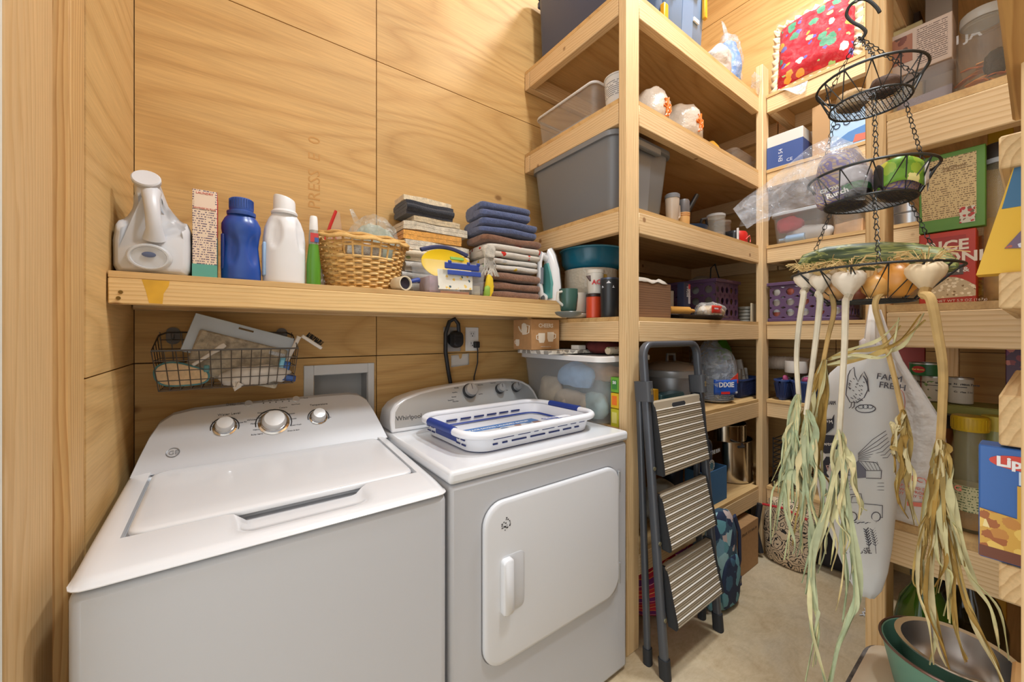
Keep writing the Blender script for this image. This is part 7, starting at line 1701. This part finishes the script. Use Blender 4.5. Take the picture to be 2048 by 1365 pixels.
for i in range(46):
    u, v_ = random.uniform(1696, 1734), random.uniform(745, 803)
    if (u-1714)**2/420+(v_-780)**2/640 < 1: draw([(u, v_), (u+3, v_+2)], .0008, 'hen_feather')
for i in range(7): draw([(1726+i*1.5, 752+i*2), (1733+i*.8, 760+i*4)], .0009, 'hen_feather')
for u in (1703, 1709): draw([(u, 806), (u-1, 814), (u-5, 817)], .0008, 'hen_leg')
draw([(1711+20*math.cos(a)+20, 818+8*math.sin(a)) for a in (k*.4 for k in range(16))], .0009, 'nest', None, True)
for du in (-9, 0, 9): draw([(1731+du+6*math.cos(a), 814+4*math.sin(a)) for a in (k*.63 for k in range(10))], .0006, 'egg', None, True)
def bagwords(txt, u, v_, sz, m=PEN, ang=0):
    p = onbag(u, v_, .003); q = onbag(u+22, v_+ang, .003); o = words(hb2, txt, sz, p, q-p, (0, 0, 1), m)
bagwords('FARM', 1752, 758, .019, PEN, 3); bagwords('FRESH', 1757, 775, .019, PEN, 3)
bagwords('LIFE IS', 1640, 776, .015); bagwords('BETTER', 1636, 792, .015); bagwords('ON THE FARM', 1634, 810, .013)
for i in range(7): draw([(1716, 908+i*2), (1745+i*5, 880+i*6), (1772+i*2, 862+i*7)], .0005, 'sun_ray')
patch(hb2, 'barn_print', [onbag(u, v_) for u, v_ in ((1702, 958), (1702, 935), (1716, 922), (1732, 940), (1732, 956))], mat((112, 114, 128), .9))
draw([(1716, 922), (1752, 926), (1764, 942), (1732, 942)], .0008, 'barn_roof', None, True); draw([(1732, 957), (1762, 958), (1763, 943)], .0008, 'barn_wall')
for i in range(5): draw([(1722+i*8, 924), (1736+i*6, 941)], .0004, 'barn_roof_line')
for v_ in (950, 962, 968, 975): draw([(1672, v_), (1700, v_+1)], .0005, 'field_line')
for v_ in (966, 973, 980): draw([(1700, v_), (1768, v_+1)], .0005, 'field_line')
draw([(1672, 1038), (1672, 1012), (1690, 1006), (1700, 990), (1722, 988), (1726, 1008), (1765, 1012), (1765, 1036)], .0009, 'truck', None, True)
for u in (1705, 1752): draw([(u+9*math.cos(a), 1034+9*math.sin(a)) for a in (k*.52 for k in range(12))], .0010, 'truck_wheel', None, True)
draw([(1704, 994), (1718, 993), (1720, 1006), (1702, 1006)], .0007, 'truck_window', None, True)
for i in range(8): draw([(1690+i*8, 1046+(i % 2)*2), (1697+i*8, 1045)], .0008, 'ground_line')
for u in (1737, 1750):
    draw([(u-6, 1060), (u, 1085), (u+2, 1108)], .0007, 'wheat_stem')
    for k in range(7): draw([(u-5+k, 1062+k*5), (u-10+k, 1058+k*5)], .0009, 'wheat_grain'); draw([(u-5+k, 1062+k*5), (u+k, 1056+k*5)], .0009, 'wheat_grain')
bagwords('HOUSE', 1692, 1108, .017)
draw([(1716, 1140), (1730, 1124), (1758, 1132), (1764, 1146), (1762, 1168), (1722, 1172)], .0008, 'house', None, True)
for v_ in (1148, 1158, 1166): draw([(1720, v_), (1762, v_-2)], .0006, 'house_line')
BKP = mat((52, 54, 66), .9)
patch(hb2, 'rooster_print', [onbag(u, v_) for u, v_ in ((1634, 832), (1640, 828), (1648, 840), (1664, 838), (1668, 830), (1666, 856), (1652, 868), (1640, 858))], BKP)
patch(hb2, 'pig_print', [onbag(u, v_) for u, v_ in ((1636, 880), (1646, 870), (1672, 872), (1684, 884), (1682, 905), (1650, 908), (1638, 898))], BKP)
patch(hb2, 'cow_print', [onbag(u, v_) for u, v_ in ((1642, 930), (1652, 914), (1690, 918), (1700, 934), (1694, 958), (1650, 955))], BKP)
bagwords('FARM', 1642, 848, .012, WHITE); bagwords('Sweet', 1642, 892, .014, WHITE); bagwords('FARM', 1654, 942, .018, mat((206, 170, 170), .8))
MB().tube([onbag(1740, 692), P(1742, 655, x=1.235)-hb2.location, P(1744, 612, x=1.30)-hb2.location, P(1744, 606, x=1.35)-hb2.location], [.012, .010, .006, .003], 8).build('hanging_loop', clear((220, 214, 206), .8, .4), hb2)
blob((.014, .022, .014), 201, .008, 50, 14, 10).move(Matrix.Translation(P(1738, 700, x=1.215)-hb2.location)).build('bag_ends', mat((196, 190, 190), .5, 0, .5, 60, .3), hb2)
# plastic bag
wp = thing('plastic_bag', 'translucent white plastic bag with red recycling print hung on the pantry rail', 'bag', P(1830, 1045, x=1.315))
rings_ = []
for v_, ul, ur, th in ((620, 1746, 1762, .006), (660, 1742, 1776, .010), (720, 1744, 1806, .018), (780, 1752, 1848, .022), (840, 1758, 1888, .024), (900, 1760, 1896, .024), (980, 1762, 1898, .024), (1030, 1766, 1898, .02), (1050, 1776, 1890, .008)):
    xc = 1.318; y0_, y1_ = gy(ur, xc), gy(ul, xc); z = P((ul+ur)/2, v_, x=xc).z; n = 36
    rings_.append([Vector((xc+th*math.cos(a)+.005*math.sin(a*7+v_*.02)*min(1, th/.02), (y0_+y1_)/2+(y1_-y0_)/2*math.sin(a), z))-wp.location for a in (2*math.pi*k/n for k in range(n))])
MB().loft(rings_).build('film', clear((222, 214, 206), .80, .35, .5, 26), wp, angle=80)
RP = mat((206, 110, 90), .7)
def wpp(u, v_, x=1.2895): return P(u, v_, x=x)-wp.location
for txt, u, v_, sz in (('FOR RECYCLING', 1768, 950, .0165), ('TO HELP AVOID DANGER', 1768, 965, .0085), ('KEEP AWAY FROM BABIES', 1768, 973, .0085), ('DO NOT PLAY THIS BAG', 1768, 981, .0085)):
    words(wp, txt, sz, wpp(u, v_), (0, -1, 0), (0, 0, 1), RP, bold=.01)
patch(wp, 'print_bar', [wpp(1814, 1012), wpp(1860, 1016), wpp(1860, 1008), wpp(1814, 1004)], RP)
for c_, (u, v_) in enumerate(((1778, 800), (1800, 806), (1790, 880), (1812, 888))):
    MB().tube([wpp(u+10*math.cos(a), v_+26*math.sin(a)) for a in (k*.42 for k in range(15))], .0006, 4, True).build('print_line', RP, wp)

# ---------------------------------------------------------------- pet food bin and bowls
fb = thing('pet_food_bin', 'white pet food bin with a dark edged lid standing by the pantry post', 'bin', (1.145, .10, 0))
tub_part(fb, 'body', .27, .27, .575, .04, .90, mat((206, 202, 194), .4), .004, .006, .012)
MB().loft([rr(.285, .285, .05, 6, .565), rr(.290, .290, .052, 6, .572), rr(.285, .285, .05, 6, .590), rr(.25, .25, .045, 6, .600)]).build('lid', mat((206, 190, 166), .5, 0, .2, 12, .14), fb, angle=50)
MB().loft([[(x-.142, y, z) for y, z, _ in rr(.20, .10, .02, 4)] for x in (.0, -.004)]).move(Matrix.Translation((0, 0, .50))).build('front_window', mat((150, 154, 158), .3), fb)
MB().tube([(x, y, .578) for x, y, z in rr(.292, .292, .052, 8)], .007, 6, True).build('lid_seal', mat((92, 88, 86), .9, 0, .6, 120, .3), fb)
gb = thing('pet_bowl', 'large green metal pet bowl with paw prints and a red brown rim', 'bowl', (1.175, .105, .601))
R0 = .105
MB().lathe([(R0*.78, 0), (R0*.80, .003), (R0*.98, .090), (R0, .094), (R0, .097), (R0*.955, .096), (R0*.76, .008), (.001, .006)], 44).build('bowl', mat((96, 140, 120), .4), gb)
MB().tube([(R0*math.cos(a), R0*math.sin(a), .096) for a in (k*.1309 for k in range(48))], .0028, 6, True).build('rim', mat((120, 92, 80), .3, .7), gb)
PAW = mat((92, 44, 44), .6)
for ka, a in enumerate((200, 245)):
    cx_ = lambda da, z: (lambda r_: (r_*math.cos(R(a+da)), r_*math.sin(R(a+da)), z))(R0*(.80+.18*(z/.09))+.0008)
    if ka == 0:
        for da, z, s_ in ((0, .040, .012), (-9, .058, .005), (-3, .066, .005), (4, .066, .005), (10, .058, .005)):
            MB().lathe([(s_, -.0006), (s_, .0010)], 14).move(Matrix.Translation(cx_(da, z)) @ Vector((math.cos(R(a+da)), math.sin(R(a+da)), -.2)).to_track_quat('Z', 'Y').to_matrix().to_4x4()).build('paw_print', PAW, gb)
    else:
        MB().tube([cx_(-8, .05), cx_(8, .056), cx_(10, .06), cx_(7, .062), cx_(-7, .056), cx_(-10, .058), cx_(-11, .050), cx_(-8, .047)], .0008, 4, True).build('bone_print', mat((60, 90, 76), .6), gb)
sbw = lathe_thing('pet_bowl', 'polished steel bowl nested inside the green pet bowl', 'bowl', (1.178, .100, .614), [('bowl', [(.066, 0), (.070, .003), (.080, .092), (.088, .096), (.088, .099), (.078, .097), (.068, .01), (.060, .005), (.001, .005)], mat((226, 222, 218), .22, 1.))], n=44)
# stray string on the floor
st_ = thing('string_scrap', 'short white twisted string lying by the foot of the post', 'string', P(1728, 1228, z=.004))
MB().tube([(-.03, .01, .0), (-.01, -.004, .002), (.01, .006, 0), (.03, -.006, .002), (.05, .004, 0)], .0025, 5).build('strand', mat((214, 214, 214), .9), st_)
MB().tube([(-.02, -.006, .0), (.0, .006, .003), (.02, -.004, 0), (.045, .008, .002)], .0025, 5).build('strand', mat((206, 206, 206), .9), st_)
